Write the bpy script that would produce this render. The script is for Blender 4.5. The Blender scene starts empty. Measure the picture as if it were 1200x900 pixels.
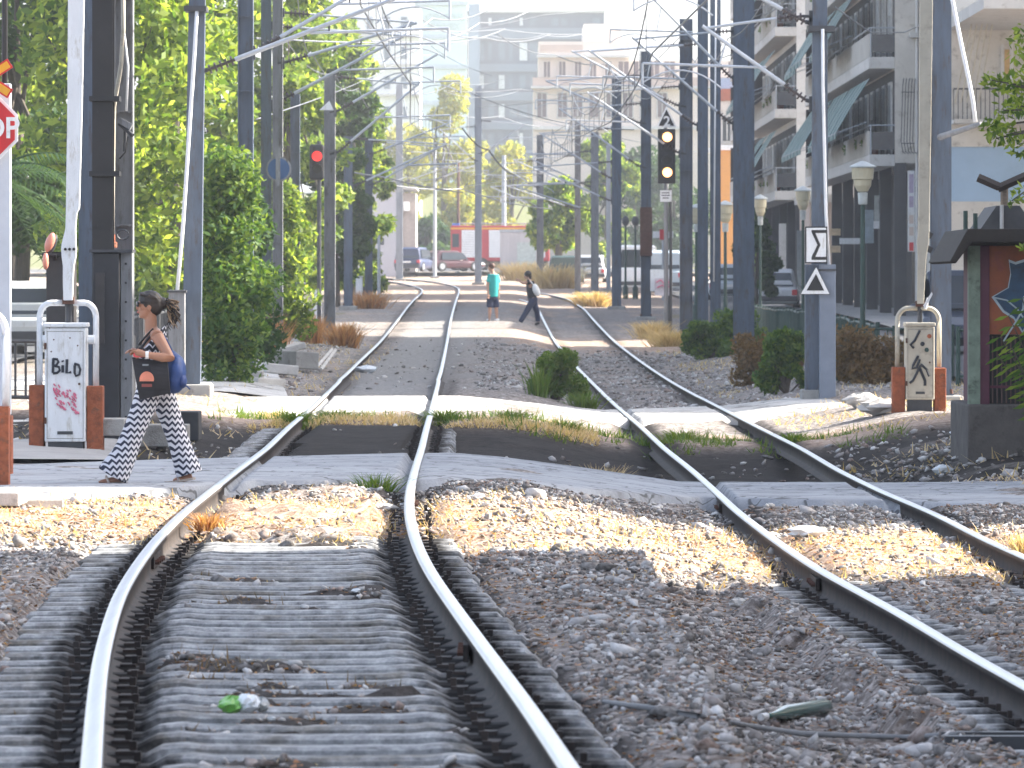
import bpy, math, random
import numpy as np
from mathutils import Vector, Matrix, Quaternion
R = math.radians
random.seed(7); rng = np.random.default_rng(7)
scene = bpy.context.scene
C = scene.collection
F = 6667.0      # focal length in pixels of a 1200 px wide frame
HY = 333.0      # horizon row
CZ = 1.52       # camera height
def P(px, py, Y): return Vector(((px-600.0)*Y/F, Y, CZ-(py-HY)*Y/F))
def XW(px, Y): return (px-600.0)*Y/F

# ------------------------------------------------------------------ profiles
_LY = [0, 95, 130, 174, 208, 250, 310, 400, 500, 560, 700, 900, 3000]
_LZ = [0, 0, .21, .78, .99, 1.24, 1.7, 2.35, 3.6, 6.5, 13., 15., 15.]
_RY = [0, 105, 143, 171, 208, 250, 310, 400, 500, 560, 700, 900, 3000]
_RZ = [-.25, -.25, .085, .45, .75, 1.05, 1.6, 2.35, 3.6, 6.5, 13., 15., 15.]
def zL(Y): return np.interp(Y, _LY, _LZ)
def zR(Y): return np.interp(Y, _RY, _RZ)
def sstep(a, b, x):
    t = np.clip((np.asarray(x, float)-a)/(b-a), 0, 1); return t*t*(3-2*t)
def bump(a, b, w, x): return sstep(a-w, a+w, x)*(1-sstep(b-w, b+w, x))
def railz(X, Y):
    t = sstep(-.2, 1.5, X); return zL(Y)*(1-t)+zR(Y)*t
def vnoise(x, y, s, seed=0):
    x = np.asarray(x, float)*s; y = np.asarray(y, float)*s
    xi = np.floor(x).astype(np.int64); yi = np.floor(y).astype(np.int64)
    fx = x-xi; fy = y-yi; fx = fx*fx*(3-2*fx); fy = fy*fy*(3-2*fy)
    def h(a, b):
        n = (a*374761393 + b*668265263 + seed*974711) & 0x7fffffff
        n = ((n ^ (n >> 13))*1274126177) & 0x7fffffff
        return ((n ^ (n >> 16)) & 0xffff)/65535.0
    return (h(xi, yi)*(1-fx)+h(xi+1, yi)*fx)*(1-fy)+(h(xi, yi+1)*(1-fx)+h(xi+1, yi+1)*fx)*fy
def ground(X, Y):
    X = np.asarray(X, float); Y = np.asarray(Y, float)
    z = railz(X, Y)-.185
    z = z+sstep(3.2, 5.2, X)*.27*(1-sstep(110, 150, Y))*sstep(42, 56, Y)
    z = z-sstep(3.2, 4.4, X)*.0
    z = z+(1-sstep(-4.2, -3.0, X))*.14*(1-sstep(110, 150, Y))
    z = z+bump(36.2, 50, 1.4, Y)*.12*sstep(-4.2, -3.2, X)
    z = z-bump(53.2, 63.2, .9, Y)*.12*bump(-3.4, 4.2, .5, X)+bump(64.8, 77, .5, Y)*.12
    inl = bump(-2.3, -.3, .25, X-(-.3))
    z = z+sstep(76, 82, Y)*.09*(1-sstep(140, 180, Y)*.4)
    z = z+.05*(vnoise(X, Y, .55, 1)-.5)+.035*(vnoise(X, Y, 2.1, 2)-.5)+.02*(vnoise(X, Y, 6, 3)-.5)
    z = z+.35*(vnoise(X, Y, .05, 4)-.5)*sstep(330, 420, Y)
    return z
def gz(X, Y): return float(ground(X, Y))

# ------------------------------------------------------------------ materials
class NT:
    def __init__(s, m): s.t = m.node_tree; s.n = s.t.nodes; s.l = s.t.links
    def add(s, ty, **kw):
        n = s.n.new(ty)
        for k, v in kw.items():
            if k.startswith('i_'):
                n.inputs[k[2:].replace('_', ' ')].default_value = v
            else: setattr(n, k, v)
        return n
    def link(s, a, b): s.l.new(a, b)
_M = {}
def newmat(name):
    m = bpy.data.materials.new(name); m.use_nodes = True
    nt = NT(m); b = m.node_tree.nodes['Principled BSDF']; return m, nt, b
def ramp(nt, fac, stops):
    r = nt.add('ShaderNodeValToRGB'); e = r.color_ramp.elements
    while len(e) > 1: e.remove(e[-1])
    e[0].position = stops[0][0]; e[0].color = (*stops[0][1], 1)
    for p, c in stops[1:]:
        k = e.new(p); k.color = (*c, 1)
    if fac is not None: nt.link(fac, r.inputs['Fac'])
    return r.outputs['Color']
def mixc(nt, fac, a, b, mode='MIX'):
    n = nt.add('ShaderNodeMix', data_type='RGBA', blend_type=mode)
    for s, v in ((n.inputs[0], fac), (n.inputs[6], a), (n.inputs[7], b)):
        if isinstance(v, (int, float)): s.default_value = v
        elif isinstance(v, tuple): s.default_value = (*v, 1)
        else: nt.link(v, s)
    return n.outputs[2]
def noise(nt, co, scale, detail=4, rough=.55):
    n = nt.add('ShaderNodeTexNoise'); n.inputs['Scale'].default_value = scale
    n.inputs['Detail'].default_value = detail; n.inputs['Roughness'].default_value = rough
    nt.link(co, n.inputs['Vector']); return n.outputs['Fac']
def pos(nt): return nt.add('ShaderNodeNewGeometry').outputs['Position']
def mat(name, col, rough=.6, metal=0., var=.25, sc=6., dirt=None, bumps=0., bsc=40., emis=None, trans=0., alpha=1., stretch=None, spec=None):
    if name in _M: return _M[name]
    m, nt, b = newmat(name)
    co = nt.add('ShaderNodeTexCoord').outputs['Object']
    if stretch:
        mp = nt.add('ShaderNodeMapping'); mp.inputs['Scale'].default_value = stretch
        nt.link(co, mp.inputs['Vector']); co = mp.outputs['Vector']
    f = noise(nt, co, sc, 6, .65)
    lo = tuple(max(0, c*(1-var)) for c in col); hi = tuple(min(1, c*(1+var)) for c in col)
    c = ramp(nt, f, [(.3, lo), (.7, hi)])
    if dirt:
        f2 = noise(nt, co, sc*.6+3, 7, .75)
        fr = ramp(nt, f2, [(.53, (0, 0, 0)), (.66, (1, 1, 1))])
        c = mixc(nt, fr, c, dirt)
    nt.link(c, b.inputs['Base Color'])
    b.inputs['Roughness'].default_value = rough; b.inputs['Metallic'].default_value = metal
    if spec is not None: b.inputs['Specular IOR Level'].default_value = spec
    if trans: b.inputs['Transmission Weight'].default_value = trans
    if emis:
        b.inputs['Emission Color'].default_value = (*emis[0], 1); b.inputs['Emission Strength'].default_value = emis[1]
    if bumps:
        bn = nt.add('ShaderNodeBump'); bn.inputs['Strength'].default_value = bumps; bn.inputs['Distance'].default_value = .02
        nt.link(noise(nt, co, bsc, 5), bn.inputs['Height']); nt.link(bn.outputs[0], b.inputs['Normal'])
    _M[name] = m; return m
def leafmat(name, cols, trans=.45):
    if name in _M: return _M[name]
    m, nt, b = newmat(name)
    g = nt.add('ShaderNodeNewGeometry')
    c = ramp(nt, g.outputs['Random Per Island'], [(i/(len(cols)-1), cc) for i, cc in enumerate(cols)])
    f = noise(nt, g.outputs['Position'], .6, 3)
    c2 = mixc(nt, f, c, (1.25, 1.15, .8), 'MULTIPLY')
    nt.link(c2, b.inputs['Base Color']); b.inputs['Roughness'].default_value = .6
    b.inputs['Specular IOR Level'].default_value = .25
    tr = nt.add('ShaderNodeBsdfTranslucent')
    c3 = mixc(nt, 1., c2, (1.9, 1.8, .75), 'MULTIPLY'); nt.link(c3, tr.inputs['Color'])
    mx = nt.add('ShaderNodeMixShader'); mx.inputs[0].default_value = trans
    nt.link(b.outputs[0], mx.inputs[1]); nt.link(tr.outputs[0], mx.inputs[2])
    nt.link(mx.outputs[0], m.node_tree.nodes['Material Output'].inputs['Surface'])
    _M[name] = m; return m

steel = mat('mast_paint', (.085, .11, .15), .55, 0, .25, 3, dirt=(.075, .062, .055), stretch=(3, 3, .5))
steel_pale = mat('galvanised_pale', (.34, .37, .41), .5, .2, .2, 3, stretch=(3, 3, .5))
steel_dark = mat('mast_brown_black', (.022, .02, .02), .6, 0, .3, 3)
steel_mid = mat('mast_light_grey', (.22, .225, .235), .6, 0, .25, 4, dirt=(.11, .10, .09), stretch=(2, 2, .4))
whitep = mat('white_paint', (.76, .77, .78), .45, 0, .07, 4, dirt=(.56, .54, .50), stretch=(3, 3, .8))
whitetube = mat('white_tube', (.75, .76, .78), .4, 0, .08, 5)
beigep = mat('beige_paint', (.50, .46, .37), .55, 0, .12, 4, dirt=(.36, .31, .24))
rust = mat('rusty_red_paint', (.30, .085, .035), .8, 0, .35, 14, dirt=(.16, .07, .04), bumps=.4)
rustdk = mat('dark_rust', (.10, .045, .03), .85, 0, .4, 14)
blackm = mat('black_plastic', (.012, .012, .014), .45, 0, .2, 5)
darkgrey = mat('dark_grey_metal', (.05, .052, .058), .5, 0, .25, 5)
concrete = mat('concrete', (.34, .33, .31), .9, 0, .2, 3, dirt=(.22, .20, .18), bumps=.5, bsc=60)
concrete_l = mat('pale_concrete', (.52, .50, .47), .9, 0, .15, 3, dirt=(.36, .33, .3), bumps=.5, bsc=50)
tube = mat('bracket_tube', (.48, .51, .55), .45, .3, .15, 6)
insul = mat('insulator_brown', (.06, .045, .045), .35, 0, .2, 6)
wirem = mat('wire', (.16, .17, .19), .5, .4, .1, 2)
glassd = mat('dark_glass', (.03, .04, .05), .12, 0, .3, 1)
redp = mat('red_enamel', (.55, .02, .025), .35, 0, .08, 3)
yellowp = mat('yellow_enamel', (.75, .36, .02), .45, 0, .1, 5)
green_lamp = mat('dark_green_post', (.02, .055, .045), .5, 0, .25, 6)
blue_sign = mat('blue_sign', (.03, .09, .22), .4, 0, .1, 4)
tyre = mat('tyre', (.02, .02, .02), .8, 0, .2, 10)
wood = mat('old_wood', (.20, .15, .11), .85, 0, .3, 6, stretch=(1, 12, 12))

# ------------------------------------------------------------------ mesh helpers
class MB:
    def __init__(s): s.v = []; s.f = []; s.m = []; s.mats = []
    def mi(s, m):
        if m not in s.mats: s.mats.append(m)
        return s.mats.index(m)
    def add(s, vs, fs, m):
        k = len(s.v); s.v += [tuple(v) for v in vs]; i = s.mi(m)
        for f in fs: s.f.append([k+a for a in f]); s.m.append(i)
        return s
    def box(s, c, d, m, rot=None):
        c = Vector(c); hx, hy, hz = d[0]/2, d[1]/2, d[2]/2
        vs = [Vector((x, y, z)) for x in (-hx, hx) for y in (-hy, hy) for z in (-hz, hz)]
        if rot is not None: vs = [rot @ v for v in vs]
        vs = [v+c for v in vs]
        return s.add(vs, [(0, 1, 3, 2), (4, 6, 7, 5), (0, 4, 5, 1), (2, 3, 7, 6), (0, 2, 6, 4), (1, 5, 7, 3)], m)
    def bb(s, x0, x1, y0, y1, z0, z1, m): return s.box(((x0+x1)/2, (y0+y1)/2, (z0+z1)/2), (abs(x1-x0), abs(y1-y0), abs(z1-z0)), m)
    def tube(s, p0, p1, r0, m, r1=None, n=8, caps=True):
        p0 = Vector(p0); p1 = Vector(p1); r1 = r0 if r1 is None else r1
        d = (p1-p0)
        if d.length < 1e-6: return s
        q = d.to_track_quat('Z', 'Y'); vs = []
        for p, r in ((p0, r0), (p1, r1)):
            for i in range(n):
                a = 2*math.pi*i/n; vs.append(p+q @ Vector((r*math.cos(a), r*math.sin(a), 0)))
        fs = [(i, (i+1) % n, n+(i+1) % n, n+i) for i in range(n)]
        if caps: fs += [tuple(range(n-1, -1, -1)), tuple(range(n, 2*n))]
        return s.add(vs, fs, m)
    def path(s, pts, r, m, n=8):
        pts = [Vector(p) for p in pts]; rs = r if isinstance(r, (list, tuple)) else [r]*len(pts)
        vs = []; ref = None
        for i, p in enumerate(pts):
            d = (pts[min(i+1, len(pts)-1)]-pts[max(i-1, 0)]).normalized()
            if ref is None: ref = Vector((0, 0, 1)) if abs(d.z) < .9 else Vector((0, 1, 0))
            a = d.cross(ref)
            if a.length < 1e-4: a = d.cross(Vector((1, 0, 0)))
            a.normalize(); b = d.cross(a).normalized(); ref = b if b.length else ref
            ref = -b
            a = d.cross(ref).normalized(); b = d.cross(a)
            for k in range(n):
                t = 2*math.pi*k/n; vs.append(p+(a*math.cos(t)+b*math.sin(t))*rs[i])
        fs = []
        for i in range(len(pts)-1):
            for k in range(n):
                fs.append((i*n+k, i*n+(k+1) % n, (i+1)*n+(k+1) % n, (i+1)*n+k))
        fs += [tuple(range(n-1, -1, -1)), tuple((len(pts)-1)*n+k for k in range(n))]
        return s.add(vs, fs, m)
    def rings(s, rings, m, cap=True):
        n = len(rings[0]); vs = [p for r in rings for p in r]; fs = []
        for i in range(len(rings)-1):
            for k in range(n):
                fs.append((i*n+k, i*n+(k+1) % n, (i+1)*n+(k+1) % n, (i+1)*n+k))
        if cap: fs += [tuple(range(n-1, -1, -1)), tuple((len(rings)-1)*n+k for k in range(n))]
        return s.add(vs, fs, m)
    def lathe(s, c, prof, m, n=12):
        c = Vector(c)
        return s.rings([[c+Vector((r*math.cos(2*math.pi*k/n), r*math.sin(2*math.pi*k/n), z)) for k in range(n)] for r, z in prof], m)
    def ell(s, c, r, m, n=10, k=7, rot=None):
        c = Vector(c); rs = []
        for j in range(k+1):
            t = -math.pi/2+math.pi*(j+.001)/(k+.002)
            ring = []
            for i in range(n):
                a = 2*math.pi*i/n
                v = Vector((r[0]*math.cos(t)*math.cos(a), r[1]*math.cos(t)*math.sin(a), r[2]*math.sin(t)))
                if rot is not None: v = rot @ v
                ring.append(c+v)
            rs.append(ring)
        return s.rings(rs, m)
    def prism(s, pts, d, m):      # polygon pts extruded by vector d
        d = Vector(d); n = len(pts); vs = [Vector(p) for p in pts]+[Vector(p)+d for p in pts]
        fs = [tuple(range(n)), tuple(range(2*n-1, n-1, -1))]+[(i, n+i, n+(i+1) % n, (i+1) % n) for i in range(n)]
        return s.add(vs, fs, m)
    def build(s, name, parent=None, bevel=0, smooth=False, fix=False):
        me = bpy.data.meshes.new(name); o = bpy.data.objects.new(name, me)
        org = Vector((0, 0, 0))
        if parent is not None:
            q = parent
            while q is not None: org += q.location; q = q.parent
        vs = [(v[0]-org.x, v[1]-org.y, v[2]-org.z) for v in s.v]
        me.from_pydata(vs, [], s.f)
        for mm in s.mats: me.materials.append(mm)
        me.polygons.foreach_set('material_index', s.m)
        if smooth: me.polygons.foreach_set('use_smooth', [True]*len(s.f))
        me.update()
        C.objects.link(o)
        if parent is not None: o.parent = parent
        if fix:
            import bmesh
            bm = bmesh.new(); bm.from_mesh(me); bmesh.ops.recalc_face_normals(bm, faces=bm.faces); bm.to_mesh(me); bm.free()
        if bevel:
            b = o.modifiers.new('bevel', 'BEVEL'); b.width = bevel; b.segments = 2; b.limit_method = 'ANGLE'
        return o
def npmesh(name, verts, faces, mats, midx=None, parent=None, smooth=False):
    verts = np.asarray(verts, np.float32); faces = np.asarray(faces, np.int32)
    me = bpy.data.meshes.new(name); nf, k = faces.shape
    me.vertices.add(len(verts)); me.vertices.foreach_set('co', verts.ravel())
    me.loops.add(nf*k); me.loops.foreach_set('vertex_index', faces.ravel())
    me.polygons.add(nf); me.polygons.foreach_set('loop_start', np.arange(nf, dtype=np.int32)*k)
    me.polygons.foreach_set('loop_total', np.full(nf, k, np.int32))
    for m in mats: me.materials.append(m)
    if midx is not None: me.polygons.foreach_set('material_index', np.asarray(midx, np.int32))
    if smooth: me.polygons.foreach_set('use_smooth', np.ones(nf, bool))
    me.update(calc_edges=True)
    o = bpy.data.objects.new(name, me); C.objects.link(o)
    if parent is not None: o.parent = parent
    return o
def tag(o, label=None, cat=None, group=None, kind=None):
    if label: o['label'] = label
    if cat: o['category'] = cat
    if group: o['group'] = group
    if kind: o['kind'] = kind
    return o
def thing(name, label, cat, loc=(0, 0, 0), group=None):
    o = bpy.data.objects.new(name, None); C.objects.link(o); o.location = loc; o.empty_display_size = .3
    return tag(o, label, cat, group)

# ------------------------------------------------------------------ camera, light, sky
cam = bpy.data.cameras.new('camera'); co_ = bpy.data.objects.new('camera', cam); C.objects.link(co_)
co_.location = (0, 0, CZ); co_.rotation_euler = (R(90), 0, 0)
cam.sensor_width = 36; cam.lens = 36*F/1200; cam.shift_y = -(450-HY)/1200
cam.clip_start = .5; cam.clip_end = 6000
cam.dof.use_dof = True; cam.dof.focus_distance = 46; cam.dof.aperture_fstop = 13
scene.camera = co_
SA, SE = R(76), R(34)
S = Vector((math.sin(SA)*math.cos(SE), math.cos(SA)*math.cos(SE), math.sin(SE)))
sun = bpy.data.lights.new('sun', 'SUN'); sun.energy = 5; sun.angle = R(.5); sun.color = (1, .93, .82)
so = bpy.data.objects.new('sun', sun); C.objects.link(so); so.rotation_euler = S.to_track_quat('Z', 'Y').to_euler(); so.location = (30, 30, 60)
w = bpy.data.worlds.new('World'); scene.world = w; w.use_nodes = True
wn = w.node_tree; bg = wn.nodes['Background']
sk = wn.nodes.new('ShaderNodeTexSky'); sk.sky_type = 'NISHITA'; sk.sun_disc = False
sk.sun_elevation = SE; sk.sun_rotation = SA; sk.air_density = .8; sk.dust_density = 3.0; sk.ozone_density = .8
hs = wn.nodes.new('ShaderNodeHueSaturation'); hs.inputs['Saturation'].default_value = .68; wn.links.new(sk.outputs[0], hs.inputs['Color']); wn.links.new(hs.outputs[0], bg.inputs[0]); bg.inputs[1].default_value = .15
scene.view_settings.view_transform = 'Standard'; scene.view_settings.look = 'None'
scene.view_settings.exposure = 1.85; scene.view_settings.gamma = 1
# ================================================================== GROUND
def axis(segs):
    out = [segs[0][0]]
    for a, b, st in segs:
        n = max(1, int(round((b-a)/st))); out += list(np.linspace(a, b, n+1)[1:])
    return np.array(out)
gx = axis([(-2500, -400, 300), (-400, -60, 34), (-60, -12, 4), (-12, -6, .5), (-6, 7, .1), (7, 12, .5), (12, 60, 4), (60, 400, 34), (400, 2500, 300)])
gy = axis([(-300, -20, 40), (-20, 12, 4), (12, 16, .5), (16, 60, .1), (60, 90, .2), (90, 180, .7), (180, 420, 4), (420, 900, 16), (900, 3000, 210)])
GX, GY = np.meshgrid(gx, gy)
GZ = ground(GX, GY)
nx, ny = len(gx), len(gy)
idx = np.arange(nx*ny).reshape(ny, nx)
faces = np.stack([idx[:-1, :-1], idx[:-1, 1:], idx[1:, 1:], idx[1:, :-1]], -1).reshape(-1, 4)
m, nt, b = newmat('ground_soil')
pn = pos(nt)
def attr(n):
    a = nt.add('ShaderNodeAttribute'); a.attribute_name = n; return a.outputs['Fac']
n1 = noise(nt, pn, 1.3, 8, .7); n2 = noise(nt, pn, 14, 6, .7); n3 = noise(nt, pn, 5, 6, .7)
vor = nt.add('ShaderNodeTexVoronoi'); vor.inputs['Scale'].default_value = 22; nt.link(pn, vor.inputs['Vector'])
base = ramp(nt, n2, [(.36, (.022, .018, .016)), (.48, (.13, .11, .095)), (.62, (.60, .56, .53))])
peb = ramp(nt, vor.outputs['Color'], [(0, (.08, .068, .06)), (.5, (.24, .21, .19)), (1, (.58, .54, .52))])
base = mixc(nt, .5, base, peb)
brown = ramp(nt, n3, [(.35, (.05, .032, .022)), (.65, (.24, .15, .09))])
k = ramp(nt, n1, [(.48, (0, 0, 0)), (.68, (.8, .8, .8))])
base = mixc(nt, k, base, mixc(nt, .5, base, brown))
straw = ramp(nt, n2, [(.3, (.16, .095, .065)), (.48, (.40, .27, .19)), (.7, (.62, .50, .41))])
base = mixc(nt, attr('straw'), base, straw)
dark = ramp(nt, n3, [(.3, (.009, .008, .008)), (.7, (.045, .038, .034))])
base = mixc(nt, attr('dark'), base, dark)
dust = ramp(nt, n2, [(.3, (.16, .155, .15)), (.7, (.33, .32, .31))])
base = mixc(nt, attr('dust'), base, dust)
grs = ramp(nt, n1, [(.35, (.07, .10, .025)), (.65, (.20, .19, .07))])
base = mixc(nt, attr('grassy'), base, grs)
nt.link(base, b.inputs['Base Color']); b.inputs['Roughness'].default_value = .95
b.inputs['Specular IOR Level'].default_value = .2
bn = nt.add('ShaderNodeBump'); bn.inputs['Strength'].default_value = .8; bn.inputs['Distance'].default_value = .04
nt.link(n2, bn.inputs['Height']); nt.link(bn.outputs[0], b.inputs['Normal'])
g = npmesh('ground', np.stack([GX, GY, GZ], -1).reshape(-1, 3), faces, [m], smooth=True)
tag(g, kind='structure')
nz = vnoise(GX, GY, .9, 11)*.6+vnoise(GX, GY, 3.1, 12)*.4
strawA = bump(36.6, 42.5, .9, GY+.8*(nz-.5)*2)*.95
strawA = np.maximum(strawA, bump(64.8, 68.5, .5, GY)*.6)
strawA = np.maximum(strawA, sstep(.56, .72, nz)*.65*sstep(80, 100, GY)*(1-bump(-2.6, -.3, .3, GX)))
strawA = np.maximum(strawA, bump(132, 150, 3, GY)*.8*sstep(-.6, .3, GX))
strawA = np.maximum(strawA, sstep(185, 240, GY)*(1-sstep(380, 420, GY))*.6)
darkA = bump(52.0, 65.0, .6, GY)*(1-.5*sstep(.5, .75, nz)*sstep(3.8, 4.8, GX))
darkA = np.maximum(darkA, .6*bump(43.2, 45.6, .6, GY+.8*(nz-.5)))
# grease, deepened as painted shade, either side of the rails is added once the rails are known (see below)
dustA = bump(-2.35, -.75, .12, GX+.3)*sstep(77, 81, GY)*(1-sstep(185, 200, GY))*.9
dustA = np.maximum(dustA, .55*sstep(.45, .6, nz)*sstep(82, 90, GY)*(1-sstep(150, 190, GY)))
grA = sstep(400, 450, GY)+sstep(.6, .75, nz)*(np.abs(GX) > 5)*(GY > 100)*.5
ME = g.data
ATT = dict(straw=strawA, dark=darkA, dust=dustA, grassy=np.clip(grA, 0, 1))

# ================================================================== RAILS
def zfit(px, py, zf):      # the depth at which pixel row py meets the rail profile
    Y = F*CZ/(py-HY)
    for _ in range(60): Y = .5*Y+.5*F*(CZ-float(zf(Y)))/(py-HY)
    return Y
def rail_pts(pix, zf, far):
    pts = []
    for x, y in pix:
        Y = zfit(x, y, zf); pts.append((XW(x, Y), Y, float(zf(Y))))
    for x, y, Y in far: p = P(x, y, Y); pts.append(tuple(p))
    pts.sort(key=lambda p: p[1])
    a, b = pts[0], pts[2]
    t = (11-a[1])/(b[1]-a[1]); pts.insert(0, (a[0]+(b[0]-a[0])*t, 11., a[2]))
    return pts
LL = rail_pts([(107, 900), (111, 833), (118, 767), (137, 700), (156, 667), (181, 633), (214, 600), (246, 575), (278, 550), (312, 525), (338, 500), (368, 475), (394, 450), (419, 425), (446, 400)], zL,
              [(466, 375, 155), (477, 360, 176), (486, 350, 206), (495, 342.5, 240), (495, 339, 262), (486, 335, 284), (468, 331, 303), (445, 328, 322), (400, 325, 345), (300, 320, 380)])
LR = rail_pts([(669, 900), (625, 833), (575, 767), (526, 700), (503, 667), (487, 633), (479, 600), (480, 575), (486, 550), (494, 525), (500, 500), (507, 475), (513, 450), (519, 425), (524, 400)], zL,
              [(528, 375, 155), (532, 360, 176), (535, 350, 206), (538, 342.5, 240), (538, 338, 266), (530, 334, 290), (510, 330, 312), (480, 327, 330), (420, 324, 352), (310, 319, 385)])
RL = rail_pts([(1200, 800), (1137, 767), (1083, 733), (1023, 700), (960, 667), (910, 633), (866, 600), (839, 575), (811, 550), (779, 525), (752, 500), (722, 475), (696, 450), (671, 425), (650, 400)], zR,
              [(637, 375, 171), (631, 362, 195), (618, 353, 220), (598, 347, 240), (568, 342, 262), (530, 337, 285), (470, 331, 318), (400, 326, 350), (300, 320, 385)])
RR = rail_pts([(1230, 664), (1200, 651), (1165, 636), (1142, 625), (1118, 612), (1094, 600), (1033, 575), (982, 550), (940, 525), (889, 500), (840, 475), (791, 450), (753, 425), (720, 400)], zR,
              [(696, 375, 171), (685, 362, 200), (666, 350, 235), (640, 344, 262), (600, 340, 280), (545, 335.5, 302), (470, 330, 332), (400, 325.5, 358), (300, 319, 392)])
def resample(pts, step=.35):
    A = np.array(pts); Y = A[:, 1]
    ys = np.concatenate([np.arange(11, 90, step), np.arange(90, Y[-1], 1.5)])
    def smooth(v):
        x = np.interp(ys, Y, v)
        k = 9
        xp = np.pad(x, (k, k), mode='edge')
        xp[:k] = x[0]-(x[1]-x[0])*np.arange(k, 0, -1)
        ker = np.hanning(2*k+1); ker /= ker.sum()
        out = np.convolve(xp, ker, 'valid')
        return out
    return np.stack([smooth(A[:, 0]), ys, smooth(A[:, 2])], 1)
railtop = mat('rail_polished', (.62, .62, .63), .33, 1., .12, 3, stretch=(8, .15, 8))
m, nt, b = newmat('rail_side'); _M['rail_side'] = m
f = noise(nt, pos(nt), 6, 6)
nt.link(ramp(nt, f, [(.3, (.014, .011, .010)), (.7, (.055, .038, .030))]), b.inputs['Base Color']); b.inputs['Roughness'].default_value = .75
railside = m
prof = [(.075, -.172), (.075, -.160), (.020, -.140), (.010, -.125), (.010, -.050), (.034, -.040), (.036, -.012), (.031, -.004), (.018, 0)]
prof = prof+[(-x, z) for x, z in prof[::-1]]
def make_rail(pts, parent, lab=None):
    A = resample(pts); n = len(prof)
    V = np.zeros((len(A), n, 3))
    T = np.gradient(A[:, :2], axis=0); T /= np.linalg.norm(T, axis=1)[:, None]
    N = np.stack([T[:, 1], -T[:, 0]], 1)
    for k, (px, pz) in enumerate(prof):
        V[:, k, 0] = A[:, 0]+N[:, 0]*px; V[:, k, 1] = A[:, 1]+N[:, 1]*px; V[:, k, 2] = A[:, 2]+pz
    idx = np.arange(len(A)*n).reshape(len(A), n)
    fs = []; mi = []
    for k in range(n):
        k2 = (k+1) % n
        q = np.stack([idx[:-1, k], idx[:-1, k2], idx[1:, k2], idx[1:, k]], -1)
        fs.append(q); mi.append(np.full(len(q), 1 if (6 <= k <= 10) else 0))
    o = npmesh('rail', V.reshape(-1, 3), np.concatenate(fs), [railside, railtop], np.concatenate(mi), parent)
    if lab: o['label'] = lab
    return A
tl = thing('railway_track', 'left railway track with concrete sleepers bending across the foreground, nearest the walking woman', 'railway track', (0, 0, 0))
tr_ = thing('railway_track', 'right railway track in shallow gravel on the side of the triangle and sigma signs', 'railway track', (0, 0, 0))
aLL = make_rail(LL, tl); aLR = make_rail(LR, tl); aRL = make_rail(RL, tr_); aRR = make_rail(RR, tr_)
for A in (aLL, aLR, aRL, aRR):      # grease and brake dust next to each rail, blackened further as painted shade
    rx = np.interp(GY, A[:, 1], A[:, 0]); d = np.abs(GX-rx)
    w_ = .97*(1-sstep(.20, .36, d+.12*(nz-.5)))*(1-.7*bump(37, 42.5, .8, GY))*(1-sstep(160, 220, GY))
    ATT['dark'] = np.maximum(ATT['dark'], w_*(1-.6*(GY > 80)))
    GZ -= (1-sstep(.10, .28, d))*.07*(GY < 95)
ins = (GX > np.interp(GY, aLL[:, 1], aLL[:, 0])+.14) & (GX < np.interp(GY, aLR[:, 1], aLR[:, 0])-.14) & (GY > 52) & (GY < 66)
GZ = np.where(ins, np.maximum(GZ, -.085+.02*(vnoise(GX, GY, 3, 77)-.5)), GZ)
shr = sstep(.29, .36, GX-np.interp(GY, aLR[:, 1], aLR[:, 0]))*(GX < .9)*(1-sstep(34, 37, GY))
GZ = np.maximum(GZ, -5+(4.93+.03*(vnoise(GX, GY, 4, 81)-.5)-.05*sstep(.6, 1.2, GX))*1.0) if False else np.where(shr > .05, np.maximum(GZ, -.185+shr*(.060+.03*(vnoise(GX, GY, 3, 81)-.4))), GZ)
shl = sstep(.40, .52, np.interp(GY, aLL[:, 1], aLL[:, 0])-GX)*(1-sstep(34, 37, GY))
GZ = np.where(shl > .05, np.maximum(GZ, -.185+shl*(.08+.04*(vnoise(GX, GY, 3, 82)-.4))), GZ)
inr = (GX > np.interp(GY, aRL[:, 1], aRL[:, 0])-.6) & (GX < np.interp(GY, aRR[:, 1], aRR[:, 0])+.6) & (GY < 44)
dr_ = np.minimum(np.abs(GX-np.interp(GY, aRL[:, 1], aRL[:, 0])), np.abs(GX-np.interp(GY, aRR[:, 1], aRR[:, 0])))
GZ = np.where(inr, np.maximum(GZ, -.435+.085*sstep(.2, .4, dr_)+.06*(vnoise(GX, GY, 1.8, 83)-.3)*sstep(.2, .4, dr_)), GZ)
fill = (GY < 44) & (GY > 12) & (GX > np.interp(GY, aLL[:, 1], aLL[:, 0])-.5) & (GX < np.interp(GY, aLR[:, 1], aLR[:, 0])+.5)
GZ = np.where(fill, GZ-.015+.085*sstep(.50, .78, .6*vnoise(GX, GY, 1.4, 78)+.4*vnoise(GX, GY, 5, 79))*(np.abs(GX-(np.interp(GY, aLL[:, 1], aLL[:, 0])+np.interp(GY, aLR[:, 1], aLR[:, 0]))/2) < .55), GZ)
ATT['dark'] = np.maximum(ATT['dark'], .85*(GY < 36)*(GX > np.interp(GY, aLL[:, 1], aLL[:, 0])-.4)*(GX < np.interp(GY, aLR[:, 1], aLR[:, 0])+.35))
for k_, v_ in ATT.items():
    at = ME.attributes.new(k_, 'FLOAT', 'POINT'); at.data.foreach_set('value', v_.ravel().astype(np.float32))
ME.vertices.foreach_set('co', np.stack([GX, GY, GZ], -1).reshape(-1).astype(np.float32)); ME.update()
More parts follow.
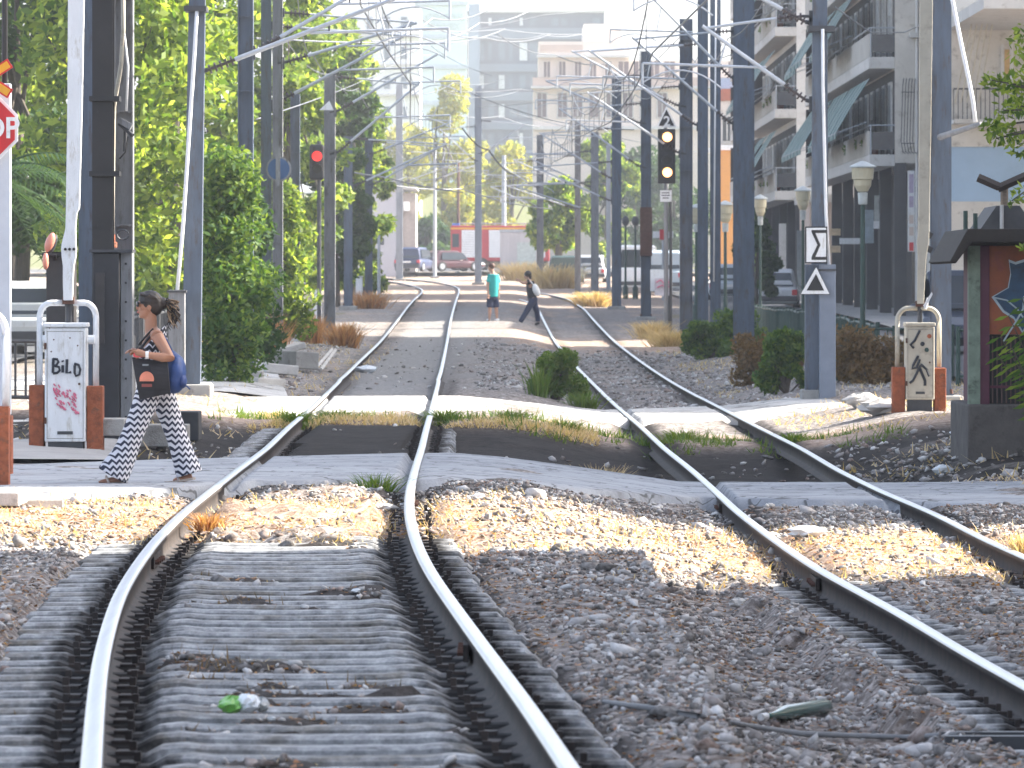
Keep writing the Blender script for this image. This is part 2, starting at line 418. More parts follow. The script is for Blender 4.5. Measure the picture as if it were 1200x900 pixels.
def gz2(x, y):
    i = np.searchsorted(gx, x)-1; j = np.searchsorted(gy, y)-1
    i = np.clip(i, 0, nx-2); j = np.clip(j, 0, ny-2)
    fx = (x-gx[i])/(gx[i+1]-gx[i]); fy = (y-gy[j])/(gy[j+1]-gy[j])
    return (GZ[j, i]*(1-fx)+GZ[j, i+1]*fx)*(1-fy)+(GZ[j+1, i]*(1-fx)+GZ[j+1, i+1]*fx)*fy

def GP(px, py):        # the point of the ground seen at a pixel
    Y = np.arange(14, 140, .05); X = (px-600)*Y/F; zr = CZ-(py-HY)*Y/F; k = np.argmax(zr < gz2(X, Y)); return Vector((X[k], Y[k], float(gz2(X[k:k+1], Y[k:k+1])[0])))
# sleepers
m, nt, b = newmat('sleeper_concrete'); _M['slp'] = m
co = nt.add('ShaderNodeTexCoord').outputs['Object']
oi = nt.add('ShaderNodeObjectInfo')
pp = pos(nt)
a = ramp(nt, noise(nt, pp, 9, 9, .8), [(.32, (.05, .05, .05)), (.42, (.20, .205, .21)), (.54, (.34, .345, .35)), (.70, (.60, .60, .60))])
st = ramp(nt, noise(nt, pp, 2.2, 5, .7), [(.48, (1, 1, 1)), (.66, (.48, .43, .36))])
c = mixc(nt, 1., a, st, 'MULTIPLY')
sx = nt.add('ShaderNodeSeparateXYZ'); nt.link(co, sx.inputs[0])
ab = nt.add('ShaderNodeMath', operation='ABSOLUTE'); nt.link(sx.outputs[0], ab.inputs[0])
sb = nt.add('ShaderNodeMath', operation='SUBTRACT'); nt.link(ab.outputs[0], sb.inputs[0]); sb.inputs[1].default_value = .75
ab2 = nt.add('ShaderNodeMath', operation='ABSOLUTE'); nt.link(sb.outputs[0], ab2.inputs[0])
ad = nt.add('ShaderNodeMath', operation='ADD'); nt.link(ab2.outputs[0], ad.inputs[0])
nn = nt.add('ShaderNodeMath', operation='MULTIPLY'); nt.link(noise(nt, pp, 9, 4), nn.inputs[0]); nn.inputs[1].default_value = .2
nt.link(nn.outputs[0], ad.inputs[1])
gm = ramp(nt, ad.outputs[0], [(.27, (1, 1, 1)), (.38, (0, 0, 0))])
c = mixc(nt, gm, c, (.012, .010, .009))
nt.link(c, b.inputs['Base Color']); b.inputs['Roughness'].default_value = .85
sleeper_mat = m
# length profile: shoulders high, rail seats low
sp = [(-1.20, -.15), (-1.17, -.120), (-.93, -.116), (-.87, -.14), (-.58, -.14), (-.52, -.108), (-.44, -.100), (-.36, -.108), (0, -.112), (.36, -.108), (.44, -.100), (.52, -.108), (.58, -.14), (.86, -.14), (.90, -.118), (1.02, -.120), (1.05, -.15)]
def sleeper_geo(wd=.145):
    V = []; Fc = []
    for x, z in sp:
        V += [(x, -wd/2-.03, -.26), (x, -wd/2, z-.012), (x, -wd/2+.02, z), (x, wd/2-.02, z), (x, wd/2, z-.012), (x, wd/2+.03, -.26)]
    n = 6
    for i in range(len(sp)-1):
        for k in range(n-1): Fc.append((i*n+k, (i+1)*n+k, (i+1)*n+k+1, i*n+k+1))
    Fc += [(0, 1, 2, 3, 4, 5), tuple((len(sp)-1)*n+k for k in (5, 4, 3, 2, 1, 0))]
    return V, Fc
sv, sf = sleeper_geo(); n_slp = len(sf)
for xr in (-.75, .75):          # rail clips and bolts
    for sx in (-1, 1):
        for (cx_, w2, l2, z0_, z1_) in ((xr+sx*.105, .032, .055, -.17, -.128), (xr+sx*.13, .012, .012, -.128, -.095)):
            k_ = len(sv); sv += [(cx_+a*w2, b_*l2, z) for a in (-1, 1) for b_ in (-1, 1) for z in (z0_, z1_)]
            sf += [tuple(k_+q for q in f_) for f_ in ((0, 1, 3, 2), (4, 6, 7, 5), (0, 4, 5, 1), (2, 3, 7, 6), (0, 2, 6, 4), (1, 5, 7, 3))]
sm = bpy.data.meshes.new('sleeper'); sm.from_pydata(sv, [], sf); sm.materials.append(sleeper_mat); sm.materials.append(railside); sm.update(); [setattr(p_, 'material_index', 1) for p_ in sm.polygons if p_.index >= n_slp]
def sleepers(A, B, parent, y0):
    n = 0; Y = y0; rest = MB()
    while Y < 148:
        xl = np.interp(Y, A[:, 1], A[:, 0]); xr = np.interp(Y, B[:, 1], B[:, 0]); zl = np.interp(Y, A[:, 1], A[:, 2]); zr = np.interp(Y, B[:, 1], B[:, 2])
        skip = (44.0 < Y < 52.3) or Y > 65.5 or (Y > 50 and parent is tr_)
        if not skip:
            sc = abs(xr-xl)/1.5
            if n < 100:
                o = bpy.data.objects.new('sleeper', sm); C.objects.link(o); o.parent = parent
                o.location = ((xl+xr)/2+random.uniform(-.02, .02), Y+random.uniform(-.02, .02), (zl+zr)/2-random.uniform(0, .008)); o.scale = (sc, 1, 1)
                o.rotation_euler = (random.uniform(-.006, .006), math.atan2(zl-zr, xr-xl), random.uniform(-.012, .012)-(.03 if Y < 30 else 0))
            else:
                rest.add([((v[0]*sc)+(xl+xr)/2, v[1]+Y, v[2]+(zl+zr)/2) for v in sv], sf, sleeper_mat)
            n += 1
        Y += .46
    if rest.v:
        o = rest.build('far_sleepers', parent); o['kind'] = 'stuff'
sleepers(aLL, aLR, tl, 14.2); sleepers(aRL, aRR, tr_, 20.3)
# fishplates / joint on the right-hand rail of the near track
def joint(A, Y, side, parent):
    x = np.interp(Y, A[:, 1], A[:, 0]); z = np.interp(Y, A[:, 1], A[:, 2]); b_ = MB()
    b_.bb(x+side*.012, x+side*.036, Y-.35, Y+.35, z-.125, z-.05, railside)
    for k in (-.25, -.09, .09, .25): b_.tube((x+side*.036, Y+k, z-.09), (x+side*.062, Y+k, z-.09), .016, rustdk, n=6)
    b_.build('fishplate', parent)
joint(aLR, 41.8, 1, tl); joint(aLR, 25.1, -1, tl); joint(aLL, 33.2, 1, tl); joint(aRL, 35.5, -1, tr_); joint(aRR, 36.4, -1, tr_)
joint(aRL, 47.5, -1, tr_)

# ================================================================== CROSSING PATHS
m, nt, b = newmat('asphalt_path'); pn = pos(nt)
mp = nt.add('ShaderNodeMapping'); mp.inputs['Scale'].default_value = (.25, 1.6, 1); nt.link(pn, mp.inputs['Vector'])
c = ramp(nt, noise(nt, mp.outputs[0], 1.2, 7, .65), [(.3, (.24, .255, .28)), (.5, (.33, .345, .37)), (.7, (.42, .435, .455))])
c = mixc(nt, ramp(nt, noise(nt, pn, 2.5, 6, .75), [(.5, (0, 0, 0)), (.68, (.6, .6, .6))]), c, (.12, .115, .11))
c = mixc(nt, ramp(nt, noise(nt, pn, 60, 3), [(.3, (.2, .2, .2)), (.7, (0, 0, 0))]), c, (.08, .08, .08))
def cracks(c, col, sc, wdt):
    v = nt.add('ShaderNodeTexVoronoi', feature='DISTANCE_TO_EDGE'); v.inputs['Scale'].default_value = sc
    d_ = nt.add('ShaderNodeVectorMath', operation='ADD'); nz_ = nt.add('ShaderNodeTexNoise'); nz_.inputs['Scale'].default_value = 3; nt.link(pn, nz_.inputs['Vector']); nt.link(pn, d_.inputs[0]); nt.link(nz_.outputs['Color'], d_.inputs[1]); nt.link(d_.outputs[0], v.inputs['Vector'])
    return mixc(nt, ramp(nt, v.outputs['Distance'], [(wdt*.5, (.8, .8, .8)), (wdt, (0, 0, 0))]), c, col)
c = cracks(c, (.05, .05, .05), .8, .02)
nt.link(c, b.inputs['Base Color']); b.inputs['Roughness'].default_value = .85
bn = nt.add('ShaderNodeBump'); bn.inputs['Strength'].default_value = .35; bn.inputs['Distance'].default_value = .02
nt.link(noise(nt, pn, 30, 6), bn.inputs['Height']); nt.link(bn.outputs[0], b.inputs['Normal'])
asphalt = m
m, nt, b = newmat('pale_path'); pn = pos(nt)
c = ramp(nt, noise(nt, pn, 2.1, 8, .7), [(.3, (.27, .26, .25)), (.5, (.46, .45, .43)), (.7, (.58, .565, .54))])
c = mixc(nt, ramp(nt, noise(nt, pn, 9, 6, .75), [(.55, (0, 0, 0)), (.66, (.8, .8, .8))]), c, (.20, .17, .14)); c = cracks(c, (.12, .11, .10), .35, .03)
nt.link(c, b.inputs['Base Color']); b.inputs['Roughness'].default_value = .9
palepath = m
def pathslab(name, xs, near, far, z0, m, holes, zfun, edge=.09):
    X = np.arange(xs[0], xs[1]+.01, .04); nr = 21
    V = np.zeros((nr, len(X), 3)); yn = np.interp(X, *near); yf = np.interp(X, *far)
    yn = yn+.3*(vnoise(X, X*0, 1.3, 5)-.5)+.15*(vnoise(X, X*0, 5, 6)-.5); yf = yf+.2*(vnoise(X, X*0, 1.1, 8)-.5)
    zz = zfun(X)
    for j in range(nr):
        t = (j-1)/(nr-3); t = min(max(t, 0), 1)
        V[j, :, 0] = X; V[j, :, 1] = yn+(yf-yn)*t
        crown = -.016*(1-min(1, t/.08))**2-.012*(1-min(1, (1-t)/.08))**2
        V[j, :, 2] = zz+crown
        V[j, :, 2] += .006*(vnoise(X, V[j, :, 1], .8, 9)-.5)+.004*(vnoise(X, V[j, :, 1], 5, 19)-.5)
        for A, sd in holes:
            dd = (X-np.interp(V[j, :, 1], A[:, 1], A[:, 0]))*sd; V[j, :, 2] -= .07*bump(.02, .11, .02, dd)+.008*(np.abs(dd) < .05)
    V[1, :, 1] += 0; V[0, :, 1] -= .10; V[0, :, 2] -= edge+.02; V[-1, :, 2] -= .22; V[-1, :, 1] += .08
    idx = np.arange(nr*len(X)).reshape(nr, len(X)); fs = []
    # flangeway slots next to the rails
    for j in range(nr-1):
        for i in range(len(X)-1):
            xc = (X[i]+X[i+1])/2; yc = V[j, i, 1]; cut = False
            if not cut: fs.append((idx[j, i], idx[j, i+1], idx[j+1, i+1], idx[j+1, i]))
    o = npmesh(name, V.reshape(-1, 3), fs, [m], smooth=False); tag(o, kind='structure'); return o
HOL = [(aLL, 1), (aLR, -1), (aRL, 1), (aRR, -1)]
zp = lambda X: np.interp(X, [-9, -2.6, -.5, -.1, .5, 1.0, 1.5, 3.6, 5, 9], [.0, -.014, -.014, -.045, -.12, -.19, -.262, -.262, -.25, -.1])
pathslab('path', (-14, 10), ([-14, -4.3, -3.15, -2.6, -2.0, -1.2, 0, .7, 1.6, 2.8, 4.2, 10], [39.2, 41.0, 42, 43.1, 44.6, 45, 45.3, 46.2, 47.8, 47.2, 46.2, 46]),
         ([-14, -4.5, -3, -1, 0, 1, 3, 10], [46.5, 48.2, 50.2, 52, 52, 51.6, 51.4, 52]), 0, asphalt, HOL, zp)
zp2 = lambda X: np.interp(X, [-9, -2.6, -.7, -.3, .3, .9, 1.3, 3.1, 4, 9], [-.02, -.014, -.014, -.05, -.13, -.22, -.266, -.266, -.16, .03])
pathslab('path', (-12, 4.6), ([-12, -5, -3.6, -2.4, -.7, 0, 1.1, 2, 3, 4.6], [61, 63, 66, 70.4, 71.4, 71.6, 74.4, 75.4, 76, 76.5]),
         ([-12, -4, -2.4, -.7, 0, 1.1, 3, 4.6], [83, 78, 78.4, 78.6, 79, 81, 84, 84.5]), 0, palepath, HOL, zp2)
# bright worn walkway along the left, and street beyond the right-hand fence, street on the left
def strip(name, pts, m, dz=.02, cat=None):     # pts: (Y, x0, x1)
    Yp = [p[0] for p in pts]; ys = np.arange(Yp[0], Yp[-1], 1.0 if Yp[-1]-Yp[0] < 80 else 4.0); V = []; 
    k = 9
    for y in ys:
        a_ = np.interp(y, Yp, [p[1] for p in pts]); b_ = np.interp(y, Yp, [p[2] for p in pts])
        for t in np.linspace(0, 1, k): x = a_+(b_-a_)*t; V.append((x, y, gz2(x, y)+dz))
    idx = np.arange(len(ys)*k).reshape(len(ys), k)
    fs = np.stack([idx[:-1, :-1], idx[:-1, 1:], idx[1:, 1:], idx[1:, :-1]], -1).reshape(-1, 4)
    o = npmesh(name, V, fs, [m]); tag(o, kind='structure'); return o
tarmac = mat('street_tarmac', (.075, .077, .082), .9, 0, .25, .7)
paving = mat('pavement_slabs', (.30, .29, .28), .9, 0, .2, 1.2)
strip('pavement', [(79, -9, -3.1), (100, -5.5, -4.2), (120, -5.4, -4.7)], palepath, .05)
strip('road', [(30, 7.2, 12), (150, 7.2, 10.3), (420, 7.2, 10.3)], tarmac, .09)
strip('pavement', [(30, 12.05, 14), (150, 10.35, 13), (330, 10.35, 13)], paving, .2)
strip('road', [(46, -12, -5.8), (70, -14, -8.5), (330, -19, -11)], tarmac, .09)
strip('pavement', [(49.2, -5.7, -3.5), (57, -5.7, -3.7)], paving, .04)
strip('road', [(372, -40, 40), (402, -40, 40)], tarmac, .3)
HAZE = 0.0005
# ================================================================== CATENARY MASTS
def bez(p0, p1, p2, n=8):
    p0, p1, p2 = Vector(p0), Vector(p1), Vector(p2)
    return [p0*(1-t)**2+p1*2*t*(1-t)+p2*t*t for t in [i/n for i in range(n+1)]]
def insulator(a, b, parent, r=.05):
    a = Vector(a); b = Vector(b); mb = MB(); mb.tube(a, b, r*.45, insul, n=6); n = max(3, int((b-a).length/.07))
    for i in range(n):
        c0 = a.lerp(b, (i+.25)/n); c1 = a.lerp(b, (i+.6)/n); mb.tube(c0, c1, r*1.25, insul, n=8)
    return mb.build('insulator', parent)
def mast(px, wpx, ytop, Y, label, mt=steel, style='H', brackets=(), foot=True, plate=None, h=None, lean=0, group='catenary masts along the tracks', twin=0, thin=None):
    ppm = F/Y; X = XW(px, Y); wd = wpx/ppm; z0 = gz(X, Y)
    zt = CZ+(HY-ytop)/ppm if h is None else z0+h
    t = thing('catenary_mast', label, 'mast', (X, Y, z0), group)
    d = max(.2, wd*1.1) if thin is None else thin; b = MB(); k = .014
    xs = [X] if not twin else [X-twin/2, X+twin/2]
    for xc in xs:
        if style == 'H':        # web faces along the track
            b.bb(xc-wd/2, xc-wd/2+k, Y-d/2, Y+d/2, z0-.1, zt, mt); b.bb(xc+wd/2-k, xc+wd/2, Y-d/2, Y+d/2, z0-.1, zt, mt)
            b.bb(xc-wd/2+k, xc+wd/2-k, Y-.02, Y+.0, z0-.1, zt-.003, mt)
        elif style == 'I':
            b.bb(xc-wd/2, xc+wd/2, Y-d/2, Y-d/2+k, z0-.1, zt, mt); b.bb(xc-wd/2, xc+wd/2, Y+d/2-k, Y+d/2, z0-.1, zt, mt)
            b.bb(xc-k/2, xc+k/2, Y-d/2+k, Y+d/2-k, z0-.1, zt-.003, mt)
        elif style == 'P':
            b.tube((xc, Y, z0-.1), (xc, Y, zt), wd/2, mt, wd/2*.8, n=12)
        elif style == 'T':      # tapering box column
            h0, h1 = wd/2, wd/2*.78
            b.rings([[(xc+sx*hh+lean*(zz-z0), Y+sy*hh, zz) for sx, sy in ((-1, -1), (1, -1), (1, 1), (-1, 1))] for zz, hh in ((z0-.1, h0), (zt, h1))], mt)
        if style in 'HI' and Y < 230:
            zz = z0+1.0
            while zz < min(zt, z0+9):
                for sx in (-1, 1): b.tube((xc+sx*wd*.3, Y-d/2-.01, zz), (xc+sx*wd*.3, Y-d/2-.0, zz), .018, mt, n=6)
                b.bb(xc-wd/2+.02, xc+wd/2-.02, Y-d/2+.03, Y-.02, zz, zz+.012, mt)
                zz += 1.15
    b.build('mast_body', t)
    if foot: MB().bb(X-wd*.5-twin/2-.15, X+wd*.5+twin/2+.15, Y-.35, Y+.35, z0-.2, z0+.13, concrete).build('footing', t, bevel=.02)
    if Y < 200 and wd > .2 and style in 'HI':
        bp = MB(); bp.bb(X-wd*.6-twin/2, X+wd*.6+twin/2, Y-d*.62, Y+d*.62, z0+.13, z0+.155, mt)
        for sx in (-1, 1):
            for sy in (-1, 1): bp.tube((X+sx*(wd*.5+twin/2), Y+sy*d*.52, z0+.155), (X+sx*(wd*.5+twin/2), Y+sy*d*.52, z0+.22), .022, rustdk, n=6)
        bp.build('base_plate', t)
    for br in brackets:
        (zh, ex, ez) = br[:3]; s = 1 if ex > X else -1
        m0 = Vector((X+s*(wd/2+twin/2), Y, zh)); e = Vector((ex, Y, ez)); dd = (e-m0).normalized()
        i0 = m0+dd*.1; i1 = m0+dd*.48
        bk = MB(); bk.tube(m0-Vector((s*wd*.5, 0, 0)), i0, .03, darkgrey); bk.tube(i1, e+dd*.15, .032, tube, .026)
        # top tube
        tz = ez-.02; mt0 = Vector((X+s*wd/2, Y, tz+.25)); j0 = mt0+Vector((s*.12, 0, 0)); j1 = mt0+Vector((s*.5, 0, -.03))
        if tz+.25 < zt+.1:
            bk.tube(mt0, j0, .022, darkgrey); bk.tube(j1, e+Vector((s*.1, 0, .05)), .022, tube)
        # registration arm + steady arm
        q = m0.lerp(e, .62); rz = q.z-.12
        ra = Vector((q.x-s*.25, Y, rz)); rb = Vector((q.x+s*1.55, Y, rz+.06))
        bk.tube(ra, rb, .02, tube); bk.tube(q, Vector((q.x, Y, rz)), .014, darkgrey)
        bk.tube(m0.lerp(e, .85), Vector((m0.lerp(e, .85).x+s*.1, Y, rz+.02)), .012, tube)
        bk.tube(rb, rb-Vector((0, 0, .30)), .018, tube)
        bk.build('bracket_arm', t)
        insulator(i0, i1, t); 
        if tz+.25 < zt+.1: insulator(j0, j1, t, .042)
        sa = MB(); sa.path(bez(rb-Vector((0, 0, .28)), rb+Vector((-s*.6, 0, .12)), rb+Vector((-s*1.15, 0, -.36))), .013, tube, 6); sa.build('steady_arm', t)
        cl = MB(); cl.box(m0, (.06, .12, .22), darkgrey); cl.box(mt0, (.06, .12, .16), darkgrey); cl.build('clamp', t)
    if plate:
        zz = z0+plate; MB().bb(X-wd*.35, X+wd*.35, Y-d/2-.022, Y-d/2-.012, zz, zz+.18, whitep).build('number_plate', t)
    return t, X, z0, zt, wd
def dtube(t, pts, r=.03, m=whitetube, name='drop_tube'): return MB().path(pts, r, m, 8).build(name, t, smooth=True)

# --- left row
mast(101.5, 17, -200, 60, 'grey-blue steel mast directly behind the upright white barrier arm', style='I', h=8.6)
# composite brown-black and light grey mast with cabinet
Y = 57.0; z0 = gz(XW(133, Y), Y)
t, X, z0, zt, wd = mast(121, 24, -200, Y, 'brown-black steel mast between the grey-blue mast and the light grey mast', steel_dark, 'I', h=8.8, foot=False)
b = MB()
for zz in (3.35, 2.6): b.bb(X-.13, X+.17, Y-.16, Y+.16, zz, zz+.05, blackm)
b.build('clamp', t)
t, X, z0, zt, wd = mast(145.5, 22, -200, 57.6, 'light grey steel mast with a white tube, just behind the walking woman', steel_mid, 'H', h=8.8, foot=True)
dtube(t, [P(144, -40, 57.3), P(144.5, 35, 57.3), P(142, 75, 57.3), P(133.5, 125, 57.3), P(132.2, 200, 57.3), P(131.5, 276, 57.3)], .022, beigep)
dtube(t, [P(145, 35, 57.3), P(150, 78, 57.3), P(148, 130, 57.3)], .012, whitetube, 'cable')
b = MB(); p = P(147, 145, 57.2); b.box(p, (.14, .16, .06), steel_mid, Matrix.Rotation(.5, 3, 'Y')); b.tube(p-Vector((.06, 0, 0)), p+Vector((.08, -.1, -.12)), .022, darkgrey)
b.tube(p+Vector((0, 0, -.05)), p+Vector((-.01, 0, -.28)), .02, darkgrey); b.path([P(150, 160, 57.1), P(147, 178, 57.1), P(140, 186, 57.1)], .008, blackm, 5); b.build('floodlight_bracket', t)
b = MB(); p = P(131.5, 276, 57.3); b.lathe(p-Vector((0, 0, .12)), [(.05, 0), (.05, .05), (.03, .06), (.03, .13)], rust); b.build('tube_collar', t)
# cabinet
a = P(108.5, 296, 56.4); c_ = P(140, 505, 56.4)
t = thing('equipment_cabinet', 'tall dark grey metal cabinet at the foot of the masts behind the walking woman', 'cabinet', (a.x+.13, 56.6, c_.z))
MB().bb(a.x, c_.x, 56.4, 56.8, gz(a.x, 56.5)-.1, a.z, mat('cabinet_dark', (.035, .035, .04), .55, 0, .2, 5)).build('casing', t, bevel=.01)
MB().bb(a.x-.03, c_.x+.13, 56.35, 56.85, a.z+.002, a.z+.03, darkgrey).build('lid', t)
MB().bb(a.x+.03, a.x+.12, 56.37, 56.396, a.z-.9, a.z-.2, mat('cabinet_panel', (.05, .045, .045), .5)).build('door', t)
b = MB(); b.bb(c_.x+.01, c_.x+.12, 56.45, 56.7, gz(c_.x, 56.5)-.1, a.z-.005, steel_mid)
for i in range(9): b.bb(c_.x+.05, c_.x+.07, 56.44, 56.449, a.z-.12-i*.19, a.z-.1-i*.19, blackm)
b.build('side_channel', t)
b = MB()
for k in range(2): b.path([P(144, 275+k*6, 56.45)+Vector((.06*math.cos(u), 0, .05*math.sin(u)+.05*k)) for u in [i*.6 for i in range(11)]], .009, darkgrey, 5)
b.build('cable', t)
# dark signal column with pink lenses behind the pedestal
a = P(54, 300, 55.5); c_ = P(75, 500, 55.5)
t = thing('equipment_cabinet', 'dark brown metal cabinet behind the left barrier, under the pink lamp', 'cabinet', (a.x+.08, 55.6, c_.z))
MB().bb(a.x, c_.x+.1, 55.5, 55.8, gz(a.x, 55)-.1, a.z, mat('cabinet_brown', (.04, .036, .036), .55)).build('casing', t, bevel=.01)
MB().bb(a.x-.02, c_.x+.1, 55.46, 55.84, a.z+.002, a.z+.04, blackm).build('lid', t)
t = thing('warning_lamp', 'pink-orange warning lamp with two lenses on the cabinet behind the left barrier', 'warning lamp', tuple(P(56, 298, 55.3)))
pk = mat('pink_lens', (.75, .28, .20), .3, 0, .1, 5); 
MB().ell(P(58.5, 284, 55.3), (.045, .05, .1), pk, rot=Matrix.Rotation(.35, 3, 'Y')).build('upper_lens', t, smooth=True)
MB().ell(P(53.5, 306, 55.3), (.032, .045, .085), pk).build('lower_lens', t, smooth=True)
b = MB(); b.tube(P(49, 298, 55.32), P(66, 299.5, 55.32), .014, blackm); b.tube(P(64, 299, 55.32), P(64, 303, 55.5), .02, blackm); b.ell(P(62, 286, 55.4), (.035, .04, .1), darkgrey, rot=Matrix.Rotation(.35, 3, 'Y')); b.build('bracket', t)

# mast with long white drop tube
t, X, z0, zt, wd = mast(224, 22, -100, 74, 'tapering grey mast with a slanting white tube and square box, right of the woman', style='T', h=8.2, lean=.0155,
    brackets=((4.27, -1.35, 5.3),))
dtube(t, [P(231, 8, 73.75), P(228, 60, 73.75), P(222, 150, 73.75), P(214, 270, 73.75), P(207.5, 342, 73.75)], .024, whitetube)
b = MB(); b.bb(XW(217, 74), XW(243, 74), 73.72, 74.3, P(0, 14, 74).z, P(0, 8, 74).z, darkgrey); b.build('head_clamp', t)
b = MB(); p = P(207.5, 385, 73.7); b.box(p, (.21, .2, 1.0), steel_mid); b.build('cable_box', t, bevel=.008)
b = MB(); p = P(207.5, 341.5, 73.7); b.box(p, (.25, .24, .03), darkgrey); b.build('box_lid', t)
MB().bb(XW(210, 74.5), XW(247, 74.5), 73.9, 74.8, gz(-4, 74)-.1, P(0, 449, 74).z, concrete_l).build('plinth', t, bevel=.02)
o = MB().bb(XW(203, 62), XW(234, 62), 61.8, 62.4, gz(-3.8, 62)-.1, P(0, 482, 62).z, mat('dark_block', (.05, .05, .052), .9)).build('cable_pit', bevel=.015)
tag(o, 'low dark cable pit box on the ground between the legs of the walking woman', 'cable pit')

mast(288, 18, -100, 88, 'tall grey mast rising out of the ivy left of the blue round sign', h=8.5, brackets=((5.1, -1.6, 6.5),))
t, X, z0, zt, wd = mast(325.5, 12, -60, 105, 'slim grey mast carrying the blue round sign on the left', steel_mid, 'H', h=8.2, brackets=((5.6, -1.9, 6.3),))
t, X, z0, zt, wd = mast(312, 12, -60, 106, 'dark slim mast just left of the one with the blue round sign', steel, 'I', h=8.6, brackets=((4.85, -2.1, 6.1),))
# blue round sign
p = P(326.5, 198, 104.6)
t = thing('round_sign', 'round blue sign seen on the slim mast left of the tracks', 'sign', tuple(p))
b = MB(); b.tube(p+Vector((0, .0, 0)), p+Vector((0, .03, 0)), .235, steel_mid, n=24); b.build('rim', t)
b = MB(); b.tube(p+Vector((0, -.012, 0)), p+Vector((0, -.002, 0)), .20, blue_sign, n=24); b.build('face', t)
b = MB(); b.bb(p.x-.05, p.x+.03, p.y-.05, p.y-.02, p.z-.33, p.z+.4, steel_mid); b.build('clamp_bar', t)

mast(346, 11, 110, 140, 'short grey mast standing in the leaves left of the red signal', steel, 'H')
t, X, z0, zt, wd = mast(386.5, 13, 88, 135, 'grey mast beside the red signal on the left', steel_mid, 'H', brackets=((4.6, -2.3, 6.2), (5.6, -1.9, 6.9)))
mast(408, 10, 160, 180, 'dark mast in front of the trees right of the red signal', steel, 'I', brackets=((4.6, -2.2, 5.9),))
mast(432, 9, 133, 200, 'dark slim mast with a bright edge at the right end of the left trees', steel, 'H', brackets=((5.0, -2.6, 6.3), (6.1, -2.2, 7.2)))
mast(444, 4, 262, 225, 'very thin pale post at the right end of the left trees', steel_pale, 'P', foot=False, group='thin posts')
mast(468, 8, 96, 330, 'tall pale mast above the parked dark car far down the line', steel_pale, 'H', brackets=((7.4, -2.0, 9.0),))
mast(509.5, 4.5, 176, 352, 'thin pale post between the dark car and the fire engine', steel_pale, 'P', brackets=((8.0, -2.0, 9.0),), group='thin posts')
mast(560.5, 8, 100, 300, 'tall pale mast in front of the fire engine', steel_pale, 'H', brackets=((8.0, -3.7, 9.6), (8.4, .6, 9.9)))
mast(537, 4, 190, 395, 'thin brownish pole on the left of the fire engine', rustdk, 'P', foot=False, group='thin posts')
mast(590.5, 6, 182, 410, 'pale pole rising behind the fire engine', steel_pale, 'P', foot=False, group='thin posts')
# --- right row
mast(633, 8, 158, 300, 'grey mast at the right end of the fire engine', steel_mid, 'H', brackets=((6.6, -.6, 7.8), (5.6, -1.0, 6.6)))
mast(677, 7, 140, 262, 'slim grey mast right of the far park tree', steel_mid, 'H', brackets=((6.0, .2, 7.2), (5.0, -.1, 6.0)))
mast(697, 9, 155, 240, 'pale grey mast behind the parked cars with red tail lights', steel_mid, 'I', brackets=((5.6, .6, 6.9), (4.6, .3, 5.6)))
mast(713, 5, 170, 275, 'thin pale mast just left of the dark mast beside the white van', steel_pale, 'H')
mast(722.5, 11, 88, 205, 'dark mast left of the twin globe lamps', steel, 'I', brackets=((5.3, 1.1, 6.9), (4.5, .9, 5.7)))
t, X, z0, zt, wd = mast(757, 12, 60, 180, 'grey mast with a rust-brown middle section beside the orange signal', steel, 'H', brackets=((5.2, 1.6, 7.0), (6.6, 1.2, 7.9)))
a = P(757, 243, 180); c_ = P(757, 300, 180); MB().bb(X-wd/2-.03, X+wd/2+.03, 179.78, 179.83, c_.z, a.z, rustdk).build('rusty_plate', t)
t, X, z0, zt, wd = mast(804, 15, 22, 150, 'grey mast just right of the orange signal', steel, 'H', brackets=((4.95, 2.1, 6.5), (6.2, 1.7, 7.6)))
t, X, z0, zt, wd = mast(831, 12, -100, 140, 'wide twin-leg steel mast in the right row', steel, 'I', h=9.6, twin=.31, brackets=((5.4, 2.0, 7.2),))
dtube(t, [P(839, -20, 139.7), P(838, 120, 139.7), P(836.5, 330, 139.7)], .02, whitetube)
t, X, z0, zt, wd = mast(871.5, 24, -100, 125, 'broad dark steel mast between the twin-leg mast and the street lantern', steel, 'I', h=9.2, brackets=((5.0, 2.75, 6.85), (6.0, 3.0, 7.9)))
t, X, z0, zt, wd = mast(960.5, 20, -200, 83, 'blue-grey mast carrying the sigma sign on the right', steel, 'T', h=8.4, lean=.0, brackets=((4.15, 2.9, 5.2), (5.3, 2.7, 6.2)))
dtube(t, [P(964, 34, 82.7), P(964.5, 100, 82.7), P(968, 250, 82.7), P(972, 318, 82.7)], .024, whitetube)
b = MB(); b.bb(XW(946, 83), XW(977, 83), 82.75, 83.2, P(0, 38, 83).z, P(0, 31, 83).z, darkgrey); b.build('head_clamp', t)
b = MB(); a = P(960.5, 318, 82.55); b.box((XW(969.5, 82.6), 82.6, (a.z+gz(4.5, 83))/2), (.235, .22, a.z-gz(4.5, 83)+.2), mat('cable_box_blue', (.17, .20, .255), .5, 0, .15, 3)); b.build('cable_box', t, bevel=.01)
b = MB(); b.box((XW(969.5, 82.6), 82.6, a.z+.02), (.27, .26, .03), darkgrey); b.build('box_lid', t)
b = MB(); b.box((XW(952.5, 82.75), 82.85, (a.z+gz(4.5, 83))/2), (.22, .2, a.z-gz(4.5, 83)+.2), steel); b.build('lower_column', t, bevel=.01)
t, X, z0, zt, wd = mast(1102.5, 23, -200, 78, 'broad slate-grey mast behind the right barrier', steel, 'I', h=8.0)
b = MB()
for yy in (243, 262, 270, 290): b.bb(X-wd/2-.006, X+wd/2+.006, Y-0+20.82-.0, 77.99, P(0, yy+1, 78).z, P(0, yy, 78).z, steel_pale) if False else None
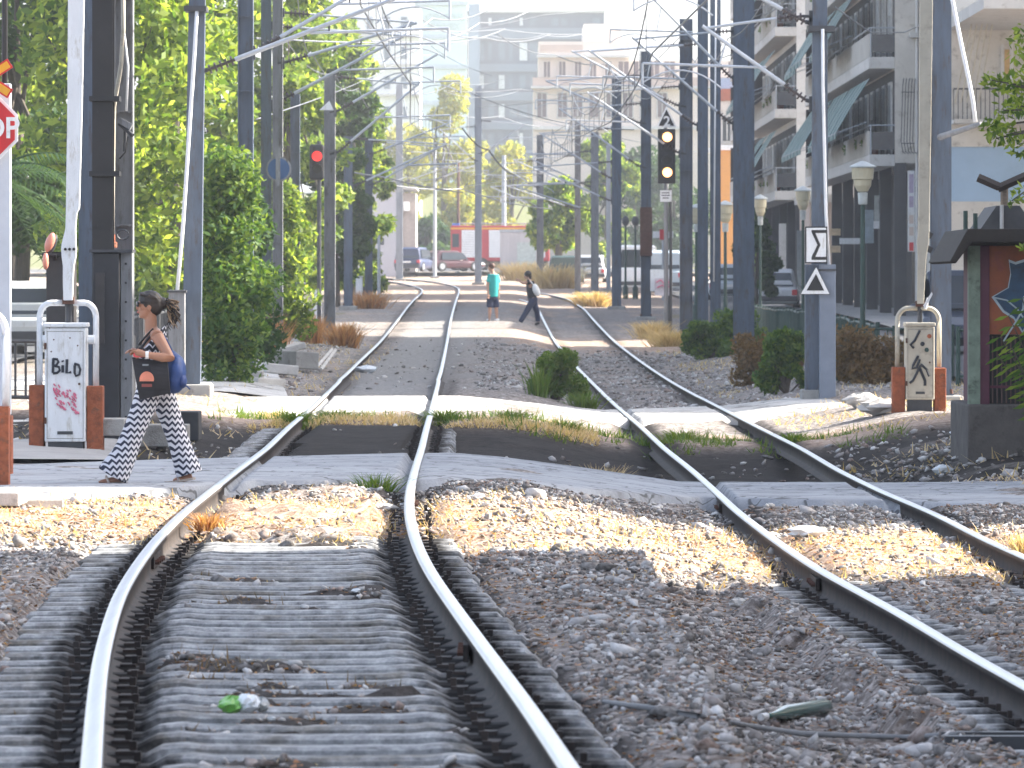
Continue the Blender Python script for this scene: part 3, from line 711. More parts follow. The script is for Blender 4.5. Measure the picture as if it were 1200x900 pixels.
zc = P(0, 178, 78).z; b.bb(X-wd/2-.03, X-wd/2, 77.8, 78.1, P(0, 175, 78).z, P(0, 82, 78).z, darkgrey); b.build('cable_duct', t)
b = MB()
for yy in (275, 292): b.box(P(1088.5, yy, 77.8), (.09, .12, .08), blackm, Matrix.Rotation(.5, 3, 'Y'))
b.build('cable_hook', t)
# lamp arm from this mast + hanging rope
b = MB(); b.path([P(1101, 161, 77.6), P(1125, 153, 77.2), P(1150, 145, 76.8)], [.045, .04, .03], steel_mid, 8); b.build('side_arm', t)
o = MB().path([P(1112, -60, 77.2), P(1116, 0, 77.2), P(1126, 50, 77.1), P(1135, 92, 77.0), P(1140, 118, 77.0), P(1143, 143, 77.0)], .028, whitetube, 8).build('hanging_cable', smooth=True)
tag(o, 'thick white cable hanging down to the side arm of the right mast', 'cable')

# ================================================================== OVERHEAD WIRES
def trackx(A, B, Y): return (np.interp(Y, A[:, 1], A[:, 0])+np.interp(Y, B[:, 1], B[:, 0]))/2
def railh(A, Y): return np.interp(Y, A[:, 1], A[:, 2])
def catenary(A, B, supports, lab):
    t = thing('overhead_line', lab, 'overhead wires', (0, 0, 0), 'overhead contact lines')
    c = MB(); ms = MB()
    for i in range(len(supports)-1):
        a, b_ = supports[i], supports[i+1]; pc = []; pm = []
        for k in range(9):
            u = k/8; Y = a+(b_-a)*u; s0 = .2*(1 if i % 2 else -1); x = trackx(A, B, Y)+s0*(1-2*u); zr = railh(A, Y)
            pc.append((x, Y, zr+5.15)); pm.append((x, Y, zr+6.35-1.0*4*u*(1-u)*.75))
            if 0 < k < 8 and a > 60: MB().tube(pc[-1], pm[-1], .007, wirem, n=4, caps=False).build('dropper', t)
        c.path(pc, .013, wirem, 5); ms.path(pm, .012, wirem, 5)
    c.build('contact_wire', t); ms.build('messenger_wire', t)
catenary(aLL, aLR, [12, 40, 74, 105, 140, 180, 220, 262, 300, 340], 'overhead wires above the left track')
catenary(aRL, aRR, [12, 45, 83, 125, 150, 180, 205, 240, 262, 300, 350], 'overhead wires above the right track')
def wire(pts, lab, r=.012, sag=.4, grp='feeder wires strung between the masts'):
    q = []
    for a, b_ in zip(pts[:-1], pts[1:]):
        a, b_ = Vector(a), Vector(b_)
        for k in range(8): u = k/8; p = a.lerp(b_, u); p.z -= sag*4*u*(1-u); q.append(p)
    q.append(Vector(pts[-1])); o = MB().path(q, r, wirem, 5).build('wire'); tag(o, lab, 'wire', grp); return o
mL = [(-4.2, 74), (-4.1, 88), (-4.33, 105), (-5.3, 140), (-5.2, 180), (-5.04, 200), (-6.5, 330)]
mR = [(4.5, 83), (5.1, 125), (4.8, 140), (4.6, 150), (4.24, 180), (3.75, 205), (3.5, 240), (3.0, 262), (1.5, 300)]
for j, (dx, z) in enumerate(((-.4, 7.4), (.35, 6.9))):
    wire([(x+dx, y, float(zL(y))+z) for x, y in mL], ['feeder wire along the top of the left masts', 'lower feeder wire on the track side of the left masts'][j])
    wire([(x-dx, y, float(zR(y))+z+.1) for x, y in mR], ['feeder wire along the top of the right masts', 'lower feeder wire on the track side of the right masts'][j])
wire([P(300, 45, 105), P(560, 42, 300)], 'long wire crossing from the left masts to the tall pale central mast', .02, .2)
wire([P(978, 8, 83), P(1020, 38, 95), P(1060, 38, 110), P(1095, 22, 78)], 'slack wire looping from the sigma mast to the mast behind the right barrier', .011, .0)
wire([P(300, 140, 105), P(470, 70, 330)], 'slanting wire from the slim left mast towards the far pale mast', .014, .2)
wire([P(722, 100, 205), P(560, 125, 300)], 'wire crossing above the tracks to the tall pale mast', .014, .2)
wire([P(757, 75, 180), P(633, 165, 300)], 'wire from the rust-banded mast to the mast at the fire engine', .014, .15)
wire([P(800, 40, 150), P(677, 150, 262)], 'wire from the mast by the orange signal down to the slim grey mast', .013, .15)
wire([P(868, 60, 125), P(722, 95, 205)], 'wire from the broad dark mast to the mast left of the globe lamps', .013, .15)

rw = random.Random(21)
for i in range(20):
    a = rw.uniform(190, 520); b_ = a; xa = rw.uniform(350, 600); xb = xa+rw.uniform(60, 230); ya = rw.uniform(10, 215); yb_ = ya+rw.uniform(-45, 60)
    Ya = rw.choice([180, 205, 240, 262, 300]); wire([P(xa, ya, Ya), P((xa+xb)/2, (ya+yb_)/2+rw.uniform(-8, 14), Ya+rw.uniform(2, 25)), P(xb, yb_, Ya+rw.uniform(5, 50))], 'one of the thin wires tangled above the tracks between the far masts', rw.choice([.014, .02, .026]), rw.uniform(0, .35), 'tangle of thin wires above the tracks')
# ================================================================== SIGNALS AND SIGNS
def text_mesh(s, size, m, name, parent, loc, rot=(math.pi/2, 0, 0), ext=.002, shear=0, sx=1):
    c = bpy.data.curves.new(name, 'FONT'); c.body = s; c.size = size; c.extrude = ext; c.align_x = 'CENTER'; c.align_y = 'CENTER'; c.offset = size*.022; c.shear = shear
    tmp = bpy.data.objects.new('tmp', c); C.objects.link(tmp)
    dg = bpy.context.evaluated_depsgraph_get(); me = bpy.data.meshes.new_from_object(tmp.evaluated_get(dg))
    bpy.data.objects.remove(tmp); me.materials.clear(); me.materials.append(m)
    o = bpy.data.objects.new(name, me); C.objects.link(o); o.parent = parent
    org = Vector((0, 0, 0)); q = parent
    while q is not None: org += q.location; q = q.parent
    o.location = Vector(loc)-org; o.rotation_euler = rot; o.scale = (sx, 1, 1); return o
def lens(p, r, m, parent, name='lens'):
    b = MB(); b.tube(p+Vector((0, .02, 0)), p, r, m, n=16)
    return b.build(name, parent)
def hood(p, r, parent):
    b = MB(); n = 12; pts0 = []; pts1 = []
    for i in range(n+1):
        a = math.pi*(-.1+1.2*i/n); pts0.append(p+Vector((r*math.cos(a), .0, r*math.sin(a)))); pts1.append(p+Vector((r*math.cos(a), -.22, r*math.sin(a)*.95)))
    vs = pts0+pts1; k = n+1
    b.add(vs, [(i, i+1, k+i+1, k+i) for i in range(n)], blackm); o = b.build('visor', parent)
    s = o.modifiers.new('thick', 'SOLIDIFY'); s.thickness = .01
lred = mat('lamp_red', (.6, .03, .03), .3, emis=((1, .035, .03), .55)); lamb = mat('lamp_amber', (.9, .5, .2), .3, emis=((1, .42, .13), 2.0)); loff = mat('lamp_off', (.03, .025, .025), .2)
# right signal
Y = 150; p = P(781, 182, Y)
t = thing('railway_signal', 'railway signal with two lit orange lamps right of the tracks', 'railway signal', (p.x, Y, gz(p.x, Y)))
MB().bb(XW(771, Y), XW(791.5, Y), Y, Y+.25, P(0, 215, Y).z, P(0, 151, Y).z, blackm).build('housing', t, bevel=.02)
for yy, mm in ((160.5, lamb), (202, lamb), (174, loff), (188, loff)):
    q = P(782, yy, Y-.03); lens(q, .125 if mm is lamb else .10, mm, t, 'lamp'); hood(q+Vector((0, .02, 0)), .15, t)
MB().tube((p.x, Y+.3, gz(p.x, Y)-.1), (p.x, Y+.3, P(0, 140, Y).z), .06, steel_mid).build('post', t)
b = MB(); b.tube((p.x+.12, Y+.3, gz(p.x, Y)-.1), (p.x+.12, Y+.3, P(0, 220, Y).z), .04, darkgrey); b.build('conduit', t)
tp = [P(781, 124, Y-.02), P(793, 149.5, Y-.02), P(769, 149.5, Y-.02)]
t2 = thing('speed_sign', 'black triangle with a white 2 above the orange-lit signal', 'sign', tuple(P(781, 140, Y)))
MB().prism(tp, (0, .02, 0), whitep).build('border', t2)
cen = (tp[0]+tp[1]+tp[2])/3; MB().prism([cen+(q-cen)*.76+Vector((0, -.006, 0)) for q in tp], (0, .005, 0), blackm).build('face', t2)
text_mesh('2', .36, whitep, 'number', t2, P(781.5, 142.5, Y-.04))
# white plate sign lower on the post
t2 = thing('post_sign', 'small white lettered plate below the orange-lit signal', 'sign', tuple(P(780, 229, Y)))
MB().bb(XW(773.5, Y), XW(787, Y), Y-.06, Y-.04, P(0, 236.5, Y).z, P(0, 223, Y).z, whitep).build('plate', t2)
b = MB()
for k, ww in ((226, .20), (229, .22), (232, .16)):
    c0 = P(780, k, Y-.062); b.bb(c0.x-ww/2, c0.x+ww/2, c0.y-.004, c0.y, c0.z-.012, c0.z+.012, darkgrey)
b.build('lettering', t2)
# left signal
Y = 134; p = P(371, 190, Y)
t = thing('railway_signal', 'railway signal showing red on the left, in front of the trees', 'railway signal', (p.x, Y, gz(p.x, Y)))
MB().bb(XW(362.5, Y), XW(379.5, Y), Y, Y+.25, P(0, 211, Y).z, P(0, 169, Y).z, blackm).build('housing', t, bevel=.06)
q = P(371.5, 183, Y-.03); lens(q, .12, lred, t, 'lamp'); hood(q+Vector((0, .02, 0)), .14, t)
q = P(371.5, 198, Y-.03); lens(q, .10, loff, t, 'lamp'); hood(q+Vector((0, .02, 0)), .13, t)
MB().tube((p.x+.05, Y+.3, gz(p.x, Y)-.1), (p.x+.05, Y+.3, P(0, 165, Y).z), .05, darkgrey).build('post', t)
tp = [P(386, 118, Y-.1), P(391, 129, Y-.1), P(374, 129, Y-.1)]
o = MB().prism(tp, (0, .02, 0), whitep).build('sign_plate'); tag(o, 'small pale triangular plate above the red signal', 'sign')
# sigma sign + triangle
Y = 82.4
t = thing('sigma_sign', 'white square sign with a black sigma on the right mast', 'sign', tuple(P(957, 287, Y)))
MB().bb(XW(943.5, Y), XW(969.5, Y), Y, Y+.02, P(0, 308.5, Y).z, P(0, 265.5, Y).z, blackm).build('border', t)
MB().bb(XW(945, Y), XW(968, Y), Y-.006, Y-.001, P(0, 307, Y).z, P(0, 267, Y).z, whitep).build('face', t)
sg = [(968, 269.5), (951, 269.5), (951, 272), (958, 287), (951, 301), (951, 304.5), (968, 304.5), (968, 301), (955.5, 301), (961.5, 287), (955.5, 273), (968, 273)]
MB().prism([P(x, y, Y-.012) for x, y in sg], (0, .004, 0), blackm).build('sigma', t)
t = thing('triangle_sign', 'black triangle sign with a white border under the sigma sign', 'sign', tuple(P(955, 332, Y)))
tp = [P(956.5, 313, Y), P(972, 344.5, Y), P(938.5, 344.5, Y)]; cen = (tp[0]+tp[1]+tp[2])/3
MB().prism([cen+(q-cen)*1.06+Vector((0, .01, 0)) for q in tp], (0, .015, 0), blackm).build('backing', t)
MB().prism(tp, (0, .008, 0), whitep).build('border', t)
MB().prism([cen+(q-cen)*.62+Vector((0, -.008, 0)) for q in tp], (0, .006, 0), blackm).build('face', t)
# STOP sign, crossbuck, pole
Y = 46.0; p = P(4, 552, Y); zb = gz(p.x, Y)
t = thing('stop_sign', 'red STOP sign on the grey pole at the left edge', 'sign', (p.x, Y, zb))
MB().bb(XW(-2, Y), XW(13, Y), Y-.05, Y+.05, P(0, 486, Y).z, P(0, 98, Y).z, mat('pole_paint', (.55, .58, .63), .45, 0, .08, 4)).build('pole', t, bevel=.01)
MB().bb(XW(-8, Y), XW(14.5, Y), Y-.09, Y+.09, zb-.1, P(0, 487, Y).z, rust).build('pedestal', t, bevel=.008)
MB().tube(P(5.5, 100, Y), P(5.5, -60, Y), .024, blackm).build('upper_rod', t)
cx, cy = -16, 150
def octp(r, dy, Y_): return [P(cx+r*math.cos(math.pi/8+i*math.pi/4), cy+r*math.sin(math.pi/8+i*math.pi/4), Y_+dy) for i in range(8)]
MB().prism(octp(40, 0, Y-.10), (0, .015, 0), whitep).build('sign_border', t)
MB().prism(octp(36, 0, Y-.108), (0, .006, 0), redp).build('sign_face', t)
text_mesh('STOP', .235, whitep, 'lettering', t, P(cx-.5, cy+1, Y-.115), sx=.95)
t2 = thing('crossbuck', 'orange and red crossed warning boards above the STOP sign', 'crossing sign', tuple(P(-16, 92, Y)))
for a_ in (1, -1):
    c0 = P(-16, 92, Y-.12-.02*a_); rot = Matrix.Rotation(a_*R(33), 3, 'Y')
    MB().box(c0, (.46, .012, .085), redp, rot).build('board_edge', t2)
    MB().box(c0+Vector((0, -.009, 0)), (.43, .006, .058), yellowp, rot).build('board', t2)

# ================================================================== BARRIERS
def barrier(px0, px1, yt, yb, Y, pts_boom, paint, label, boomlabel, guards, peds, lid=True, tilt=0):
    x0, x1 = XW(px0, Y), XW(px1, Y); zt = P(0, yt, Y).z; zb = P(0, yb, Y).z; xc = (x0+x1)/2
    t = thing('barrier_machine', label, 'barrier', (xc, Y, zb))
    c = MB().bb(x0, x1, Y-.17, Y+.17, zb+.03, zt-.05, paint).build('cabinet', t, bevel=.012)
    b = MB(); dk_ = mat('seam_dark', (.16, .14, .12), .8)  # dark joint lines around the cabinet door
    for xx in (x0+.022, x1-.026): b.bb(xx, xx+.004, Y-.1725, Y-.1705, zb+.06, zt-.08, dk_)
    for zz in (zb+.06, zt-.084): b.bb(x0+.022, x1-.022, Y-.1725, Y-.1705, zz, zz+.004, dk_)
    b.build('door_seam', t); MB().tube((x1-.06, Y-.171, (zb+zt)/2), (x1-.06, Y-.18, (zb+zt)/2), .012, rustdk, n=8).build('lock', t)
    b = MB()
    for zz in (zb+.2, zt-.25): b.bb(x0-.004, x0+.018, Y-.182, Y-.173, zz, zz+.06, rustdk)
    b.build('hinges', t)
    MB().bb(x0-.012, x1+.012, Y-.19, Y+.19, zt-.045, zt, paint).build('lid', t, bevel=.012)
    MB().bb(x0+.03, x1-.03, Y-.15, Y+.15, gz(xc, Y)-.1, zb+.028, darkgrey).build('foot', t)
    MB().bb(x0+.12, x1-.12, Y-.176, Y-.171, zb+.1, zb+.13, darkgrey).build('latch', t)
    hb = MB(); hx = XW(pts_boom[0][0], Y); hb.tube((hx, Y-.02, zt-.01), (hx, Y-.02, P(0, pts_boom[0][1]-3, Y).z), .03, darkgrey); 
    hb.box((hx, Y-.02, P(0, pts_boom[0][1], Y).z), (.11, .12, .07), rustdk); hb.build('pivot', t)
    g = MB()
    for gp in guards: g.path([P(x, y, Y-.02) for x, y in gp], .029, paint, 10)
    g.build('guard_rail', t, smooth=True)
    for (a, b_, c1, d1) in peds:
        MB().bb(XW(a, Y), XW(b_, Y), Y-.12, Y+.1, gz(XW(a, Y), Y)-.1, P(0, c1, Y).z, rust).build('pedestal', t, bevel=.01)
    # boom
    L = [[(XW(x, Y)+sx*w_/2*Y/F, Y-.06+sy*.035, P(0, y, Y).z) for sx, sy in ((-1, -1), (1, -1), (1, 1), (-1, 1))] for x, y, w_ in pts_boom]
    bo = MB().rings(L, paint).build('barrier_arm', t, bevel=.006)
    bo['label'] = boomlabel
    return t, x0, x1, zt, zb
def arc(cx, cy, rx, ry, a0, a1, n=6): return [(cx+rx*math.cos(R(a0+(a1-a0)*i/n)), cy-ry*math.sin(R(a0+(a1-a0)*i/n))) for i in range(n+1)]
gl = [(46.5, 462)]+[(46.5, 372)]+arc(60, 372, 13.5, 17, 180, 90)+[(76, 355)]
gr = [(112.5, 462)]+[(112.5, 372)]+arc(99, 372, 13.5, 17, 0, 90)+[(86, 355)]
t, x0, x1, zt, zb = barrier(54, 102, 378, 521, 53.6,
    [(80.5, 352, 11), (80.5, 330, 12), (81, 312, 13), (81.5, 300, 17), (81.5, 292, 18), (81.5, 286, 17), (83.5, 268, 12), (84.5, 250, 13), (86, 244, 16), (88.5, 120, 17.5), (90, 0, 19), (92, -260, 20)],
    whitep, 'white level crossing barrier box with black graffiti reading BiLD', 'white barrier arm raised upright', [gl, gr], [(35, 52.5, 451, 0), (102.5, 121.5, 452, 0)])
ink = mat('black_spray', (.015, .02, .03), .5, 0, .2, 20); pinki = mat('pink_spray', (.65, .16, .25), .6, 0, .3, 40)
Yg = 53.6-.176
gb = MB()
def strokes(pl, r, m, Yg, gb): 
    for s_ in pl: gb.path([P(x, y, Yg) for x, y in s_], r, m, 6)
strokes([[(62.5, 420), (62, 437)], [(62, 420.5), (67, 421), (68.5, 424), (66, 428), (62.5, 428.5)], [(63, 428.5), (69, 430), (70, 434), (67, 437), (62, 437.5)],
         [(73.5, 428), (73.5, 436.5)], [(73, 422.5), (73.8, 424)], [(78.5, 421), (78, 437), (83.5, 436)], [(87, 426), (92, 427.5), (94, 433), (93, 439), (89, 440.5), (87.5, 437), (87.5, 428)]], .013, ink, Yg, gb)
go = gb.build('graffiti', t); 
gb = MB()
for i in range(60):
    u = random.random(); v = random.random(); x = 61+26*u+(v*4); y = 452+26*v+u*10-4
    if x < 94 and y < 486: strokes([[(x, y), (x+2.2, y+2.0+random.random()*2)]], .007, pinki, Yg, gb)
gb.build('pink_scrawl', t)
b = MB()
for (x, y) in ((58, 384), (63, 398), (91, 405), (82, 396), (60, 412)): b.tube(P(x, y, 53.43), P(x, y, 53.424), .008, rustdk, n=6)
b.tube(P(76.5, 292, 53.52), P(76.5, 292, 53.49), .014, blackm, n=8); b.tube(P(81.5, 292, 53.52), P(81.5, 292, 53.49), .014, blackm, n=8); b.tube(P(86.5, 292, 53.52), P(86.5, 292, 53.49), .014, blackm, n=8)
b.build('bolts', t)
for xa, xb in ((103, 111), (50, 54)): MB().tube(P(xa, 398, 53.5), P(xb, 398, 53.5), .045, whitep, n=10).build('side_hub', t)
gl = [(1051.5, 430)]+[(1051.5, 376)]+arc(1065, 376, 13.5, 15, 180, 90)+[(1075, 361)]
gr = [(1100.5, 430)]+[(1100.5, 376)]+arc(1087, 376, 13.5, 15, 0, 90)+[(1078, 361)]
t, x0, x1, zt, zb = barrier(1060.5, 1094, 378, 471, 70,
    [(1078, 356, 8), (1079, 325, 9), (1080, 300, 10), (1081, 284, 14), (1082, 270, 13), (1083.5, 150, 14), (1085, 0, 15), (1086, -200, 15)],
    beigep, 'beige level crossing barrier box with black graffiti on the right bank', 'beige barrier arm raised upright', [gl, gr], [(1045, 1060, 430, 0), (1094, 1108, 431, 0)])
Yg = 70-.176; gb = MB()
strokes([[(1078, 387), (1072, 399), (1067, 404), (1071, 408)], [(1076, 417), (1070, 428), (1069, 432), (1074, 431), (1078, 421)], [(1079, 427), (1086, 433), (1089, 441)], [(1079, 428), (1070, 446), (1066, 449)], [(1078, 432), (1084, 446), (1084, 452)]], .017, ink, Yg, gb)
gb.build('graffiti', t)
gb = MB(); 
for x, y, m_ in ((1081, 403, ink), (1089, 394, rust), (1086, 410, green_lamp)): gb.tube(P(x, y, Yg+.003), P(x, y, Yg-.004), .028, m_, n=10)
gb.build('spray_spots', t)
b = MB(); b.path([P(1088, 349, 69.9), P(1084, 362, 69.9)], .02, whitetube, 6); b.build('arm_strut', t)
o = MB().prism([P(1092, 342, 69.85), P(1093, 345, 69.85), P(1084, 362, 69.85), (P(1082, 358, 69.85))], (0, .02, 0), whitep).build('counter_plate', t)
# white guard rail at the left edge + block bench + concrete block
t = thing('guard_rail', 'white bent tube guard at the left edge in front of the STOP pole', 'guard rail', tuple(P(0, 560, 43.5)))
MB().path([P(x, y, 43.5) for x, y in [(7, 478), (7, 392)]+arc(-8, 392, 15, 24, 0, 90)+[(-40, 368)]], .029, whitep, 10).build('rail', t, smooth=True)
MB().bb(XW(-4, 43.5), XW(11, 43.5), 43.42, 43.58, gz(-3.9, 43.5)-.1, P(0, 476, 43.5).z, rust).build('pedestal', t)
Y = 39.5; t = thing('concrete_bench', 'pale concrete block on two dark posts at the left edge', 'bench', tuple(P(5, 600, Y)))
MB().bb(XW(-50, Y), XW(25, Y), Y-.2, Y+.5, P(0, 592, Y).z, P(0, 576, Y).z, concrete_l).build('slab', t, bevel=.01)
for x in (5, 19, -30): MB().tube((XW(x, Y), Y, gz(XW(x, Y), Y)-.1), (XW(x, Y), Y, P(0, 592, Y).z), .022, darkgrey).build('leg', t)
o = MB().box(P(47, 595, 40.3), (.30, .5, .14), concrete_l, Matrix.Rotation(.15, 3, 'Z')).build('concrete_block', bevel=.012); tag(o, 'low pale concrete block on the gravel beside the bench at the left', 'concrete block')
o = MB().box(P(122, 500, 53.8), (.42, .5, .16), concrete).build('concrete_block', bevel=.012); tag(o, 'grey concrete block right of the BiLD barrier box, behind the woman', 'concrete block')
o = MB().box(P(185, 510, 57), (.62, .5, .22), concrete).build('concrete_block', bevel=.012); tag(o, 'grey concrete kerb block behind the legs of the walking woman', 'concrete block')

# ================================================================== STREET LANTERNS
lanm = mat('lantern_glass', (.48, .44, .31), .35, 0, .08, 5); lanw = mat('lantern_white', (.42, .45, .44), .4)
def lantern(px, yt, ybot, Y, label, s=1.):
    X = XW(px, Y); zt = P(0, yt, Y).z; z0 = gz(X, Y); t = thing('street_lamp', label, 'street lamp', (X, Y, z0), 'street lanterns on green posts')
    pb = P(0, ybot, Y).z
    MB().lathe((X, Y, 0), [(.11*s, z0-.1), (.11*s, z0+.5), (.075*s, z0+.55), (.05*s, z0+1.0), (.042*s, pb)], green_lamp, 12).build('post', t, smooth=False)
    h = zt-pb; MB().lathe((X, Y, pb), [(.05*s, 0), (.085*s, .01), (.095*s, h*.28), (.06*s, h*.30)], lanw, 14).build('neck', t)
    MB().lathe((X, Y, pb), [(.10*s, h*.31), (.16*s, h*.45), (.17*s, h*.58), (.2*s, h*.60), (.215*s, h*.86)], lanm, 16).build('lantern', t, smooth=False)
    MB().lathe((X, Y, pb), [(.26*s, h*.87), (.26*s, h*.9), (.10*s, h*.99), (.02*s, h*1.03)], lanw, 16).build('cap', t)
lantern(1011, 190, 240, 92, 'green street lamp with a cream lantern in front of the shops', .85)
lantern(891, 229, 264, 152, 'street lamp with a white lantern right of the broad dark mast', .8)
lantern(941, 219, 258, 140, 'street lamp with a white lantern half hidden behind the sigma mast', .85)
lantern(850, 236, 272, 160, 'street lamp with a lantern seen between the twin-leg mast and the broad dark mast')
lantern(816, 240, 272, 175, 'street lamp with a pale yellow lantern between the signal mast and the twin-leg mast')
for px, yb in ((733, 'left'), (744.5, 'right')):
    Y = 245; X = XW(px, Y); z0 = gz(X, Y); t = thing('street_lamp', f'slim dark globe lamp, the {yb} one of the pair before the white van', 'street lamp', (X, Y, z0), 'pair of dark globe lamps')
    MB().lathe((X, Y, 0), [(.12, z0-.1), (.12, z0+.5), (.05, z0+.6), (.045, P(0, 265, Y).z)], green_lamp, 8).build('post', t)
    MB().ell(P(px, 259, Y), (.16, .16, .22), darkgrey).build('globe', t, smooth=True)

# ================================================================== FENCE, KIOSK
def fence(p0, p1, h, label, pitch=.14, m=green_lamp, zoff=0.):
    p0, p1 = Vector(p0), Vector(p1); t = thing('railing_fence', label, 'fence', (p0.x, p0.y, gz(p0.x, p0.y))); L = (p1-p0).length; d = (p1-p0)/L
    bars = MB(); n = int(L/pitch)
    def pt(s_, z): q = p0+d*s_; return Vector((q.x, q.y, gz(q.x, q.y)+z+zoff))
    k = max(2, int(L/1.5))
    for z in (.15, h): MB().path([pt(L*i/k, z) for i in range(k+1)], .025, m, 6).build('rail', t)
    for i in range(n+1): bars.tube(pt(i*pitch, .15), pt(i*pitch, h), .016, m, n=5, caps=False)
    bars.build('pickets', t)
    for i in range(k+1): MB().tube(pt(L*i/k, -.1), pt(L*i/k, h+.06), .035, m, n=6).build('post', t)
whf = mat('railing_pale', (.32, .34, .36), .5)
fence((5.3, 93, 0), (7.2, 93, 0), .86, 'low dark green railing behind the right barrier in front of the shops')
fence((6.9, 88, 0), (9.5, 88, 0), .86, 'low dark railing between the right mast and the painted kiosk')
fence((6.3, 98, 0), (6.3, 150, 0), .9, 'long railing running away along the right-hand street', .3)
fence((-6.0, 66, 0), (-4.4, 66, 0), .8, 'low dark railing behind the barrier box on the left', .12, darkgrey)
fence((-6.4, 94, 0), (-6.4, 124, 0), .9, 'long dark railing along the left street below the trees', .35, darkgrey)

Y = 56.; kc = P(1150, 515, Y); zb = gz(5, Y)
t = thing('kiosk', 'small kiosk painted with orange and blue graffiti under a dark brown roof, right edge', 'kiosk', (XW(1160, Y), Y, zb))
X0, X1, X2, X3 = XW(1134, Y), XW(1149, Y), XW(1160, Y), XW(1290, Y)
zw = P(0, 474, Y).z; ztp = P(0, 288, Y).z
MB().bb(X0, X3, Y-.02, Y+2.2, min(zb, gz(6.5, Y))-.35, zw, mat('stained_concrete', (.10, .09, .083), .9, 0, .3, 4, dirt=(.055, .05, .045), bumps=.5)).build('plinth', t, bevel=.02)
MB().bb(X0+.01, X1, Y+.03, Y+.15, zw+.002, ztp, mat('pale_green_paint', (.18, .23, .175), .7, 0, .3, 6, dirt=(.07, .09, .065))).build('corner_post', t)
purple = mat('purple_paint', (.09, .022, .042), .7, 0, .2, 5); orange = mat('orange_paint', (.24, .065, .022), .7, 0, .35, 2.5, dirt=(.20, .05, .04))
MB().bb(X1+.002, X2, Y+.05, Y+.12, zw+.002, ztp, purple).build('door_frame', t)
MB().bb(X2+.002, X3, Y+.08, Y+2.1, P(0, 392, Y).z, ztp, orange).build('painted_wall', t)
MB().bb(X1, X2, Y+.16, Y+2.1, zw+.002, ztp-.01, purple).build('side_wall', t)
b = MB(); b.bb(X2+.002, X3, Y+.3, Y+2.1, zw+.002, P(0, 393, Y).z, blackm); b.build('lower_recess', t)
b = MB(); xx = X2+.03
while xx < X3: b.bb(xx, xx+.012, Y+.10, Y+.115, zw+.01, P(0, 394, Y).z, mat('brown_bars', (.09, .05, .045), .6)); xx += .045
b.bb(X2+.01, X3, Y+.085, Y+.099, P(0, 391.5, Y).z, P(0, 388, Y).z, mat('grey_bar', (.2, .18, .17), .6)); b.bb(X2+.01, X3, Y+.085, Y+.099, P(0, 455, Y).z, P(0, 452, Y).z, purple); b.build('gate', t)
Yk = Y+.07
star = [(1182, 304), (1190, 307), (1206, 302), (1215, 330), (1212, 372), (1199, 392), (1188, 374), (1175, 366), (1162, 348), (1181, 337), (1184, 320)]
MB().prism([P(x, y, Yk) for x, y in star], (0, .006, 0), mat('pale_blue_spray', (.35, .42, .45), .6)).build('mural_outline', t)
cs = (1193, 342)
MB().prism([P(cs[0]+(x-cs[0])*.9, cs[1]+(y-cs[1])*.91, Yk-.005) for x, y in star], (0, .004, 0), mat('blue_spray', (.015, .055, .11), .6, 0, .5, 5, dirt=(.015, .02, .03))).build('mural', t)
gb = MB(); strokes([[(1166, 349), (1180, 352), (1192, 362), (1199, 372)], [(1200, 347), (1199, 362), (1190, 378), (1176, 400)]], .009, mat('pale_blue_spray', (.35, .42, .45)), Yk-.012, gb); gb.build('mural_lines', t)
roofm = mat('dark_brown_roof', (.028, .022, .018), .8, 0, .3, 3, bumps=.3)
rp = [(1113, 306.5), (1134, 268), (1300, 268), (1300, 284), (1139, 284), (1120, 309)]
MB().prism([P(x, y, Y-.35) for x, y in rp], (0, 2.9, 0), roofm).build('roof', t, bevel=.01)
MB().bb(X0-.02, X3, Y-.1, Y+2.3, ztp+.002, P(0, 284, Y).z, roofm).build('eave_board', t)
for x, y in ((1131.5, 247), (1143, 250)): MB().tube(P(x, 270, Y), P(x, y, Y), .022, green_lamp, n=6).build('finial', t)
t = thing('canopy_shelter', 'grey pointed canopy roof on a pale post, above and behind the painted kiosk', 'canopy', tuple(P(1175, 470, 62)))
b = MB(); Yc = 62; a = P(1150, 269, Yc); 
cpts = [P(1148, 270, Yc), P(1168, 241, Yc), P(1195, 241, Yc), P(1215, 270, Yc)]; b.prism(cpts, (0, 1.6, 0), mat('canopy_grey', (.06, .06, .062), .7)); b.build('canopy', t)
MB().tube((XW(1174, Yc-.05), Yc-.05, gz(5.3, Yc)), P(1174, 240, Yc-.05), .022, concrete_l).build('pole', t)
darkwood = mat('dark_wood', (.05, .037, .03), .8)
t = thing('wooden_pergola', 'dark wooden beams of a pergola at the right edge above the kiosk', 'pergola', tuple(P(1180, 440, 66)))
b = MB(); b.tube(P(1146, 208, 66), P(1171, 219, 66), .05, darkwood, n=4); b.tube(P(1169, 221, 66), P(1225, 196, 66), .05, darkwood, n=4); b.build('beam', t)
b = MB(); b.tube(P(1177, 215, 66.1), (P(1177, 215, 66.1).x, 66.1, gz(5.7, 66)), .045, wood, n=6); b.build('post', t)
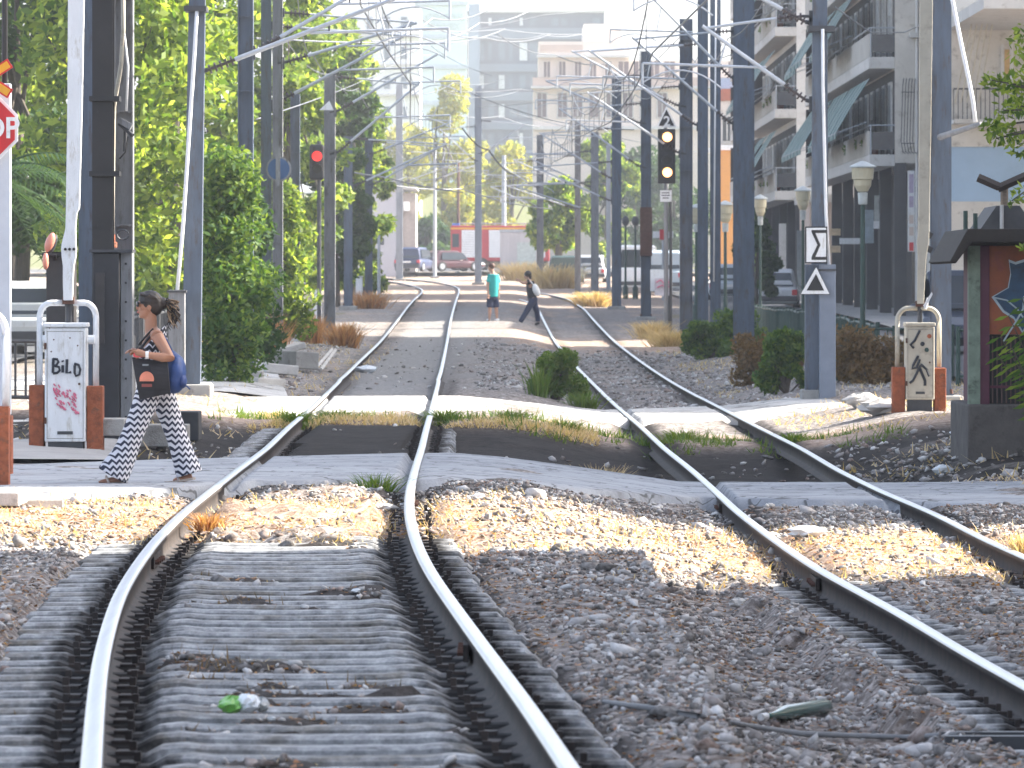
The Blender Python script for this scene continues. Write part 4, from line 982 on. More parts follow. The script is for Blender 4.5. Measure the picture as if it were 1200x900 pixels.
# ================================================================== PEOPLE
skin = mat('skin', (.34, .17, .105), .5, 0, .06, 8); skin2 = mat('skin_tan', (.42, .24, .17), .55, 0, .06, 8)
hairm = mat('dark_brown_hair', (.016, .011, .009), .5, 0, .5, 30, stretch=(4, 4, 1)); hairt = mat('sunlit_hair', (.22, .15, .09), .5, 0, .5, 40)
sunglass = mat('sunglasses', (.01, .01, .012), .15); lipm = mat('lips', (.42, .12, .10), .5)
def remesh(o, vs, it=3, disp=0):
    r = o.modifiers.new('remesh', 'REMESH'); r.mode = 'VOXEL'; r.voxel_size = vs; r.use_smooth_shade = True
    s = o.modifiers.new('smooth', 'SMOOTH'); s.iterations = it; s.factor = .5
    return o
def hand(mb, wr, d, nrm, curl, m, s=1., mirror=1):
    wr = Vector(wr); d = Vector(d).normalized(); nrm = Vector(nrm).normalized(); side = d.cross(nrm).normalized()*mirror
    mb.path([wr-d*.02, wr+d*.03*s, wr+d*.085*s], [.022*s, .029*s, .032*s], m, 8)
    for k in (-1, 0, 1): mb.path([wr+d*.02*s+side*k*.014*s, wr+d*.088*s+side*k*.022*s], [.016*s, .014*s], m, 7)
    Ls = (.060, .074, .078, .072)
    for i in range(4):
        off = (i-1.5)*.0205*s; p = wr+d*.082*s+side*off; pts = [p]; a = curl*.4
        for sg in (.45, .32, .23):
            dr = d*math.cos(a)-nrm*math.sin(a); pts.append(pts[-1]+dr*Ls[i]*sg*s); a += curl
        mb.path(pts, [.0105*s, .0095*s, .0085*s, .0065*s], m, 7)
    p = wr+d*.028*s+side*.026*s; a1 = (d*.6+side*.75-nrm*.35).normalized(); a2 = (d*.85+side*.3-nrm*.5).normalized()
    mb.path([p, p+a1*.034*s, p+a1*.034*s+a2*.03*s, p+a1*.034*s+a2*.05*s], [.013*s, .0115*s, .0105*s, .008*s], m, 7)
def body(root, J, m, vox, s=1., wide=1.):
    mb = MB(); V = Vector; g = {k: V(v)+root.location for k, v in J.items() if k != 'curl'}
    pel, che, nk, hd = g['pelvis'], g['chest'], g['neck'], g['head']
    mb.ell(pel, (.115*s, .15*s*wide, .12*s), m, 14, 9); mb.ell(che, (.098*s, .145*s*wide, .17*s), m, 14, 9)
    mb.path([pel, (pel+che)/2, che], [.115*s, .10*s, .11*s], m, 12)
    sh = (g['shL']+g['shR'])/2; mb.path([g['shL'], sh+V((0, 0, .015)), g['shR']], [.052*s, .062*s, .052*s], m, 10)
    mb.path([sh+V((0, 0, -.03)), nk, hd+V((0.015, 0, -.05*s))], [.078*s, .054*s, .050*s], m, 10)
    f = V(J['face']).normalized(); up = V((0, 0, 1)); sd = up.cross(f).normalized(); rm = Matrix((f, sd, up)).transposed()
    def h(o_, r, rot=rm): mb.ell(hd+rm @ V(o_)*s, tuple(x*s for x in r), m, 12, 9, rot)
    h((0, 0, .02), (.092, .073, .094)); h((.022, 0, -.045), (.062, .056, .066)); h((.055, 0, -.085), (.024, .024, .020))
    h((.088, 0, -.018), (.020, .012, .017)); h((.083, 0, .004), (.010, .008, .026)); h((.074, 0, -.052), (.016, .022, .012))
    for q in (-1, 1): h((-.005, q*.073, -.012), (.018, .009, .030)); h((.072, q*.030, .030), (.012, .022, .007)); h((.055, q*.036, -.018), (.022, .02, .02))
    for S_ in 'LR':
        a, e, w_ = g['sh'+S_], g['el'+S_], g['wr'+S_]
        mb.path([a, a.lerp(e, .35), e, e.lerp(w_, .3), w_], [.055*s, .050*s, .042*s, .040*s, .026*s], m, 10)
        hand(mb, w_, V(J['hd'+S_]), V(J['hn'+S_]), J.get('curl', .6), m, s, 1 if S_ == 'L' else -1)
        hp, kn, an, to = g['hp'+S_], g['kn'+S_], g['an'+S_], g['to'+S_]
        mb.path([hp, hp.lerp(kn, .45), kn, kn.lerp(an, .3), kn.lerp(an, .75), an], [.083*s, .07*s, .052*s, .053*s, .036*s, .033*s], m, 12)
        fd = (to-an); fd.z *= .9; heel = an-V((fd.x, fd.y, 0)).normalized()*.03*s+V((0, 0, -.035*s))
        mb.path([heel, an+fd*.45+V((0, 0, -.03*s)), to], [.030*s, .033*s, .018*s], m, 8)
        for k in range(3): mb.ell(to+V((0, (k-1)*.018*s, 0)), (.02*s, .011*s, .012*s), m, 8, 5)
    o = mb.build('body', root); o.data.name = 'body'; remesh(o, vox, 3); return g, rm
def eyes(root, g, rm, s=1.):
    mb = MB(); 
    for q in (-1, 1): mb.ell(g['head']+rm @ Vector((.076, q*.031, .014))*s, (.011*s, .013*s, .007*s), mat('eye_white', (.7, .7, .7), .2), 8, 6); mb.ell(g['head']+rm @ Vector((.084, q*.031, .014))*s, (.005*s, .006*s, .006*s), blackm, 8, 6)
    mb.build('eyes', root)
    MB().ell(g['head']+rm @ Vector((.086, 0, -.052))*s, (.008*s, .02*s, .008*s), lipm, 8, 5, rm).build('lips', root)

# ---- walking woman
Yw = 44.0; pw = F/Yw
def W(px, py, dy=0.): return ((px-176)/pw, dy, (568-py)/pw)
lw = P(176, 568, Yw); 
root = thing('person', 'woman with ponytail and sunglasses in black and white zigzag trousers walking left across the path', 'person', tuple(lw))
J = dict(pelvis=W(181, 448), chest=W(180, 408), neck=W(177, 386), head=W(174, 358.5), face=(-1, -.10, .02), shL=W(186, 394, -.165), shR=W(176, 393, .165),
         elL=W(202, 420, -.27), wrL=W(174, 415, -.31), hdL=(-1, .10, .28), hnL=(0, .25, 1), elR=W(180, 424, .23), wrR=W(164, 414, .06), hdR=(-.9, -.45, .25), hnR=(0, .2, 1), curl=.55,
         hpL=W(176, 455, -.085), hpR=W(184, 455, .085), knL=W(156, 505, -.09), knR=W(203, 502, .09), anL=W(139, 556, -.10), toL=W(119, 564, -.12), anR=W(220, 553, .09), toR=W(204, 563, .09))
g, rm = body(root, J, skin, .006, .93)
m, nt, b = newmat('zigzag_cloth'); co = nt.add('ShaderNodeTexCoord').outputs['Object']; s3 = nt.add('ShaderNodeSeparateXYZ'); nt.link(co, s3.inputs[0])
def mth(op, a, b_=None):
    n = nt.add('ShaderNodeMath', operation=op)
    for i, v in enumerate((a, b_)):
        if v is None: continue
        if isinstance(v, (int, float)): n.inputs[i].default_value = v
        else: nt.link(v, n.inputs[i])
    return n.outputs[0]
def zigzag(lean):
    ux = mth('ADD', s3.outputs[0], mth('MULTIPLY', s3.outputs[2], lean)); ux = mth('ADD', ux, mth('MULTIPLY', s3.outputs[1], .6))
    tri = mth('ABSOLUTE', mth('SUBTRACT', mth('FRACT', mth('DIVIDE', mth('ADD', ux, 5.), .052)), .5))
    v = mth('ADD', s3.outputs[2], mth('MULTIPLY', tri, .055)); return mth('FRACT', mth('DIVIDE', mth('ADD', v, 5.), .048))
zz = mth('GREATER_THAN', zigzag(.0), .47)
c = mixc(nt, zz, (.015, .02, .045), (.62, .62, .66)); nt.link(c, b.inputs['Base Color']); b.inputs['Roughness'].default_value = .85; zig = m
mb = MB(); L0 = root.location
def Q(px, py, dy=0.): return L0+Vector(W(px, py, dy))
def leg(mb, pts, m): mb.path([Q(*p[:3]) for p in pts], [p[3] for p in pts], m, 14)
mb.ell(Q(181, 447), (.125, .155, .125), zig, 16, 10); mb.path([Q(181, 428), Q(181, 448)], [.108, .14], zig, 16)
leg(mb, [(178, 450, -.07, .105), (171, 472, -.085, .098), (163, 492, -.09, .088), (155, 512, -.095, .086), (147, 532, -.10, .098), (138, 548, -.10, .118), (133, 557, -.10, .128)], zig)
leg(mb, [(185, 450, .07, .105), (192, 470, .08, .098), (199, 490, .09, .088), (206, 510, .09, .084), (212, 528, .09, .088), (218, 546, .09, .10), (221, 556, .09, .108)], zig)
remesh(mb.build('trousers', root), .010, 2)
m, nt, b = newmat('zigzag_top'); co = nt.add('ShaderNodeTexCoord').outputs['Object']; s3 = nt.add('ShaderNodeSeparateXYZ'); nt.link(co, s3.inputs[0]); c = mixc(nt, mth('GREATER_THAN', zigzag(.0), .72), (.010, .012, .022), (.55, .55, .60)); nt.link(c, b.inputs['Base Color']); b.inputs['Roughness'].default_value = .85; zigt = m
mb = MB()
def ering(cx, cz, rx, ry, tilt, n=20):
    r = []
    for k in range(n):
        a = 2*math.pi*k/n; u = rx*math.cos(a); v = Vector((cx[0]+u, cx[1]+ry*math.sin(a), cz+tilt*u)); r.append(v)
    return r
c0 = Q(181, 430); rr = []
for px, py, rx, ry, ti in ((181, 432, .112, .138, 0), (180, 424, .108, .132, .1), (179, 415, .112, .140, .3), (178, 408, .118, .147, .6), (178.5, 402, .112, .146, .9), (180, 397, .104, .140, 1.1)):
    q = Q(px, py); rr.append(ering((q.x, q.y), q.z, rx, ry, ti))
mb.rings(rr, zigt, cap=False); o = mb.build('top', root, smooth=True); sol = o.modifiers.new('thick', 'SOLIDIFY'); sol.thickness = .006; sol.offset = 0
mb = MB()
for dy in (-.10, .09): mb.path([Q(163, 404, dy*.8), Q(170, 396, dy*.95), Q(180, 385.5, dy), Q(189, 391, dy*.9), Q(194, 398, dy*.7)], .009, blackm, 6)
mb.path([Q(164, 412, -.12), Q(172, 400, -.125), Q(183, 387, -.115)], .011, blackm, 6)
mb.build('straps', root)
mb = MB(); hd = g['head']
def H(o_, r, m_=hairm, n=12, k=8): mb.ell(hd+rm @ Vector(o_), r, m_, n, k, rm)
H((-.016, 0, .034), (.100, .080, .088)); H((-.05, 0, .0), (.066, .074, .078)); H((-.105, 0, .022), (.05, .05, .05)); H((.025, 0, .080), (.05, .060, .026))
for i in range(60):
    a = random.uniform(-1.3, 1.3); f0 = random.uniform(-.02, .07); s0 = math.sin(a)*.07; z_ = .075+.03*math.cos(a)
    mb.path([hd+rm @ Vector((f0, s0, z_)), hd+rm @ Vector((f0*.3-.05, s0*1.15, z_*.75)), hd+rm @ Vector((-.085, s0*.75, z_*.35)), hd+rm @ Vector((-.12, s0*.25, .025))], .0065, hairm, 5)
o = mb.build('hair', root); remesh(o, .006, 1)
mb = MB()
for i in range(16):
    a = random.uniform(-1.2, 1.2); p0 = hd+rm @ Vector((random.uniform(-.05, .06), math.sin(a)*.07, .05+.04*math.cos(a))); mb.path([p0, p0+Vector((.02, random.uniform(-.03, .03), .015)), p0+Vector((.05, random.uniform(-.04, .04), random.uniform(-.05, .03)))], [.003, .002, .001], hairt, 4)
mb.build('loose_hair', root)
mb = MB()
for i in range(90):
    a = random.uniform(0, 6.28); r0 = random.uniform(.005, .03); p0 = hd+rm @ Vector((-.135, math.cos(a)*r0, .03+math.sin(a)*r0)); pts = [p0]; ph = random.uniform(0, 6.28); L = random.uniform(.04, .19); dr = Vector((random.uniform(.25, 1.1), random.uniform(-.4, .4), random.uniform(-.3, .5)))
    for k in range(1, 13):
        u = k/12; pts.append(p0+dr*.095*math.sin(u*1.6)+Vector((.017*math.cos(ph+u*15)*u, .017*math.sin(ph+u*15)*u, -L*u**1.6)))
    mb.path(pts, [.005]*12+[.002], hairt if random.random() < .45 else hairm, 5)
mb.build('ponytail', root, smooth=True)
mb = MB()
for q in (-1, 1): mb.ell(hd+rm @ Vector((.084, q*.032, .012)), (.012, .029, .023), sunglass, 12, 7, rm); mb.path([hd+rm @ Vector((.085, q*.060, .022)), hd+rm @ Vector((.04, q*.077, .020)), hd+rm @ Vector((-.01, q*.077, .012))], .005, sunglass, 5)
mb.path([hd+rm @ Vector((.094, -.01, .018)), hd+rm @ Vector((.094, .01, .018))], .004, sunglass, 5)
mb.build('sunglasses', root, smooth=True)
MB().ell(hd+rm @ Vector((.078, 0, -.050)), (.011, .02, .009), lipm, 8, 5, rm).build('lips', root, smooth=True)
sandal = mat('sandal_beige', (.45, .38, .33), .7)
for nm, an, to in (('L', 'anL', 'toL'), ('R', 'anR', 'toR')):
    a = g[an]; t_ = g[to]; mb = MB(); d = (t_-a); d.z = 0; d.normalize(); sd = Vector((-d.y, d.x, 0)); ring = []
    zb0 = a.z-.062; zt0 = t_.z-.020
    if nm == 'R': zb0 = a.z-.055
    for u, w_ in ((-.055, .022), (-.04, .032), (.0, .034), (.06, .036), (.12, .044), (.165, .038), (.185, .018)):
        zc = zb0+(zt0-zb0)*min(1, max(0, (u+.04)/.18)); c_ = Vector((a.x, a.y, 0))+d*u
        ring.append([Vector((c_.x, c_.y, 0))+sd*(w_*sx)+Vector((0, 0, zc+h_)) for sx, h_ in ((-1, -.008), (1, -.008), (1, .010), (-1, .010))])
    mb.rings(ring, sandal)
    mb.path([Vector((a.x, a.y, 0))+d*.07-sd*.038+Vector((0, 0, zt0+.01)), Vector((a.x, a.y, 0))+d*.09+Vector((0, 0, zt0+.062)), Vector((a.x, a.y, 0))+d*.07+sd*.038+Vector((0, 0, zt0+.01))], .010, sandal, 6)
    mb.build('sandal', root)
b = MB(); b.tube(Q(175.5, 415.5, -.31)-Vector((.012, 0, 0)), Q(175.5, 415.5, -.31)+Vector((.012, 0, 0)), .030, whitep, n=12); b.build('wristwatch', root)
# tote bag
bagm = mat('black_canvas', (.012, .013, .018), .7, 0, .3, 9)
t = thing('tote_bag', 'black tote bag with an orange print held by the walking woman', 'bag', tuple(Q(178, 466, -.27)))
rr = []
for u in range(9):
    v = u/8; px0, px1 = 156+2.5*v*0+v*9, 199+v*3; py0 = 418+v*50; py1 = 424+v*36
    a, c_ = Q(px0+1, py0, -.24), Q(px1, py1, -.24); th = .02+.035*math.sin(math.pi*min(1, v*1.05)); rr.append([a+Vector((0, -th*.5, 0)), (a+c_)/2+Vector((0, -th, 0)), c_+Vector((0, -th*.5, 0)), c_+Vector((0, th*.5, 0)), (a+c_)/2+Vector((0, th, 0)), a+Vector((0, th*.5, 0))])
b = MB(); b.rings(rr, bagm); b.build('bag_body', t, bevel=.006)
salmon = mat('salmon_print', (.70, .25, .16), .7)
b = MB(); yy = -.312; arcp = [Q(166.5, 446, yy)]+[Q(175+8.5*math.cos(R(a)), 444-9.5*math.sin(R(a)), yy) for a in range(170, -1, -17)]+[Q(183, 446, yy)]; b.prism(arcp, (0, .004, 0), salmon); b.build('print', t)
b = MB(); b.bb(Q(169, 0).x, Q(181, 0).x, Q(0, 0, yy).y, Q(0, 0, yy+.004).y, Q(0, 452.5).z, Q(0, 449).z, mat('dull_red_print', (.25, .06, .05))); b.bb(Q(170, 0).x, Q(177, 0).x, Q(0, 0, yy).y, Q(0, 0, yy+.004).y, Q(0, 428).z, Q(0, 426).z, mat('grey_print', (.25, .28, .3))); b.build('small_print', t)
b = MB(); b.path([Q(160, 415, -.27), Q(163, 409, -.24), Q(168, 407, -.22), Q(173, 410, -.24), Q(178, 417, -.27)], .008, bagm, 6); b.build('handle', t)
o = MB().box(Q(165, 414, -.27), (.08, .05, .055), mat('coral_cloth', (.75, .10, .13), .6)).build('purse', bevel=.012); tag(o, 'small coral red purse at the top of the black tote bag', 'purse')
# backpack
bpm = mat('blue_nylon', (.012, .045, .17), .55, 0, .3, 9, bumps=.3, bsc=12)
t = thing('backpack', 'blue backpack hanging behind the walking woman at hip height', 'backpack', tuple(Q(210, 458, .0)))
b = MB(); b.ell(Q(207, 436, -.10), (.082, .13, .145), bpm, 14, 10); b.ell(Q(205, 446, -.10), (.085, .135, .10), bpm, 14, 8); b.ell(Q(202, 422, -.08), (.055, .10, .08), bpm, 12, 8); remesh(b.build('pack', t), .012, 2)
b = MB(); b.ell(Q(215, 446, -.13), (.035, .085, .06), mat('blue_nylon_dark', (.015, .04, .15), .6), 12, 8); b.build('pocket', t, smooth=True)
MB().path([Q(203, 413, -.09), Q(196, 398, -.12), Q(188, 388, -.11), Q(180, 390, -.11)], .010, bpm, 6).build('strap', t); MB().path([Q(214, 452, -.13), Q(220, 452, -.13), Q(224, 456, -.13)], .006, bpm, 5).build('strap', t)

# ---- distant people
Yd = 159.; pd = F/Yd
def Wd(cx, px, py, dy=0.): return ((px-cx)/pd, dy, (373-py)/pd)
l2 = P(577, 373, Yd); l2.z = gz(l2.x, Yd)+.0
root = thing('person', 'person in a teal shirt and dark shorts standing between the tracks far away', 'person', tuple(l2)); q = lambda px, py, dy=0.: Wd(577, px, py, dy)
J = dict(pelvis=q(577.5, 343), chest=q(578, 325), neck=q(577, 315.5), head=q(575.5, 310), face=(-.8, .6, 0), shL=q(573.5, 319.5, -.05), shR=q(583, 319.5, .05), elL=q(571.5, 331, -.10), wrL=q(572, 341, -.16), hdL=(0, -.2, -1), hnL=(0, 1, 0),
         elR=q(584.5, 332, .06), wrR=q(584, 342, 0), hdR=(0, 0, -1), hnR=(0, 1, 0), curl=.4, hpL=q(574.5, 346, -.04), hpR=q(580.5, 346, .04), knL=q(574, 359, -.05), knR=q(581.5, 359, .04), anL=q(573.5, 370.5, -.05), toL=q(570.5, 372.3, -.02), anR=q(582.5, 370.5, .04), toR=q(581, 372.3, -.12))
g, rm = body(root, J, skin2, .012, 1.0); L0 = root.location
def Q2(cx, px, py, dy=0.): return L0+Vector(Wd(cx, px, py, dy))
teal = mat('teal_cloth', (.02, .34, .33), .8, 0, .15, 5); navy = mat('navy_cloth', (.015, .022, .06), .8, 0, .3, 5)
mb = MB(); mb.path([Q2(577, 578, 318), Q2(577, 578, 330), Q2(577, 577.5, 345)], [.15, .155, .15], teal, 14)
mb.path([g['shL']+Vector((.03, 0, .02)), g['shL'].lerp(g['elL'], .7)], [.075, .07], teal, 10); mb.path([g['shR']-Vector((.03, 0, -.02)), g['shR'].lerp(g['elR'], .7)], [.075, .07], teal, 10); remesh(mb.build('shirt', root), .02)
mb = MB(); mb.ell(Q2(577, 577.5, 345), (.15, .15, .12), navy)
for S_ in 'LR': mb.path([g['hp'+S_], g['kn'+S_].lerp(g['hp'+S_], .15)], [.10, .095], navy, 10)
remesh(mb.build('shorts', root), .02)
mb = MB(); mb.ell(g['head']+rm @ Vector((-.018, 0, .04)), (.10, .086, .095), mat('brown_hair', (.10, .05, .035), .6), 12, 8, rm); mb.build('hair', root, smooth=True); eyes(root, g, rm)
for S_ in 'LR': MB().path([g['an'+S_]+Vector((.03, .02, -.03)), g['to'+S_]], [.045, .04], whitep, 8).build('shoe', root, smooth=True)
l3 = P(620, 374, 160.); l3.z = gz(l3.x, 160.)
root = thing('person', 'distant person in black top and dark trousers striding left, one arm reaching forward', 'person', tuple(l3)); q = lambda px, py, dy=0.: Wd(620, px, py, dy)
J = dict(pelvis=q(624.5, 343), chest=q(621.5, 328), neck=q(619.5, 320), head=q(617.8, 315.5), face=(-1, -.1, -.1), shL=q(620.5, 322.5, -.17), shR=q(619.5, 322.5, .17), elL=q(613.5, 325, -.19), wrL=q(608, 321.5, -.16), hdL=(-1, 0, .4), hnL=(0, 0, 1),
         elR=q(626, 331, .2), wrR=q(625.5, 341, .2), hdR=(0, 0, -1), hnR=(0, 1, 0), curl=.3, hpL=q(624, 346, -.08), hpR=q(625, 346, .08), knL=q(616.5, 359, -.09), knR=q(629.5, 359, .09), anL=q(609.5, 370.5, -.09), toL=q(605, 372.6, -.09), anR=q(630.5, 370, .09), toR=q(627, 373.5, .09))
g, rm = body(root, J, skin2, .012, .93); L0 = root.location
blk = mat('black_cloth', (.018, .018, .024), .8, 0, .3, 5)
mb = MB(); mb.path([Q2(620, 621, 322.5), Q2(620, 622, 332), Q2(620, 624, 344)], [.12, .125, .135], blk, 14); mb.path([g['shL'], g['shL'].lerp(g['elL'], .4)], [.068, .062], blk, 10); mb.path([g['shR'], g['shR'].lerp(g['elR'], .5)], [.068, .062], blk, 10); remesh(mb.build('shirt', root), .02)
mb = MB(); mb.ell(Q2(620, 624.5, 344), (.14, .155, .12), navy)
for S_ in 'LR': mb.path([g['hp'+S_], g['kn'+S_], g['an'+S_]], [.105, .08, .07], navy, 10)
remesh(mb.build('trousers', root), .02)
mb = MB(); mb.ell(g['head']+rm @ Vector((-.02, 0, .03)), (.105, .088, .10), hairm, 12, 8, rm); mb.ell(g['head']+rm @ Vector((-.08, 0, -.06)), (.05, .06, .09), hairm, 10, 8, rm); mb.build('hair', root, smooth=True); eyes(root, g, rm)
for S_ in 'LR': MB().path([g['an'+S_]+Vector((.04, 0, -.04)), g['to'+S_]], [.04, .035], blackm, 8).build('shoe', root, smooth=True)
t = thing('shoulder_bag', 'white bag carried on the back by the distant striding person in black', 'bag', tuple(Q2(620, 629, 334)))
mb = MB(); mb.ell(Q2(620, 628.5, 333, -.12), (.10, .12, .19), whitep, 12, 8, Matrix.Rotation(-.35, 3, 'Y')); mb.build('bag_body', t, smooth=True)
MB().path([Q2(620, 627, 329, -.14), Q2(620, 621, 321.5, -.2), Q2(620, 620, 321, .1)], .015, whitep, 6).build('strap', t)

# ================================================================== VEHICLES
def car(name, label, cat, loc, ang, L, Wd_, Ht, col, kind='hatch', white_top=None, group=None):
    t = thing(name, label, cat, loc, group); t.rotation_euler = (0, 0, ang)
    paint = mat('car_paint_'+('%02x%02x%02x' % tuple(int(c*255) for c in col)), col, .3, 0, .04, 1, spec=.6)
    hb = .52*Ht if kind != 'van' else .48*Ht; w = Wd_/2
    def build(mb, nm, **k):
        t.location, l0 = Vector((0, 0, 0)), t.location.copy(); o = mb.build(nm, t, **k); t.location = l0; return o
    def sec(y, hw, z0, z1, r=.1):
        return [Vector((sx*hw*fx, y, z0+(z1-z0)*fz)) for sx, fx, fz in ((-1, .92, 0), (1, .92, 0), (1, 1, .25), (1, 1, .65), (1, .93, .95), (1, .8, 1), (-1, .8, 1), (-1, .93, .95), (-1, 1, .65), (-1, 1, .25))]
    b = MB(); h = L/2; zb = .2
    if kind == 'van': st = [(-h, .95, .35, hb), (-h+.05, 1, zb, hb+.05), (h-.9, 1, zb, hb+.02), (h-.15, .96, zb, hb*.86), (h, .86, .32, hb*.72)]
    else: st = [(-h, .90, .38, hb*.93), (-h+.08, .98, zb+.02, hb*1.0), (-h+.6, 1, zb, hb*1.03), (h-1.3, 1, zb, hb), (h-.35, .96, zb, hb*.86), (h, .84, .34, hb*.68)]
    b.rings([sec(y, w*f_, z0, z1) for y, f_, z0, z1 in st], paint); build(b, 'body', bevel=.03)
    b = MB()
    if kind == 'van': cs = [(-h+.06, .96, .90), (-h+.2, .95, .9), (h-1.9, .95, .9), (h-1.2, .90, .8)]
    elif kind == 'suv': cs = [(-h+.12, .93, .80), (-h+.35, .92, .82), (h-1.9, .9, .8), (h-1.25, .9, .62)]
    else: cs = [(-h+.15, .92, .72), (-h+.65, .9, .76), (h-2.0, .88, .74), (h-1.25, .9, .6)]
    tops = [Ht*.93, Ht, Ht, hb+.12] if kind != 'hatch' else [hb+.25, Ht, Ht, hb+.1]
    if kind == 'van': tops = [Ht*.97, Ht, Ht*.99, hb+.3]
    zlo = hb*.95
    rings_ = [[Vector((-w*f0, y, zlo)), Vector((w*f0, y, zlo)), Vector((w*f1, y, z1-.05)), Vector((w*f1*.9, y, z1)), Vector((-w*f1*.9, y, z1)), Vector((-w*f1, y, z1-.05))] for (y, f0, f1), z1 in zip(cs, tops)]
    b.rings(rings_, whitep if white_top else paint); build(b, 'roof', bevel=.03)
    # windows (panes sit just proud of the shell)
    b = MB(); y0 = -h+.12 if kind != 'hatch' else -h+.32; 
    wz0, wz1 = hb*1.08, Ht*.90
    sl = .0 if kind == 'van' else (.22 if kind == 'suv' else .42)
    yb0 = cs[0][0]-.015; b.prism([(-w*.78, yb0, wz0), (w*.78, yb0, wz0), (w*.66, yb0+sl*.25, wz1), (-w*.66, yb0+sl*.25, wz1)], (0, .02, 0), glassd); build(b, 'rear_window')
    b = MB()
    for sx in (-1, 1):
        xs = sx*w*.935; ya, yb_ = cs[1][0]+.1, cs[2][0]+.45
        b.prism([(xs, ya, wz0), (xs, yb_+.25, wz0), (sx*w*.87, yb_-.15, wz1), (sx*w*.87, ya+.05, wz1)], (sx*.03, 0, 0), glassd)
    build(b, 'side_windows')
    b = MB(); yf = cs[3][0]; b.prism([(-w*.8, yf+.03, hb*1.02), (w*.8, yf+.03, hb*1.02), (w*.66, cs[2][0]+.1, wz1+.03), (-w*.66, cs[2][0]+.1, wz1+.03)], (0, .03, .03), glassd); build(b, 'windscreen')
    for sx in (-1, 1):
        for y in (-h+.78, h-.82):
            b = MB(); b.tube((sx*(w-.2), y, .32), (sx*(w+.01), y, .32), .32, tyre, n=18); o = build(b, 'wheel', bevel=.02)
            b = MB(); b.tube((sx*(w+.0), y, .32), (sx*(w+.02), y, .32), .19, steel_pale, n=14); build(b, 'rim')
        b = MB(); b.box((sx*w*.82, -h+.01, hb*.80), (w*.22, .06, .2 if kind != 'van' else .34), redp); build(b, 'tail_light', bevel=.01)
        b = MB(); b.box((sx*w*.66, h-.04, hb*.62), (w*.34, .1, .13), lanw); build(b, 'headlight', bevel=.01)
        b = MB(); b.ell((sx*(w+.09), h-1.55, hb*1.08), (.09, .06, .07), paint, 8, 6); build(b, 'mirror')
    b = MB(); b.bb(-w*.94, w*.94, -h-.05, -h+.1, .3, .48, darkgrey); build(b, 'bumper', bevel=.03)
    b = MB(); b.bb(-.26, .26, -h-.062, -h-.052, .56, .67, whitep); build(b, 'number_plate')
    return t
def G(px, Y, dz=0): X = XW(px, Y); return (X, Y, gz(X, Y)+.04+dz)
def at(px, py, Y): return tuple(P(px, py, Y))
car('parked_car', 'white hatchback parked on the left street behind the BiLD barrier box', 'car', G(31, 108, .0), R(4), 4.0, 1.72, 1.42, (.62, .64, .66), 'hatch', group='cars around the tracks')
car('parked_car', 'dark blue car with a roof rack far down the line left of the fire engine', 'car', G(486, 366, .3), R(-12), 4.4, 1.8, 1.55, (.03, .045, .10), 'suv', group='cars around the tracks')
car('parked_car', 'dark red car parked in front of the fire engine', 'car', G(531, 371, .3), R(-62), 4.0, 1.7, 1.35, (.06, .012, .02), 'hatch', group='cars around the tracks')
car('parked_car', 'dark green car with red tail lights behind the slim grey masts', 'car', G(664, 318, .02), R(-5), 4.2, 1.75, 1.5, (.04, .07, .06), 'suv', group='cars around the tracks')
car('parked_car', 'silver car between the green car and the white van', 'car', G(694, 322, .02), R(-4), 4.2, 1.75, 1.55, (.42, .44, .46), 'hatch', group='cars around the tracks')
car('van', 'white van behind the twin globe lamps', 'van', G(747, 272, .02), R(-3), 5.0, 2.0, 2.2, (.72, .74, .76), 'van')
car('parked_car', 'light blue van-like car behind the graffiti panel right of the signal', 'car', G(779, 262, .02), R(-3), 4.6, 1.9, 1.95, (.40, .48, .55), 'suv', group='cars around the tracks')
car('parked_car', 'dark blue off-roader seen between the right mast and the kiosk', 'car', G(1128, 118, .0), R(176), 4.4, 1.85, 1.75, (.015, .03, .06), 'suv', group='cars around the tracks')
car('parked_car', 'silver estate car seen between the twin-leg mast and the broad dark mast', 'car', G(856, 232, .0), R(-3), 4.3, 1.75, 1.5, (.45, .50, .55), 'hatch', group='cars around the tracks')
car('parked_car', 'white car seen just right of the broad dark mast', 'car', G(908, 205, .0), R(-3), 4.2, 1.75, 1.45, (.62, .63, .64), 'hatch', group='cars around the tracks')
car('parked_car', 'white car high up on the hill road above the fire engine', 'car', at(570, 246, 620), R(80), 4.6, 1.9, 1.7, (.74, .76, .78), 'hatch', group='cars around the tracks')
# fire engine, side on
Y = 385; l = P(528, 319, Y); zb = l.z
t = thing('fire_engine', 'red fire engine with white roller shutters parked across the end of the tracks', 'fire engine', tuple(l))
red = mat('fire_red', (.42, .03, .04), .35, 0, .08, 2); ppm = F/Y
x0, x1 = l.x, l.x+6.7
MB().bb(x0+.0, x1, Y, Y+2.4, zb+.75, zb+3.15, red).build('body', t, bevel=.05)
MB().bb(x0+.1, x1-.1, Y+.3, Y+2.2, zb+.35, zb+.748, darkgrey).build('chassis', t)
b = MB(); b.rings([[Vector((x0-1.75, y, zb+.5)), Vector((x0-.02, y, zb+.5)), Vector((x0-.02, y, zb+2.75)), Vector((x0-1.3, y, zb+2.75)), Vector((x0-1.75, y, zb+1.6))] for y in (Y+.05, Y+2.35)], red) if False else None
for a_, c_ in ((.75, 1.75), (2.6, 3.35), (4.0, 5.1), (5.4, 6.4)):
    o = MB().bb(x0+a_, x0+c_, Y-.03, Y-.002, zb+1.0, zb+2.85, whitep).build('shutter', t)
    b = MB()
    for k in range(11): b.bb(x0+a_+.02, x0+c_-.02, Y-.036, Y-.031, zb+1.08+k*.16, zb+1.1+k*.16, steel_pale)
    b.build('slats', o)
